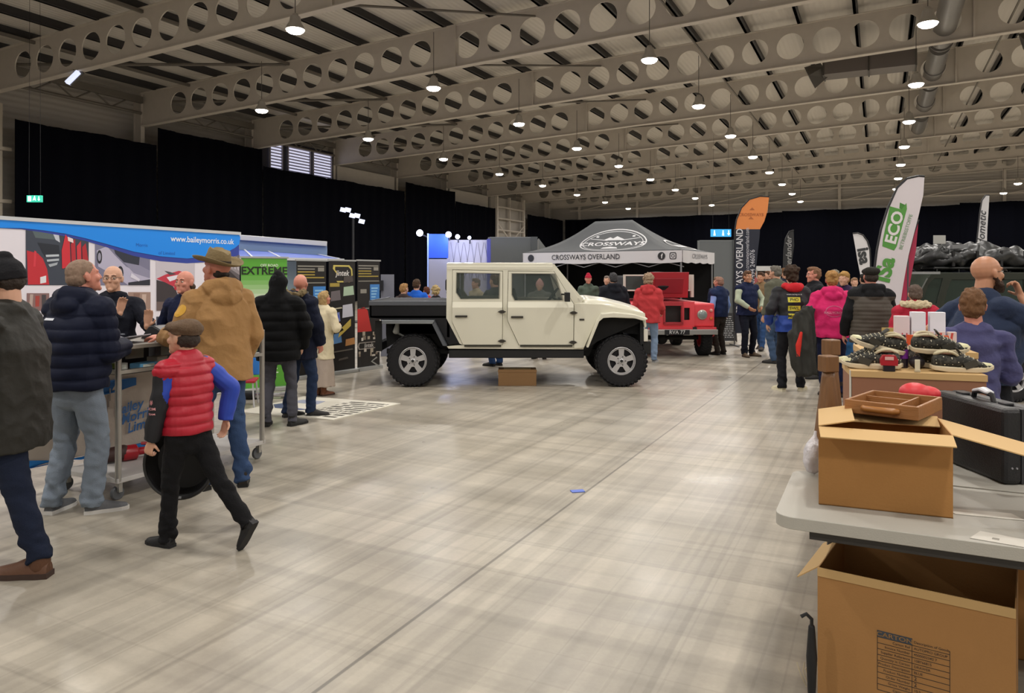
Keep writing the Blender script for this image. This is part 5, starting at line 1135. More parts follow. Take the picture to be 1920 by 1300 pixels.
# ---------------------------------------------------------------- gazebo
def gazebo():
    r = thing('gazebo', 'grey pop-up gazebo with white CROSSWAYS OVERLAND valance behind the red vehicle', 'gazebo', (0,0,0))
    A = Vector((4.36, 19.1, 0)); ld = Vector((-.85, .527, 0)).normalized(); sd = Vector((.527, .85, 0)).normalized(); LL = 4.75; SS = 2.7
    zt = 2.27; zbm = 1.97; B = A+ld*LL; Cc = B+sd*SS; D = A+sd*SS
    rz = 3.2; mid = A+ld*LL/2+sd*SS/2; r0 = mid-ld*.45; r1 = mid+ld*.72
    grey = mat('gazebo_grey', '#56585a', .75, bump=.15, bscale=20, var=.05, spec=.2); N = 14
    def sagp(p, q, t, s): z = p.z+(q.z-p.z)*(t+.0)-.16*math.sin(PI*t); return Vector((p.x+(q.x-p.x)*t, p.y+(q.y-p.y)*t, z))
    def P(c, z): return Vector((c.x, c.y, z))
    a, b, c, d = P(A, zt), P(B, zt), P(Cc, zt), P(D, zt); e0, e1 = P(r0, rz), P(r1, rz)
    panels = [(a, b, e0, e1), (b, c, e1, e1), (c, d, e1, e0), (d, a, e0, e0)]; fns = []
    g = Geo()
    for k, (p, q, u_, w_) in enumerate(panels):
        f = lambda s, t, p=p, q=q, u_=u_, w_=w_: sagp(p, u_, t, 0).lerp(sagp(q, w_, t, 0), s); fns.append(f); vs = []
        for j in range(N+1):
            for i in range(N+1): vs.append(f(i/N, j/N))
        fs = [(j*(N+1)+i, j*(N+1)+i+1, (j+1)*(N+1)+i+1, (j+1)*(N+1)+i) for i in range(N) for j in range(N)]
        g.add(vs, fs)
    rf = obj('canopy', g, grey, r, 'all'); s_ = rf.modifiers.new('s', 'SOLIDIFY'); s_.thickness = .01
    white = mat('valance_white', '#c8c6c8', .6)
    for k, (p, q) in enumerate(((A, B), (B, Cc), (Cc, D), (D, A))):
        dd = (q-p).normalized(); nn = Vector((dd.y, -dd.x, 0)); nn = nn if nn.dot(p-mid) > 0 else -nn; L = (q-p).length; g = Geo(); n = 30; vs = []
        for lay in (0, 1):
            for i in range(n+1):
                sx = i/n; zz = zbm-.03*abs(math.sin(sx*PI*4)); o = nn*(.02+.01*math.sin(sx*30)-lay*.006); vs += [P(p+dd*L*sx, zt)+o, P(p+dd*L*sx, zz)+o]
        m = 2*(n+1); fs = []
        for i in range(n): a_ = i*2; fs += [(a_, a_+2, a_+3, a_+1), (a_+m, a_+m+1, a_+m+3, a_+m+2)]
        g.add(vs, fs); v = obj('valance', g, white, r)
        if k == 0:
            vf = frame(P(B, 0)+nn*.035, -dd, UP)
            txt(v, vf, 'CROSSWAYS OVERLAND', LL*.42, 2.125, .2, '#2c2c30', .0, .008, sx=.92)
            for x, kk in ((LL-.55, 0), (LL-.24, 1)):
                if kk == 0: flat(v, vf, circle(x, 2.13, .1), '#1c1c20', .0, 'round_icon'); txt(v, vf, 'f', x+.01, 2.12, .17, '#dcdcdc', .006, .02)
                else: flat(v, vf, rrect(x-.09, 2.04, x+.09, 2.22, .04), '#2c2c30', .0, 'square_icon', [rrect(x-.07, 2.06, x+.07, 2.2, .03)]); flat(v, vf, circle(x, 2.13, .045), '#2c2c30', .0, 'icon_ring', [list(circle(x, 2.13, .03))])
            flat(v, vf, circle(.28, 2.12, .1), '#1c1c20', .0, 'round_icon')
        if k == 3: vf = frame(P(A, 0)+nn*.035, -dd, UP) if False else frame(P(A, 0)+nn*.035, (D-A).normalized(), UP); txt(v, vf, 'CROSSWAYS', SS*.5, 2.13, .17, '#7c7c80', .0, .006, sx=1.3)
    # painted badge on the long slope
    f0 = fns[0]
    def sf(x, y, dd=0):      # x 0..LL from B side, y slope length
        t = y/1.6; wl = LL+(1.17-LL)*t; s = .5-(x-LL/2)/wl; e = 1e-3; p = f0(s, t); n_ = (f0(min(1, s+e), t)-p).cross(f0(s, t+e)-p)
        if n_.length > 0: n_.normalize(); n_ = n_ if n_.z > 0 else -n_
        return p+n_*(dd+.012)
    wt = cm('#c9c9cb', .6); cx, cy = LL*.55, .68
    def ring(rx, ry, w): 
        g = Geo(); o = circle(cx, cy, rx, ry, 48); i = circle(cx, cy, rx-w, ry-w, 48); k = len(o); g.add([sf(*p) for p in o]+[sf(*p) for p in i], [(q, (q+1) % k, k+(q+1) % k, k+q) for q in range(k)]); obj('badge_ring', g, wt, rf)
    ring(1.0, .62, .035); ring(.9, .54, .02)
    txt(rf, sf, 'CROSSWAYS', cx, cy-.06, .3, wt, .004, .02, sx=1.12)
    flat(rf, sf, [(cx-.35,cy+.16),(cx-.15,cy+.3),(cx-.05,cy+.24),(cx+.05,cy+.34),(cx+.35,cy+.16)], wt, .0, 'badge_mountain'); flat(rf, sf, [(cx-.25,cy-.4),(cx+.25,cy-.4),(cx+.2,cy-.3),(cx,cy-.24),(cx-.2,cy-.3)], wt, .0, 'badge_vehicle')
    for s_ in (-1, 1): flat(rf, sf, [(cx+s_*.55-.04,cy+.3),(cx+s_*.55+.04,cy+.3),(cx+s_*.55+.04,cy+.36),(cx+s_*.55-.04,cy+.36)], wt, .0, 'badge_star'); flat(rf, sf, [(cx+s_*.2,cy+.14),(cx+s_*.75,cy+.24),(cx+s_*.75,cy+.26),(cx+s_*.2,cy+.17)][::s_], wt, .0, 'badge_line')
    f3 = fns[3]
    def s3(x, y, dd=0): p = f3(1-x, y); return p+Vector((.02, -.02, .02))
    g = Geo(); o = circle(.5, .3, .33, .22, 30); i = circle(.5, .3, .3, .19, 30); k = len(o); g.add([s3(*p) for p in o]+[s3(*p) for p in i], [(q, (q+1) % k, k+(q+1) % k, k+q) for q in range(k)]); g.add([s3(*p) for p in rect(.3,.24,.7,.32)], [(0,1,2,3)]); obj('badge_ring', g, wt, rf, fix=False)
    for p in (A, B, Cc, D): q = p.lerp(mid, .02); g = Geo(); g.bar((q.x, q.y, 0), (q.x, q.y, 2.2), .04); g.box((q.x-.06, q.y-.06, 0), (q.x+.06, q.y+.06, .01)); obj('leg', g, cm('#8c8e90', .4, metal=.5), r)
    # dark back and side walls
    bk = mat('gazebo_black', '#0c0c0e', .9); g = Geo(); g.obox((Cc+D)/2+UP*1.1, (Cc-D)/2, sd*.01, UP*1.08); obj('back_wall', g, bk, r); g = Geo(); g.obox((Cc+B)/2+UP*1.1, (Cc-B)/2*.98, ld*.01, UP*1.08); obj('side_wall', g, bk, r)
    for i in range(5): g = Geo(); p0 = A.lerp(B, i/5)+UP*1.85; p1 = A.lerp(B, (i+1)/5)+UP*2.1; g.bar(p0+sd*.1, p1+sd*.1, .02); g.bar(p0+sd*.1+UP*.25, p1+sd*.1-UP*.25, .02); obj('truss_bar', g, cm('#9a9a9c', .5), r)
    return r
gazebo()
# ---------------------------------------------------------------- red off-road vehicle with raised bonnet
def red_car():
    c = Gd(1262, 670); r = thing('off_road_vehicle', 'old red off-road vehicle with raised bonnet and white windscreen frame by the gazebo', 'car', (c.x, c.y, 0), 0.02)
    red = mat('faded_red_paint', '#d8434c', .4, var=.03); rd2 = mat('dark_red_paint', '#a32730', .5); wht = mat('cream_white_trim', '#c8c4ba', .5)
    G = lambda: Geo(); s = 14.9/F; X = lambda px: (px-1262)*s; Z = lambda py: CH-(py-HY)*s; bv = .012
    for sg in (-1, 1):
        g = G(); x0, x1 = sorted((sg*.83, sg*.4)); g.box((x0, 0, Z(613)), (x1, .9, Z(569))); w = obj('front_wing', g, red, r, bevel=.03)
        g = G(); g.lathe([(0,-.02),(.085,-.02),(.1,-.01),(.1,.01),(0,.02)], (sg*.58, -.005, Z(590)), (0,1,0), 24); hl = obj('headlamp_ring', g, cm('#a9a49a', .3, metal=.6), w, True)
        g = G(); g.lathe([(0,-.035),(.05,-.03),(.08,-.015),(.08,0),(0,0)], (sg*.58, -.008, Z(590)), (0,1,0), 20); obj('headlamp_lens', g, cm('#7f8a88', .1), w, True)
        for zz, cc in ((582, '#d98c84'), (597, '#c8622c')): g = G(); g.lathe([(0,-.03),(.03,-.02),(.035,0),(0,0)], (sg*.76, -.002, Z(zz)), (0,1,0), 14); obj('side_lamp', g, cm(cc, .2), w, True)
        g = G(); g.prism([(0,Z(613)),(.2,Z(613)),(.3,Z(628)),(.3,Z(640)),(.0,Z(628))], (), 0, .03, lambda x, y, d: Vector((sg*(.8+d), x, y)))
        obj('wing_valance', g, red, w)
    # engine bay, radiator panel
    fr = lambda x, y, d: Vector((x, d, y))
    g = G(); g.prism(rect(-.42, Z(613), .42, Z(566)), [rect(X(1247), Z(604), X(1277), Z(571)), rect(X(1282), Z(600), X(1293), Z(577))], -.03, .02, fr); obj('radiator_panel', g, red, r)
    g = G(); g.box((-.4, .1, Z(612)), (.4, .12, Z(570))); obj('radiator', g, cm('#15110f', .6), r)
    g = G(); g.box((X(1243), -.06, Z(573)), (X(1280), -.03, Z(566))); g.box((X(1276.5), -.06, Z(606)), (X(1280), -.03, Z(573))); g.box((X(1243), -.06, Z(606)), (X(1246.5), -.03, Z(573))); g.box((X(1243), -.06, Z(608)), (X(1280), -.03, Z(604))); obj('grille_frame', g, rd2, r)
    g = G(); g.box((-.82, -.09, Z(618)), (.84, .0, Z(613))); obj('bumper_shelf', g, red, r)
    g = G(); g.box((-.86, -.2, Z(626)), (.84, -.1, Z(616.5))); bm_ = obj('bumper', g, cm('#9a9a98', .35, metal=.5), r, bevel=.01)
    g = G(); g.box((X(1242), -.21, Z(626)), (X(1288), -.2, Z(617))); pl = obj('number_plate', g, cm('#15151a', .5), bm_)
    f = frame((0,-.212,0), (1,0,0), UP); txt(pl, f, 'RVA 77', X(1265), Z(621.5), .1, '#c9c9c9', .0, .01)
    # body tub, scuttle, bonnet
    g = G(); g.box((-.82, .9, .62), (.82, 3.3, Z(569))); obj('body_tub', g, red, r, bevel=.02)
    g = G(); g.box((-.42, .12, .62), (.42, .9, .95)); obj('engine', g, cm('#241a18', .6), r)
    g = G(); g.obox((X(1273), .9, (Z(513)+Z(562))/2+.02), (.42,0,0), (0,.015,.0), (0,-.05,.27)); bn_ = obj('raised_bonnet', g, rd2, r, bevel=.01)
    g = G(); g.obox((X(1273), .885, (Z(513)+Z(562))/2), (.3,0,0), (0,.01,.0), (0,-.035,.16)); obj('bonnet_stiffener', g, cm('#8c1f2a', .5), bn_, bevel=.01)
    g = G(); g.lathe([(.14,-.06),(.3,-.08),(.36,-.05),(.36,.05),(.3,.08),(.14,.06),(.14,-.06)], (X(1262), 1.2, Z(528)), (0,-.5,1), 30); obj('spare_tyre', g, rubber, r, True)
    g = G(); g.prism(rect(-.82, Z(548), .62, Z(515)), [rect(-.77, Z(545), -.06, Z(518)), rect(.0, Z(545), .57, Z(518))], 1.0, 1.05, fr); ws = obj('windscreen_frame', g, wht, r, bevel=.006)
    g = G(); g.box((-.77, 1.02, Z(545)), (.57, 1.028, Z(518))); obj('windscreen_glass', g, glass, ws)
    g = G(); g.box((.62, 1.0, Z(560)), (.68, 1.1, Z(515))); obj('door_pillar', g, wht, r)
    g = G(); g.box((-.78, 1.3, Z(548)), (.78, 3.2, Z(517))); obj('canvas_hood', g, cm('#15171a', .85), r, bevel=.05)
    for sg in (-1, 1):
        for y in (.38, 2.7): tyre_parts(r, (sg*.7, y, .37), .37, .2, .2, 1, rimmat=red).rotation_euler = (0, 0, PI/2*-sg)
    g = G(); g.tube([(-.6,.38,.36), (.6,.38,.36)], .045); g.ell((-.15,.38,.34), (.13,.13,.12)); obj('axle', g, dark, r, True)
    g = G(); g.box((-.45, -.1, .5), (-.37, 3.2, .6)); g.box((.37, -.1, .5), (.45, 3.2, .6)); g.box((-.45, .6, .5), (.45, .7, .6)); g.box((-.45, 2.2, .5), (.45, 2.3, .6)); obj('chassis_frame', g, dark, r)
    return r
red_car()
# ---------------------------------------------------------------- feather flags
def feather(label, x0, Y, outline, tipc, splits, name='feather_flag', pole='#17171a', rz=0):
    """outline in photo pixels at depth Y: left edge follows the pole; splits = list of (colour, polygon px)"""
    b = W(x0, HY, Y); r = thing(name, label, 'flag', (b.x, Y, 0)); q = lambda a, c: (W(a, c, Y).x-b.x, W(a, c, Y).z)
    fr = lambda x, y, d=0: Vector((x, -d, y))
    for i, (col, pts) in enumerate(splits): g = Geo(); g.prism([q(*p) for p in reversed(pts)], (), -.004, .004, fr); obj('sail' if i == 0 else 'coloured_sail', g, mat('sail_'+col.lstrip('#'), col, .6, trans=.0, bump=.1, bscale=6), r)
    pp = [q(*p) for p in tipc]; g = Geo(); g.tube([fr(x, y, 0) for x, y in pp], .016 if Y < 20 else .025, 10); obj('pole', g, cm(pole, .5), r)
    g = Geo(); x, y = pp[-1]; g.tube([fr(x, y, 0), (x, 0, 0.02)], .014); g.bar((x-.35, 0, .015), (x+.35, 0, .015), .03, .02); g.bar((x, -.35, .015), (x, .35, .015), .03, .02); obj('ground_stand', g, cm('#5a5c5e', .4, metal=.5), r)
    return r, q, fr
P1 = [(1442,369),(1425,368),(1405,374),(1390,390),(1381,412),(1378,430)]
r, q, fr = feather('tall feather flag, orange on top and dark navy below, near the gazebo', 1378, 17.2, None, P1+[(1376.5,470),(1375.5,560),(1377,620)],
    [('#1b2030', [(1378,430),(1425,430),(1424,445),(1421,470),(1418,500),(1412,540),(1404,600),(1398,625),(1378,625),(1376,560),(1377,470)]), ('#d98444', [(1442,369),(1439,395),(1433,415),(1425,430),(1378,430),(1381,412),(1390,390),(1405,374),(1425,368)])])
txt(r, fr, 'CROSSWAYS OVERLAND', *q(1387, 510), .22, '#cfcfd4', .01, .012, rot=PI/2, sx=.8)
txt(r, fr, 'www.crosswaysoverland.com', *q(1401, 475), .13, '#b8b8c0', .01, .004, rot=PI/2, sx=.75); txt(r, fr, '07494 246076', *q(1411, 500), .15, '#b8b8c0', .01, .01, rot=PI/2, sx=.9)
txt(r, fr, 'CROSSWAYS', *q(1408, 403), .1, '#a85e2c', .01, .01); 
for a, b in ((1410,394),(1408,411)): x, y = q(a, b); flat(r, fr, [(x-.06,y),(x+.06,y),(x,y+.06)], '#a85e2c', .006, 'printed_peak')
P2 = [(1733,331),(1722,330),(1700,335),(1682,352),(1664,392),(1652,430),(1644,470),(1639,510)]
r, q, fr = feather('tallest white feather flag with green isa ECO lettering behind the shoe boxes', 1639, 11.2, None, P2+[(1640,560),(1650,610),(1662,640)],
    [('#cfc8cc', [(1733,332),(1731,365),(1722,405),(1713,440),(1703,480),(1694,530),(1688,570),(1682,620),(1680,640),(1664,640),(1652,610),(1641,560),(1639,510),(1644,470),(1652,430),(1664,392),(1682,352),(1700,335),(1722,330)])])
gn = '#4f8f3c'
def fp(pts): return [q(*p) for p in reversed(pts)]
flat(r, fr, fp([(1668,387),(1690,393),(1699,381),(1700,392),(1681,462),(1676,470),(1654,462),(1655,450)]), gn, .006, 'green_block', rough=.6)
flat(r, fr, fp([(1687,380),(1700,386),(1690,430),(1686,430),(1692,394),(1686,391)]), '#3c7a2c', .004, 'green_edge')
txt(r, fr, 'ECO', *q(1677, 427), .235, '#d8d4d4', .012, .03, rot=math.radians(75), sx=1.05)
txt(r, fr, 'ISa', *q(1659, 506), .33, gn, .012, .04, rot=math.radians(76), sx=1.0)
txt(r, fr, 'BETRIEBSSTOFFE', *q(1698, 435), .075, '#7a9a78', .012, .004, rot=math.radians(73))
r2, q, fr = feather('dark red feather flag partly hidden behind the tallest white flag', 1712, 11.9, None, [(1722,412),(1712,440),(1702,480)], [('#a8294a', [(1722,412),(1717,470),(1708,520),(1700,560),(1694,610),(1688,640),(1680,640),(1682,600),(1690,530),(1702,470),(1712,430)])])
P3 = [(1599,438),(1608,437),(1618,441),(1626,452),(1631,468),(1632,490)]
r, q, fr = feather('small white feather flag with black lettering on the back wall side', 1632, 26, None, P3+[(1632,520)], [('#c4c2c4', [(1599,438),(1608,437),(1618,441),(1626,452),(1631,468),(1632,490),(1630,520),(1614,520),(1608,490),(1603,460)])])
txt(r, fr, 'isa', *q(1619, 480), .55, '#2c2e30', .012, .04, rot=math.radians(-80))
P4 = [(1488,432),(1480,434),(1473,448),(1470,470)]
r, q, fr = feather('narrow black feather flag with white script above the crowd', 1470, 27, None, P4+[(1469,505)], [('#16171a', [(1488,432),(1489,460),(1485,490),(1482,520),(1469,520),(1470,470),(1473,448),(1480,434)])])
txt(r, fr, 'Overlander', *q(1479, 480), .3, '#8c8c8c', .012, .01, rot=PI/2, shear=.3)
P5 = [(1855,366),(1848,366),(1841,376),(1837,400),(1834,430)]
r, q, fr = feather('narrow white feather flag with black script above the dark off-road vehicle', 1834, 19, None, P5+[(1831,456)], [('#c9c9cc', [(1855,366),(1853,400),(1851,430),(1849,500),(1829,500),(1831,456),(1834,430),(1837,400),(1841,376),(1848,366)])])
txt(r, fr, 'dometic', *q(1841, 428), .26, '#34363c', .012, .01, rot=math.radians(87), shear=.3)
# ---------------------------------------------------------------- hanging signs
def hsign(label, px0, py0, px1, py1, Y, col, icons):
    a, b = W(px0, py1, Y), W(px1, py0, Y); r = thing('hanging_sign', label, 'sign', ((a.x+b.x)/2, Y, a.z)); w_, h = (b.x-a.x)/2, b.z-a.z
    g = Geo(); g.box((-w_, 0, 0), (w_, .08, h)); bx_ = obj('sign_box', g, mat('lit_sign_'+col.lstrip('#'), col, .4, emit=.9), r)
    f = frame((0,-.002,0), (1,0,0), UP); wt = mat('lit_sign_white', '#e6f6fa', .4, emit=1.2)
    for kind, x in icons:
        if kind == 'person':
            flat(bx_, f, circle(x*w_, h*.76, h*.09), wt, .0, 'figure'); flat(bx_, f, [(x*w_-h*.14,h*.15),(x*w_+h*.14,h*.15),(x*w_+h*.08,h*.62),(x*w_-h*.08,h*.62)], wt, .0, 'figure')
        elif kind == 'arrow': flat(bx_, f, [(x*w_-h*.2,h*.45),(x*w_,h*.15),(x*w_+h*.2,h*.45),(x*w_+.07*h,h*.45),(x*w_+.07*h,h*.85),(x*w_-.07*h,h*.85),(x*w_-.07*h,h*.45)], wt, .0, 'arrow')
        elif kind == 'run': flat(bx_, f, [(x*w_-h*.3,h*.2),(x*w_-.05*h,h*.35),(x*w_+.2*h,h*.2),(x*w_+h*.1,h*.75),(x*w_-h*.1,h*.75)], wt, .0, 'figure'); flat(bx_, f, circle(x*w_+h*.02, h*.86, h*.08), wt, 0, 'figure')
        elif kind == 'door': flat(bx_, f, rect(x*w_-h*.25, h*.12, x*w_+h*.25, h*.88), wt, .0, 'doorway')
    g = Geo()
    for s_ in (-.8, .8): g = Geo(); g.tube([(s_*w_, .04, h), (s_*w_*.9, .04, 9.2-a.z)], .005, 6); obj('hanging_wire', g, cm('#1c1c20', .7), r)
hsign('blue lit sign with white figures hanging right of the gazebo', 1333, 430, 1371, 444, 40, '#2f93cf', (('person', -.65), ('person', .2), ('arrow', .75)))
hsign('small green and white lit exit sign hanging before the left drape', 50, 366.5, 77, 379, 20, '#2bb89a', (('door', -.6), ('run', .1), ('arrow', .7)))
# ---------------------------------------------------------------- A-board
c = Gd(1362, 641); r = thing('pavement_board', 'black framed pavement board with white writing between the flag and the gazebo', 'sign board', (c.x-.02, c.y, 0))
g = Geo(); g.obox((0,.08,.36), (.26,0,0), (0,.008,0), (0,.08,.34)); obj('board', g, cm('#2a2a2c', .7), r); 
rr_ = random.Random(4); fr = lambda x, y, d=0: Vector((x, .08-.012+.08*(y-.36)/.34-d, y))
for k in range(11):
    x = -.22
    while x < .18: w_ = .03+.07*rr_.random(); flat(r, fr, rect(x, .1+.05*k, min(.22, x+w_), .12+.05*k), '#a9a9a9', .0, 'chalk_word'); x += w_+.02
for s_ in (-1, 1): g = Geo(); g.bar((s_*.27, 0, 0), (s_*.27, .17, .74), .025); obj('frame_leg', g, cm('#2a1d16', .6), r); g = Geo(); g.bar((s_*.27, .36, 0), (s_*.27, .19, .74), .025); obj('frame_leg', g, cm('#2a1d16', .6), r)
# low back-ground furniture between the crowd: white gazebo roof far away
t = thing('market_stall', 'distant white-topped stall behind the crowd left of the black flag', 'stall', (0,0,0)); wb('white_valance', 1418, 499, 1464, 508, 30, .6, cm('#b9b9b9', .5), t); wb('stall_back', 1418, 508, 1464, 560, 30.6, .05, cm('#3c3432', .7), t)
for px in (1419, 1463): wb('leg', px-.7, 506, px+.7, 570, 30, .04, cm('#9a9a9a', .5), t)
# ---------------------------------------------------------------- dark off-road vehicle on the right
def dark_car():
    Y = 12.2; o = W(1716, HY, Y); r = thing('off_road_vehicle', 'dark green off-road vehicle with loaded roof rack behind the bearded man', 'car', (o.x, Y, 0))
    s = Y/F; P = lambda a, b: ((a-1716)*s, CH-(b-HY)*s); fr = lambda x, y, d: Vector((x, d, y)); gn = mat('dark_green_paint', '#262c24', .3, coat=.6); D = 1.8
    body = [P(*p) for p in ((1717,585),(1722,556),(1740,522),(1752,512),(1990,512),(2060,560),(2170,572),(2190,600),(2190,650),(1722,650))]
    wins = [[P(*p) for p in ((1730,565),(1741,533),(1752,522),(1768,522),(1756,570))], [P(*p) for p in ((1776,545),(1784,524),(1845,524),(1845,568),(1770,570))], [P(*p) for p in ((1856,524),(1920,524),(1920,568),(1856,568))], [P(*p) for p in ((1930,524),(1985,524),(2028,560),(1930,568))]]
    fg = mat('dark_window_glass', '#2c3832', .08, spec=.8)
    for d0, d1 in ((0, .05), (D-.05, D)): g = Geo(); g.prism(body, wins, d0, d1, fr); sd_ = obj('body_side', g, gn, r, bevel=.01)
    for w_ in wins: g = Geo(); g.prism(w_, (), .02, .03, fr); obj('side_window', g, fg, r)
    x0, z1 = P(1752, 512); x1 = P(1990, 0)[0]; g = Geo(); g.box((x0, .02, z1-.03), (x1, D-.02, z1+.01)); obj('roof', g, gn, r, bevel=.01)
    a, b = P(1717, 585), P(1752, 512); g = Geo(); g.add([(a[0],.02,a[1]),(a[0],D-.02,a[1]),(b[0],D-.02,b[1]),(b[0],.02,b[1])], [(0,1,2,3)]); e = obj('rear_glass', g, fg, r); e.modifiers.new('s', 'SOLIDIFY').thickness = .03
    g = Geo(); q = P(1722, 650); g.box((a[0], .02, q[1]), (a[0]+.05, D-.02, a[1])); obj('tailgate', g, gn, r)
    a, b = P(1990, 512), P(2060, 560); g = Geo(); g.add([(a[0],.02,a[1]),(a[0],D-.02,a[1]),(b[0],D-.02,b[1]),(b[0],.02,b[1])], [(0,1,2,3)]); e = obj('windscreen', g, fg, r); e.modifiers.new('s', 'SOLIDIFY').thickness = .03
    c = P(2190, 600); g = Geo(); g.box((b[0], .03, c[1]), (c[0], D-.03, b[1]-.02)); obj('bonnet', g, gn, r, bevel=.04); g = Geo(); g.box((P(1722,0)[0]+.06, .06, P(0,655)[1]), (c[0]-.05, D-.06, P(0,590)[1])); obj('body_floor', g, dark, r)
    for px in (1768, 2110):
        x = P(px, 0)[0]; g = Geo(); n = 12; arc = [(x+.5*math.cos(PI*i/n), .42+.47*math.sin(PI*i/n)) for i in range(n+1)]; arc2 = [(x+.42*math.cos(PI*i/n), .42+.4*math.sin(PI*i/n)) for i in range(n, -1, -1)]; g.prism(arc+arc2, (), -.09, .0, fr); obj('arch_flare', g, dark, r)
        for y in (.08, D-.08): tyre_parts(r, (x, y, .38), .38, .26, .2, -1 if y < .5 else 1, rimmat=dark)
    g = Geo()
    zr = z1+.08; g.tube([P3 for P3 in ((x0+.05,.1,zr),(x1,.1,zr))], .02); g.tube([(x0+.05,D-.1,zr),(x1,D-.1,zr)], .02)
    for i in range(6): x = x0+.1+i*.36; g.tube([(x,.1,zr),(x,D-.1,zr)], .015); g.tube([(x,.1,z1),(x,.1,zr)], .012)
    rk = obj('roof_rack', g, cm('#1a1c1c', .4), r, True)
    g = Geo(); g.bar((P(1700, 0)[0], -.15, P(0, 512)[1]), (P(1752, 0)[0], -.15, P(0, 512)[1]), .04); obj('awning_arm', g, cm('#8a8c8c', .4), r)
    return r, P, z1
dcar, DP, dz = dark_car()
cvm = mat('black_canvas', '#1f2122', .45, bump=.5, bscale=8, var=.2, spec=.6)
t = thing('roof_tent', 'lumpy black canvas roof tent strapped on the dark off-road vehicle', 'roof tent', dcar.location+Vector((0,0,dz+.11)))
g = Geo(); g.ell((DP(1850,0)[0], .8, .17), (.95, .75, .2)); g.ell((DP(1800,0)[0], .7, .12), (.55, .7, .18)); g.ell((DP(1900,0)[0], .8, .14), (.8,.75,.19)); g.ell((DP(1945,0)[0], .8, .1), (.7,.75,.16))
sculpt('canvas', [(g, .03, 2)], cvm, t, nz(5, .12, 1.5, 3))
for i in range(4): x = DP(1790+45*i, 0)[0]; g = Geo(); g.box((x-.02, .02, 0), (x+.02, .05, .25)); obj('strap', g, cm('#0c0c0e', .5), t)
g = Geo(); g.bar((DP(1797,0)[0], .2, .32), (DP(1828,0)[0], .2, .34), .06); obj('tent_rail', g, cm('#7c7e80', .35), t)
t = thing('kit_bag', 'crumpled black bag at the rear end of the loaded roof rack', 'bag', dcar.location+Vector((DP(1778,0)[0],.5,dz+.14))); g = Geo(); g.ell((0,0,.16), (.24,.3,.17)); g.ell((.1,0,.1), (.2,.3,.12)); sculpt('canvas', [(g, .025, 1)], cvm, t, nz(7, .1, 1, 8)); g = Geo(); g.tube([(-.1,-.3,.2),(0,-.33,.3),(.1,-.3,.2)], .012); obj('handle', g, cm('#3a3c3c', .5), t, True)
t = thing('paper_sign', 'small plain grey card standing on the roof rack', 'card', dcar.location+Vector((DP(1767,0)[0],.08,dz+.48))); g = Geo(); g.box((-.1,0,0), (.1,.01,.14)); obj('card', g, cm('#a9aaa6', .6), t); g = Geo(); g.tube([(0,.02,.05),(0,.02,-.1)], .01); obj('stick', g, cm('#55585a', .6), t)
t = thing('storage_trailer', 'brown and black low trailer behind the bearded man', 'trailer', (W(1905, 0, 9.5).x, 9.5, 0)); g = Geo(); g.box((-.35,0,.56), (1.3,.9,1.12)); obj('box_body', g, cm('#2c2620', .6), t, bevel=.01); g = Geo(); g.box((-.38,-.02,1.08), (1.33,.92,1.14)); obj('lid_rail', g, cm('#5a564c', .5), t)
for x in (0, .9): tyre_parts(t, (x, .1, .28), .28, .18, .15, -1)
g = Geo(); g.box((-.3,.1,.45), (1.25,.8,.56)); obj('trailer_chassis', g, dark, t)
# cardboard box under the pickup, small litter
card = mat('cardboard', '#a5763f', .8, bump=.08, bscale=120, var=.06, vscale=3)
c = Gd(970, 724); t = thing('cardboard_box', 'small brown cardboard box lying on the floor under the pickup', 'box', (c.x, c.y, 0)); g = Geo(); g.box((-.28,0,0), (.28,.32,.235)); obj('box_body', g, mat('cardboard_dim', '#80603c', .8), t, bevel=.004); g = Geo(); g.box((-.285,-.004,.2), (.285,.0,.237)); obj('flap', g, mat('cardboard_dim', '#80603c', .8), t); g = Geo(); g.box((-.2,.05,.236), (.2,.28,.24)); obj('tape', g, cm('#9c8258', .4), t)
t = setp(obj('scrap_of_paper', Geo().box((-.05,-.03,0.001), (.05,.03,.006)), cm('#5c74c8', .6), smooth=False), 'tiny blue scrap of paper lying on the open floor', 'litter'); t.location = Gd(1083, 922); t.rotation_euler = (0,0,.2)
# ---------------------------------------------------------------- folding tables and goods on the right
def TT(x, y, z=0): # table frame: origin at the near-left corner of the first table, x across the hall, y along it
    return T0+HP*x+HU*y+UP*z
T0 = Vector((.962, 2.745, 0)); TH = .74
plast = mat('table_plastic', '#aaa79e', .55, bump=.08, bscale=180, var=.05, vscale=5)
def table(lab, x, y, L=1.83, Wd=.72):
    r = thing('folding_table', lab, 'table', TT(x, y), -AX)
    g = Geo(); g.prism(rrect(0, 0, L, Wd, .07, 6), (), TH-.045, TH, lambda a, b, d: Vector((a, b, d))); obj('table_top', g, plast, r, bevel=.006)
    st = cm('#3c3a38', .4, metal=.4)
    for x_ in (.16, L-.16):
        g = Geo(); yl = Wd-.14; g.tube([(x_, yl, 0), (x_, yl, TH-.05)], .0135); g.tube([(x_, Wd-.05, 0), (x_, Wd-.05, TH-.05)], .0135); g.tube([(x_, yl, .12), (x_, Wd-.05, .12)], .011); g.tube([(x_, .08, TH-.07), (x_, Wd-.08, TH-.07)], .0135); lg = obj('leg', g, st, r, True)
        g = Geo(); g.bar((x_, Wd/2, TH-.07), (x_+(.25 if x_ < L/2 else -.25), Wd/2, TH-.055), .02, .01); g.bar((x_, Wd-.12, TH-.25), (x_-(.1 if x_ < L/2 else -.1), Wd-.3, TH-.05), .014, .008); obj('brace', g, st, lg)
    g = Geo(); g.box((.12, .03, TH-.08), (L-.12, .05, TH-.045)); g.box((.12, Wd-.05, TH-.08), (L-.12, Wd-.03, TH-.045)); obj('under_rail', g, st, r)
    return r
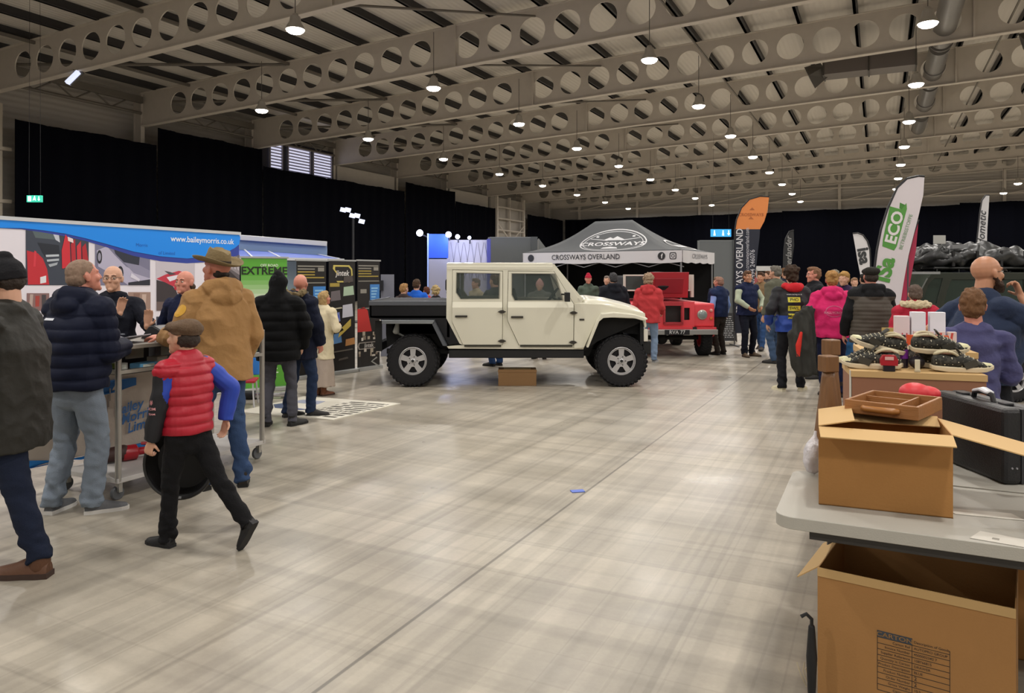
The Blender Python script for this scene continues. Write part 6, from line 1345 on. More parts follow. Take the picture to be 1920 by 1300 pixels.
table('white plastic folding table in the near right corner under the open brown carton', 0, 0)
table('white plastic folding table behind, carrying the carton of trainers', .08, .745, 1.0, 1.75)
def carton(lab, c, hw, hd, h, rz, flaps=(), m=None, th=.004, group=None, name='cardboard_box'):
    """open carton; flaps: (side, length, angle from vertical, x0, x1) side n/s/e/w; angle 0 = standing straight up, 180 = folded down outside"""
    r = thing(name, lab, 'box', c, rz, group); m = m or mat('cardboard', '#96703f', .8)
    g = Geo(); g.prism(rect(-hw,-hd,hw,hd), [rect(-hw+th,-hd+th,hw-th,hd-th)], 0, h, lambda a, b, d: Vector((a, b, d))); g.box((-hw,-hd,0), (hw,hd,th)); obj('carton_body', g, m, r)
    for side, ln, ang, a0, a1 in flaps:
        a = math.radians(ang); o, u_, n_ = {'s': (Vector((0,-hd,h)), Vector((1,0,0)), Vector((0,-1,0))), 'n': (Vector((0,hd,h)), Vector((-1,0,0)), Vector((0,1,0))), 'e': (Vector((hw,0,h)), Vector((0,1,0)), Vector((1,0,0))), 'w': (Vector((-hw,0,h)), Vector((0,-1,0)), Vector((-1,0,0)))}[side]
        d = UP*math.cos(a)+n_*math.sin(a); nr = n_*math.cos(a)-UP*math.sin(a); w_ = hw if side in 'sn' else hd
        A_, B_ = o+u_*w_*a0, o+u_*w_*a1; g = Geo(); g.add([A_, B_, B_+d*ln-u_*.006, A_+d*ln+u_*.006, A_+nr*th, B_+nr*th, B_+d*ln-u_*.006+nr*th, A_+d*ln+u_*.006+nr*th], [(0,1,2,3),(4,7,6,5),(0,4,5,1),(1,5,6,2),(2,6,7,3),(3,7,4,0)]); obj('flap', g, mat('cardboard_light', '#c2a06c', .8, var=.05, vscale=3), r)
    return r
# open box on the table
p = W(1535, 944, 2.87); q = W(1787, 975, 2.70); wv_ = (Vector((q.x, q.y, 0))-Vector((p.x, p.y, 0))); hw = wv_.length/2; ang = math.atan2(wv_.y, wv_.x)
cd = Vector((-wv_.y, wv_.x, 0)).normalized(); hd = .19; cc = Vector((p.x, p.y, 0))+wv_/2+cd*hd
carton('open brown cardboard box standing on the near folding table', Vector((cc.x, cc.y, TH+.001)), hw, hd, .30, ang, (('s', .125, 97, -1, 1), ('w', .13, -78, -1, 1), ('e', .33, 104, -.9, .9), ('n', .12, -100, -1, 1)), mat('cardboard', '#96703f', .8))
# wooden drawer on top of it
wood = mat('oiled_pine', '#99683a', .5, bump=.12, bscale=14, var=.25, vscale=8, stretch=(1, 9, 9)); wood2 = mat('oiled_oak', '#74502e', .5, bump=.15, bscale=10, var=.35, vscale=6, stretch=(8, 8, 1))
c = Vector((1.6, 3.13, 0)); dr = thing('wooden_tray', 'shallow pine tray with dividers and a handle balanced on the open brown box', 'tray', (c.x, c.y, TH+.312), -.76)
def tray(r, hw, hd, h, th=.012):
    g = Geo(); g.prism(rect(-hw,-hd,hw,hd), [rect(-hw+th,-hd+th,hw-th,hd-th)], 0, h, lambda a, b, d: Vector((a, b, d))); obj('tray_sides', g, wood, r, bevel=.003); g = Geo(); g.box((-hw+th,-hd+th,.004), (hw-th,hd-th,.01)); obj('tray_base', g, wood2, r)
    g = Geo(); g.box((hw*.35,-hd+th,.01), (hw*.35+.008,hd-th,h*.85)); obj('divider', g, wood, r); g = Geo(); g.box((-hw+th,hd*.35,.01), (hw*.35,hd*.35+.008,h*.8)); obj('divider', g, wood, r)
    g = Geo(); g.loft([((-.065,-hd-.004,h*.5), .012,.01), ((-.05,-hd-.018,h*.5), .013,.011), ((.05,-hd-.018,h*.5), .013,.011), ((.065,-hd-.004,h*.5), .012,.01)], (0,0,1), 10); obj('handle', g, cm('#a06a34', .35), r, True)
tray(dr, .14, .17, .055)
# carved wooden posts
for i, (px, py0, py1, Y, w_, lab) in enumerate(((1553, 667, 778, 3.42, .034, 'tapered wooden post standing on the table left of the brown box, nearer one'), (1558, 637, 690, 3.56, .032, 'wooden post with a pale square top just behind the nearer wooden post'))):
    b = W(px, py1, Y); t = W(px, py0, Y); r = thing('wooden_post', lab, 'post', (b.x, b.y, TH+.001), .2); H = t.z-TH
    g = Geo(); g.loft([((0,0,0), w_*1.75,w_*1.75), ((0,0,H*.3), w_*1.6,w_*1.6), ((0,0,H-.1), w_*.8,w_*.8), ((0,0,H-.075), w_*.7,w_*.7)], (1,0,0), 8, False, False, 3); obj('shaft', g, wood2, r, 'all')
    g = Geo(); g.box((-w_,-w_,H-.075), (w_,w_,H)); obj('post_head', g, wood2, r, bevel=.006)
# carton that carries the shoes
a_, b_ = W(1597, 700, 3.95), W(1850, 703, 3.76); a_.z = b_.z = 0; wv2 = b_-a_; sa = math.atan2(wv2.y, wv2.x); sw = wv2.length/2; sd_ = .2; sc_ = a_+wv2/2+Vector((-math.sin(sa), math.cos(sa), 0))*sd_; ZS = 1.115
r = thing('cardboard_box', 'closed brown carton used as a shelf for the pile of trainers', 'box', (sc_.x, sc_.y, TH+.001), sa); hS = ZS-TH-.001
g = Geo(); g.box((-sw,-sd_,0), (sw,sd_,hS)); obj('carton_body', g, mat('cardboard_rose', '#8d6148', .8, var=.05), r, bevel=.003); g = Geo(); g.box((-sw-.004,-sd_-.004,hS-.03), (sw+.004,sd_+.004,hS+.002)); obj('lid_edge', g, mat('cardboard_light', '#c2a06c', .8), r)
g = Geo(); g.box((-sw-.006,-sd_,.0), (-sw-.002,-sd_+.05,hS)); obj('white_edge_tape', g, cm('#c8c4b8', .5), r)
def SP(x, y, z=0): return Vector((sc_.x, sc_.y, ZS+.003+z))+Vector((math.cos(sa), math.sin(sa), 0))*x+Vector((-math.sin(sa), math.cos(sa), 0))*y
# trainers
def trainer(lab, c, rz, tilt=0, roll=0, sz=1.0, lin_='#c9bfa0', insole='#7a4a2c', acc='#b9a58c', grp=None):
    r = thing('trainer', lab, 'shoe', c, 0, grp); r.rotation_euler = (tilt, roll, rz); r.scale = (sz,)*3
    # side profile stations along y (heel -> toe): y, half width, base z, top z
    pr = [(-.13,.018,.028,.075),(-.12,.032,.022,.092),(-.09,.037,.02,.098),(-.05,.037,.019,.088),(-.02,.036,.019,.086),(.01,.038,.019,.098),(.045,.04,.019,.085),(.08,.044,.019,.066),(.11,.044,.021,.052),(.135,.036,.026,.044),(.152,.018,.034,.04)]
    n = 18; vs = []
    for y, hw_, z0_, z1_ in pr:
        for k in range(n):
            a = 2*PI*k/n; ca, s_ = math.cos(a), math.sin(a); x = hw_*math.copysign(abs(ca)**.8, ca)*(1 if s_ < .3 else 1-.35*(s_-.3)); z = (z0_+z1_)/2+(z1_-z0_)/2*math.copysign(abs(s_)**.8, s_); vs.append((x, y, z))
    fs = [(i*n+k, i*n+(k+1) % n, (i+1)*n+(k+1) % n, (i+1)*n+k) for i in range(len(pr)-1) for k in range(n)]+[tuple(range(n)), tuple(range((len(pr)-1)*n, len(pr)*n))]
    tm = mat('trainer_knit_'+acc.lstrip('#'), '#2b2a26', .8)
    if not tm.get('done'):
        nt = tm.node_tree; nn = nt.nodes; l = nt.links; tc = nn.new('ShaderNodeTexCoord'); vo = nn.new('ShaderNodeTexVoronoi'); vo.inputs['Scale'].default_value = 55; cr = nn.new('ShaderNodeValToRGB'); cr.color_ramp.interpolation = 'CONSTANT'
        cr.color_ramp.elements[0].color = lin('#c4bda6'); cr.color_ramp.elements[1].position = .2; cr.color_ramp.elements[1].color = lin('#24241f'); e = cr.color_ramp.elements.new(.62); e.color = lin('#3f3d36')
        l.new(tc.outputs['Object'], vo.inputs[0]); l.new(vo.outputs[0], cr.inputs[0]); l.new(cr.outputs[0], nn['Principled BSDF'].inputs[0]); tm['done'] = 1
    g = Geo(); g.add(vs, fs); up = obj('upper', g, tm, r, 'all')
    ol = [(.02,-.135),(.034,-.12),(.038,-.06),(.036,0),(.043,.07),(.043,.115),(.03,.145),(.012,.158)]; ol = ol+[(-x, y) for x, y in reversed(ol)]
    g = Geo(); k = len(ol); lift = lambda y: .018*max(0, (y-.09)/.06)**1.5+.012*max(0, (-y-.1)/.03)
    g.add([(x*1.03, y*1.02, lift(y)) for x, y in ol]+[(x*1.06, y*1.02, .026+lift(y)*.7) for x, y in ol], [tuple(range(k)), tuple(range(k, 2*k))]+[(i, (i+1) % k, k+(i+1) % k, k+i) for i in range(k)]); obj('sole', g, mat('sole_cream', '#cdbfa2', .6), r, bevel=.004)
    g = Geo(); g.loft([((0,.118,.04), .041,.014), ((0,.145,.038), .026,.012)], (1,0,0), 12); obj('toe_cap', g, cm('#c8c39a', .5), up, True)
    g = Geo(); ring = [Vector((.026*math.cos(a), -.06+.058*math.sin(a), .097+.012*math.cos(2*a)-.006*math.sin(a))) for a in [2*PI*i/20 for i in range(21)]]; g.tube(ring, .0075, 8); obj('padded_collar', g, cm(lin_, .8), up, True)
    g = Geo(); g.ell((0,-.06,.0955), (.024,.052,.004)); obj('insole', g, cm(insole, .7), up, True)
    g = Geo(); g.loft([((0,.005,.1), .022,.006), ((0,-.015,.125), .026,.005)], (1,0,0), 10); obj('tongue', g, cm('#35332e', .8), up, True)
    for i in range(5): y = .0+.02*i; z = .103-.0095*i; g = Geo(); g.tube([(-.024,y,z-.006),(0,y+.006,z+.001),(.024,y,z-.006)], .0035, 6); obj('lace', g, cm('#a9a28c', .8), up, True)
    for s_ in (-1, 1): g = Geo(); g.obox((s_*.0415, .045, .045), (.0015,0,0), (0,.03,.012), (0,-.008,.016)); obj('side_panel', g, cm('#3a3830', .6), up)
    return r
R90 = PI/2
TRN = [('black and cream trainer at the front right of the carton, toe pointing right', .215, -.09, 0, -R90+.05, 0, 0),
       ('black and cream trainer second row right, tucked behind the front right trainer', .17, .06, .0, -R90-.02, 0, 0),
       ('upper black trainer leaning over the right-hand pair with an open collar', .13, .0, .09, -R90+.12, .0, .2),
       ('black and cream trainer at the front left of the carton, toe pointing left', -.19, -.08, 0, R90-.12, 0, 0),
       ('black trainer standing behind the front left one, toe pointing left', -.205, .06, 0.0, R90+.25, 0, 0),
       ('topmost black trainer lying on the left-hand trainers', -.155, .0, .095, R90+.15, .25, -.15),
       ('black trainer in the back row at the centre of the carton', -.02, .1, .0, 2.6, 0, 0)]
for lab, x, y, z, rz, ti, ro in TRN: trainer(lab, SP(x, y, z), rz+sa, ti, ro, .98, grp='trainers on the brown carton')
# small things among the trainers
def blob(name, lab, cat, c, parts, rz=0):
    r = thing(name, lab, cat, c, rz)
    for nm, g, m in parts: obj(nm, g, m, r, bevel=.002)
    return r
B = lambda a, b: Geo().box(a, b)
blob('toy_car', 'small red toy vehicle on a black base in front of the left trainer', 'toy', SP(-.13, -.175), [('base', B((-.028,-.016,0),(.028,.016,.03)), cm('#14131a', .4)), ('red_body', Geo().prism([(-.04,.031),(.04,.031),(.042,.06),(.03,.085),(-.03,.085),(-.042,.06)], (), -.02, .02, lambda x, y, d: Vector((x, d, y))), mat('red_gloss_paint', '#a51d28', .3)), ('label', B((-.022,-.0225,.06),(.02,-.0205,.078)), cm('#d8a8a0', .5))], sa)
blob('shoe_tag', 'upright cream card tag standing between the trainers', 'tag', SP(.005, -.17), [('card', B((-.012,-.004,0),(.012,.004,.065)), cm('#cfc8ae', .6)), ('slot', B((-.014,-.006,0),(.014,.006,.012)), cm('#b8ae94', .6))], sa)
blob('purple_bottle', 'dark bottle with a purple label among the trainers', 'bottle', SP(-.03, .02), [('bottle_body', Geo().lathe([(0,0),(.024,0),(.026,.01),(.026,.1),(.012,.13),(.012,.16),(0,.16)], n=18), cm('#1d1622', .3)), ('purple_label', Geo().lathe([(.0265,.05),(.0275,.05),(.0275,.1),(.0265,.1)], n=18), cm('#6a1f86', .4)), ('cap', Geo().lathe([(0,.16),(.013,.16),(.013,.18),(0,.18)], n=14), cm('#26221e', .4))])
blob('price_card', 'tan price card clipped above the back of the left trainers', 'card', SP(-.09, .12), [('card', B((-.03,-.003,.14),(.03,.003,.21)), cm('#b59a5c', .6)), ('stick', B((-.004,.003,0),(.004,.007,.2)), cm('#6c5a3c', .6)), ('print', B((-.02,-.0045,.16),(.02,-.0032,.19)), cm('#a08648', .6))], sa)
blob('price_card', 'large orange price card behind the right trainers', 'card', SP(.19, .17), [('card', Geo().prism([(-.055,.12),(.06,.1),(.085,.03),(.06,.03),(.045,.08),(.035,.17),(-.055,.17)], (), -.003, .003, lambda x, y, d: Vector((x, d, y))), cm('#d8552a', .5)), ('stick', B((-.004,.003,0),(.004,.007,.15)), cm('#b84a24', .6))], sa)
blob('price_card', 'small orange price card left of the large orange one', 'card', SP(.045, .17), [('card', B((-.03,-.003,.11),(.035,.003,.17)), cm('#d8552a', .5)), ('stick', B((-.004,.003,0),(.004,.007,.15)), cm('#b84a24', .6))], sa)
blob('price_card', 'orange price card in the middle behind the topmost right trainer', 'card', SP(.12, .175), [('card', B((-.025,-.003,.12),(.025,.003,.175)), cm('#cf5030', .5)), ('stick', B((-.004,.003,0),(.004,.007,.15)), cm('#b84a24', .6))], sa)
blob('dark_trainer_bag', 'small dark drawstring pouch lying between the two groups of trainers', 'pouch', SP(.035, .0), [('pouch', Geo().ell((0,0,.035), (.04,.035,.035)), cm('#241f26', .6)), ('cord', Geo().tube([(-.02,0,.06),(0,.01,.09),(.02,0,.06)], .004, 6), cm('#8a7c6c', .6))]).name = 'drawstring_pouch'
# white tablet boxes behind on another carton
wbx = thing('cardboard_box', 'brown carton behind the trainers carrying the white boxes', 'box', (SP(.1, .48).x, SP(.1, .48).y, TH+.001), sa); g = Geo(); g.box((-.3,-.18,0), (.3,.18,.44)); obj('carton_body', g, mat('cardboard_rose', '#8d6148', .8), wbx, bevel=.003); g = Geo(); g.box((-.302,-.183,.41), (.302,.183,.443)); obj('lid_edge', g, mat('cardboard_light', '#c2a06c', .8), wbx)
n_ = 0
for i, (px, w_, hh, lab, col) in enumerate(((1679, .072, .07, 'white box with red print, leftmost behind the trainers', '#d8c8cc'), (1707, .07, .095, 'plain white box, middle one behind the trainers', '#dcdce4'), (1739, .075, .095, 'plain white box, rightmost behind the trainers', '#dcdce4'))):
    c = SP((px-1727)/F*4.3+w_*.4+.15, .42); r = thing('white_box', lab, 'box', (c.x, c.y, TH+.446), sa); g = Geo(); g.box((-w_/2*1.05,-.03,0), (w_/2*1.1,.03,hh+.125)); b_ = obj('box_body', g, cm(col, .5), r, bevel=.002)
    g = Geo(); g.box((-w_*.42,-.0315,.02), (w_*.42,-.0302,.045)); obj('printed_band', g, cm('#c44a5c' if i == 0 else '#b8b8c8', .5), b_); 
    if i == 0: txt(b_, frame((0,-.0315,0),(1,0,0),UP), 'H', .012, .075, .05, '#b8304a', .0, .02)
for i in range(4):
    c = SP((1722+19*i-1727)/F*4.25+.12, .345); r = thing('striped_carton', 'small white carton with red stripes in the row below the white boxes', 'box', (c.x, c.y, TH+.446), sa, 'red striped cartons behind the trainers'); g = Geo(); g.box((-.022,-.02,0), (.022,.02,.11)); b_ = obj('box_body', g, cm('#d8c4c0', .5), r)
    g = Geo(); g.add([(-.02,-.0205,.01),(-.008,-.0205,.01),(.006,-.0205,.105),(-.006,-.0205,.105)], [(0,1,2,3)]); obj('red_stripe', g, cm('#c4483c', .5), b_)
# black case standing upright
c0, c1 = W(1793, 905, 3.12), W(1920, 930, 2.86); 
p0 = W(1745, 727, 3.34); cs = thing('hard_case', 'black hard case standing on edge behind the open brown box', 'case', (2.135, 3.66, TH+.001), -PI/2+.02)
CL, CT, CHH = .53, .085, .32
cbm = mat('case_black', '#131316', .4, bump=.2, bscale=150)
for a_1, b_1 in ((-CT, -.004), (.004, CT)): g = Geo(); g.box((0,a_1,0), (CL,b_1,CHH)); obj('case_half', g, cbm, cs, bevel=.018)
g = Geo(); g.box((.004,-.006,.004), (CL-.004,.006,CHH-.004)); obj('case_seam', g, cm('#2a2a2e', .5), cs)
g = Geo(); g.tube([(.2,0,CHH-.005),(.21,0,CHH+.025),(.27,0,CHH+.035),(.33,0,CHH+.025),(.34,0,CHH-.005)], .012); obj('handle', g, cm('#1a1a1c', .3), cs, True)
g = Geo(); g.loft([((.22,0,CHH+.03), .01,.022), ((.27,0,CHH+.042), .012,.026), ((.31,0,CHH+.034), .01,.022)], (0,0,1), 10); obj('pale_grip', g, cm('#c4c4c8', .35), cs, True)
for x in (.12, .42): g = Geo(); g.box((x-.025,-.02,CHH-.002), (x+.025,.02,CHH+.008)); obj('latch', g, cm('#2a2a2c', .3), cs, bevel=.003)
for y in (-.05, -.03): g = Geo(); g.lathe([(0,.004),(.004,.004),(.005,0)], (CL+.0, y, .07), (1,0,0), 8); obj('rivet', g, cm('#8c8c90', .3), cs)
# red cloth item, between tray and carton
r = thing('red_bowl', 'small red rounded item on a box behind the pine tray', 'bowl', (1.86, 3.45, TH+.001)); g = Geo(); g.ell((0,0,.34), (.07,.06,.045)); g.ell((.05,0,.335), (.07,.05,.035)); sculpt('red_shell', [(g, .008, 1)], mat('red_gloss_cloth', '#cf3038', .5), r)
r2_ = r; g = Geo(); g.box((-.06,-.05,0), (.1,.05,.31)); obj('stand_box', g, mat('cardboard_rose', '#8d6148', .8), r2_)
# white tray with strap at the right frame edge
wt_ = thing('white_tray', 'white tray with a looped strap at the right edge of the near table', 'tray', TT(.87, .02, TH+.006), -AX+.1)
g = Geo(); g.prism(rect(0,0,.42,.3), [rect(.012,.012,.408,.288)], 0, .05, lambda a, b, d: Vector((a, b, d))); g.box((0,0,0),(.42,.3,.008)); obj('tray_sides', g, cm('#bdb9be', .4), wt_, bevel=.003)
g = Geo(); g.box((.03,-.003,-.0), (.4,-.001,.02)); obj('brown_edge', g, cm('#5c4a34', .6), wt_)
g = Geo(); g.tube([(.0,.0,.05),(-.012,.06,.09),(-.012,.16,.13),(0,.26,.13),(.1,.3,.12),(.3,.3,.115)], .011); obj('white_strap', g, cm('#c8c4c4', .5), wt_, True)
g = Geo(); g.ell((.16,.15,.04), (.09,.08,.035)); sculpt('brown_contents', [(g, .008, 1)], cm('#4a3a2e', .8), wt_, nz(20, .02, 1, 2))
r = thing('paper_sheet', 'pale torn sheet of paper lying on the near table before the white tray', 'paper', TT(.62, .03, TH+.001), -AX-.2); g = Geo(); g.prism([(0,0),(.2,.01),(.19,.09),(.02,.1)], (), 0, .0015, lambda a, b, d: Vector((a, b, d))); obj('sheet', g, cm('#c8c4ba', .6), r); g = Geo(); g.box((.06,.03,.0016),(.08,.05,.002)); obj('smudge', g, cm('#8c887e', .6), r)
r = thing('paper_sheet', 'pale sheet of paper lying beyond the brown box by the black case', 'paper', TT(.6, .3, TH+.001), -AX+.2); g = Geo(); g.prism([(0,0),(.22,-.02),(.2,.06),(-.02,.07)], (), 0, .0015, lambda a, b, d: Vector((a, b, d))); obj('sheet', g, cm('#d0ccc2', .6), r)
# plastic bags on the floor behind
def bag(lab, c, r_, h, seed, col='#cfccd0'):
    t = thing('plastic_bag', lab, 'bag', c); g = Geo(); g.ell((0,0,h*.42), (r_,r_*.8,h*.42)); g.cap((0,0,h*.6), (r_*.2,0,h*.95), r_*.5, r_*.22); g.ell((-r_*.3,0,h*.25), (r_*.8,r_*.7,h*.25)); sculpt('bag_body', [(g, .012, 1)], mat('bag_plastic', col, .3, bump=.6, bscale=25, spec=.6), t, nz(11, .06*r_/.15, 1.4, seed)); 
bag('small white plastic bag beside the wooden posts, left of the brown box', Vector((W(1527,0,3.3).x, 3.3, TH+.001)), .05, .2, 3)
# goods beneath the tables
cq = carton('big brown carton with a printed table label standing under the near table', Vector((0,0,0)), .34, .24, .5, 0, (('w', .11, 125, -1, .9), ('n', .14, 25, -1, 1)), mat('cardboard_warm', '#a87b48', .8, bump=.08, bscale=120, var=.06, vscale=3))
pa, pb_ = W(1533, 1065, 2.86), W(1905, 1142, 2.50); pa.z = pb_.z = 0; wv3 = pb_-pa; hw3 = wv3.length/2; an3 = math.atan2(wv3.y, wv3.x); cq.rotation_euler = (0,0,an3); cn3 = Vector((-math.sin(an3), math.cos(an3), 0)); cc3 = pa+wv3/2+cn3*.24; cq.location = (cc3.x, cc3.y, .001); cq.scale = (hw3/.34, 1, 1)
fr3 = lambda x, y, d=0: Vector((x*.34/hw3, -.24-d, y)); bl = cm('#2c2b2c', .7)
cb3 = [o for o in cq.children if o.name.startswith('carton_body')][0]
def q3(px, py):
    r = (px-960)/F; t = (r*pa.y-pa.x)/(wv3.x-r*wv3.y); Pp = pa+wv3*t; return ((t-.5)*hw3*2, CH-(py-HY)/F*Pp.y)
x0, y0 = q3(1645, 1181); x1, y1 = q3(1781, 1206); yb3 = .02
lb = obj('printed_label', Geo(), bl, cb3); bpy.data.objects.remove(lb)
def pl(pts, col=bl, nm='printed_line', d=.0012): g = Geo(); g.prism(pts, (), 0, d, fr3); return obj(nm, g, col, cb3)
top = y0-.002; w3 = x1-x0; xm = x0+w3*.49
pl(rect(x0, top-.024, xm, top), cm('#3f4650', .6), 'printed_header'); txt(cb3, fr3, 'CARTON', (x0+xm)/2, top-.0125, .022, '#96703f', .0025, .01, sx=1.3)
rows = 9
for k in range(rows+1): yy = top-.024-.0215*k; pl(rect(x0, yy-.0012, x1, yy+.0004))
for xx in (x0, xm, x1): pl(rect(xx-.0008, top-.024-.0215*rows, xx+.0008, top-(0 if xx < x1 else .012)))
L_ = ['Carton Ref', 'Invoice Number', 'Supplier Reference', 'Quantity in Carton', 'Product Description', 'Product Number', 'Order Number', 'Gross Weight', 'Carton No']; R_ = ['AUTOPRO GROUP', '4500002342 7', '108766815', 'DRAWER', 'BLUE', '2', '2', '10.5', '1 of 1']
for k in range(rows):
    yy = top-.024-.0215*(k+.5); txt(cb3, fr3, L_[k], xm-.006, yy, .0125, bl, .0015, .004, align='RIGHT'); txt(cb3, fr3, R_[k], xm+.006, yy, .0125 if k not in (5, 6) else .02, bl, .0015, .004, align='LEFT')
txt(cb3, fr3, 'Description of Goods', xm+.006, top-.012, .0125, bl, .0015, .004, align='LEFT')
pl(rect(x0+.03, .03, x0+.1, .034)); pl(rect(x0+.03, .005, x0+.034, .034)); pl(rect(x0+.096, .005, x0+.1, .034))
g = Geo(); g.box((-.34,-.245,.47), (.34,-.2405,.503)); obj('worn_edge', g, mat('cardboard_light', '#c2a06c', .8), cq)
r = carton('brown carton further back beneath the near table', TT(.6, 1.1, .001), .34, .22, .46, -AX, (('s', .1, 50, -1, 1), ('n', .12, 20, -1, 1)), mat('cardboard', '#96703f', .8))
r = thing('holdall_bag', 'black holdall lying in the shadow beneath the near table', 'bag', TT(1.45, .95, .001), -AX); g = Geo(); g.ell((0,0,.3), (.38,.2,.3)); sculpt('bag_body', [(g, .02, 1)], cm('#101012', .7), r, nz(8, .08, 1, 4)); g = Geo(); g.tube([(-.15,-.1,.55),(-.1,-.14,.66),(.1,-.14,.66),(.15,-.1,.55)], .012); obj('handle', g, cm('#1a1a1c', .6), r, True)
r = thing('wrapping_paper', 'crumpled pale paper on top of the back carton beneath the table', 'paper', TT(.75, 1.05, .47), -AX); g = Geo(); g.ell((0,0,.05), (.09,.07,.05)); sculpt('crumple', [(g, .01, 1)], cm('#b09468', .8), r, nz(14, .08, 1, 5))
r = thing('grass_straws', 'dry straws and a black hook beside the big carton on the floor', 'debris', Gd(1512, 1290)); 
r.name = 'loose_straws'
for i in range(4): g = Geo(); g.tube([(.01*i,0,.004),(.01*i-.02,.01,.05+.01*i),(.01*i-.03+.02*i,.02,.09)], .002, 5); obj('straw', g, cm('#c8c0a4', .6), r, True)
r = thing('table_leg_cap', 'black umbrella leaning beside the big carton near the floor', 'umbrella', W(1528, 1300, 2.75)); r.name = 'black_umbrella'; r.location.z = 0; r.location.x += .0
g = Geo(); g.loft([((0,.03,.005), .012,.012), ((0,.03,.2), .02,.02), ((.0,.03,.31), .012,.012)], (1,0,0), 10); obj('folded_canopy', g, cm('#121214', .6), r, True); g = Geo(); g.tube([(0,.03,.31),(0,.03,.34),(-.02,.03,.36),(-.04,.03,.35)], .007); obj('hook_handle', g, cm('#121214', .4), r, True)
# ---------------------------------------------------------------- the people
def fz(px, Y): p = W(px, HY, Y); return (p.x, p.y, 0)
def HH(py, Y): return CH-(py-HY)/F*Y
L90, BACK, FRONT, R90_ = PI/2, 0.0, PI, -PI/2     # facing photo-left, away, the camera, photo-right
denim = lambda c: mat('denim_'+c.lstrip('#'), c, .9, bump=.3, bscale=160, var=.22, vscale=5, spec=.2)
def J(**k): return k
# man in olive jacket and beanie walking out of frame on the left
person('man in black beanie and olive wax jacket walking out at the left frame edge', (W(20,HY,4.1).x, 4.1, 0), 1.70, L90+.05, J(col='#2b2921', hem=.70, t=.035, flare=1.0, wr=.012, wf=4, name='wax_jacket', mat=mat('wax_cotton', '#191710', .7, bump=.2, bscale=30, var=.2, vscale=3)), J(mat=denim('#1b2234'), jeans=1, wr=.014, len=.0, fit=1.04), ('#5a3a26', '#3a2820', .02, 'boot', 1.16), ('beanie', '#16161a'), 'pale', lod=0, bulk=1.18,
       feet=((-.10,-.19,.0,-.0,0), (.10,.5,.02,.2,0)), arms=((-.24,.16,.98,-1,-.2,0), (.24,.25,1.0)), yaw=.1, pitch=.15, lean=.04, key='P1')
# navy puffer man
person('man in navy quilted puffer jacket and pale jeans standing at the trolley, back turned', fz(138, 5.1), 1.73, -.3, J(col='#121a30', hem=.86, t=.045, flare=.95, puff=(.085,.016,.8,1.38), hood='down', collar=2, name='puffer_jacket', mat=mat('puffer_navy', '#0b1228', .7, bump=.1, bscale=30, spec=.2)), J(mat=denim('#77828f'), fit=1.12, jeans=1, wr=.016), ('#5a5c60', '#d4d2ce', 0, 'trainer'), ('crop', '#8a7464'), 'pink', lod=0, bulk=1.18,
       feet=((-.13,-.02,0,0,.2), (.13,.06,0,0,-.75)), arms=((-.14,.3,1.12,-.2,-.2,-1), (.12,.3,1.12,.3,-.2,-1)), yaw=-.4, pitch=-.25, lean=.1, key='P2')
# bald man with glasses
person('bald man with glasses in dark navy top gesturing behind the trolley', fz(212, 6.75), 1.70, FRONT+.35, J(col='#10131f', hem=.88, t=.018, name='sweatshirt'), J(col='#15161c'), hair=('bald', '#000000'), skin='pale', lod=0, eyes=True, glasses=True, bulk=1.1,
       arms=((-.33,.42,1.22,-.6,-.2,-1), (-.10,.34,1.33,.8,-.2,-1)), hands=(((-.15,.25,1), (.2,1,0)), ((-.2,.1,1), (-.5,1,0))), curl=(.25,.4), yaw=-.1, pitch=-.05, key='P3')
# man half hidden behind the hat wearer
person('man in navy fleece leaning behind the trolley, half hidden by the tan coat', fz(352, 7.35), 1.66, FRONT-.2, J(col='#121a38', hem=.85, t=.02, name='fleece'), J(col='#1a1c22'), hair=('fringe', '#4a3c30'), skin='pink', lod=0, eyes=True, bulk=.95, arms=((-.3,.2,1.15), (.3,.15,1.0)), pitch=-.1, lean=.05, feet=((-.1,0,0),(.1,0,0)))
# hat wearer in tan coat
person('man in wide-brimmed olive hat, tan hooded work coat and jeans reaching to the trolley', fz(412, 5.75), 1.79, L90-.75, J(col='#a97440', hem=.80, t=.04, flare=1.1, hood='down', wr=.022, wf=6, wz=.5, name='work_coat', mat=mat('canvas_tan', '#9a7446', .85, bump=.25, bscale=40, var=.1, vscale=5)), J(mat=denim('#34486a'), fit=1.02, jeans=1, wr=.016), ('#2a241e', '#0e0d0c', .05, 'boot'), ('wide', '#30261d'), 'pink', lod=0, bulk=1.12,
       feet=((-.13,.02,0,0,.2), (.12,-.1,0,0,-.5)), arms=((-.30,.30,1.12,-.4,-.4,-1), (.22,.12,.9)), hands=(((-.5,1,.05), (.2,0,-1)), None), yaw=.35, pitch=-.25, lean=.05, curl=(.5,.4), key='P5')
hp = PEOPLE['P5']; g = Geo(); g.ell((0,-.06,-.025), (.066,.05,.05)); g.xf(hp['MH']); sculpt('hair', [(g, .007, 1)], mat('hair_dark', '#241a14', .8, bump=.5, bscale=60), hp['root'], nz(40,.01,1,3))
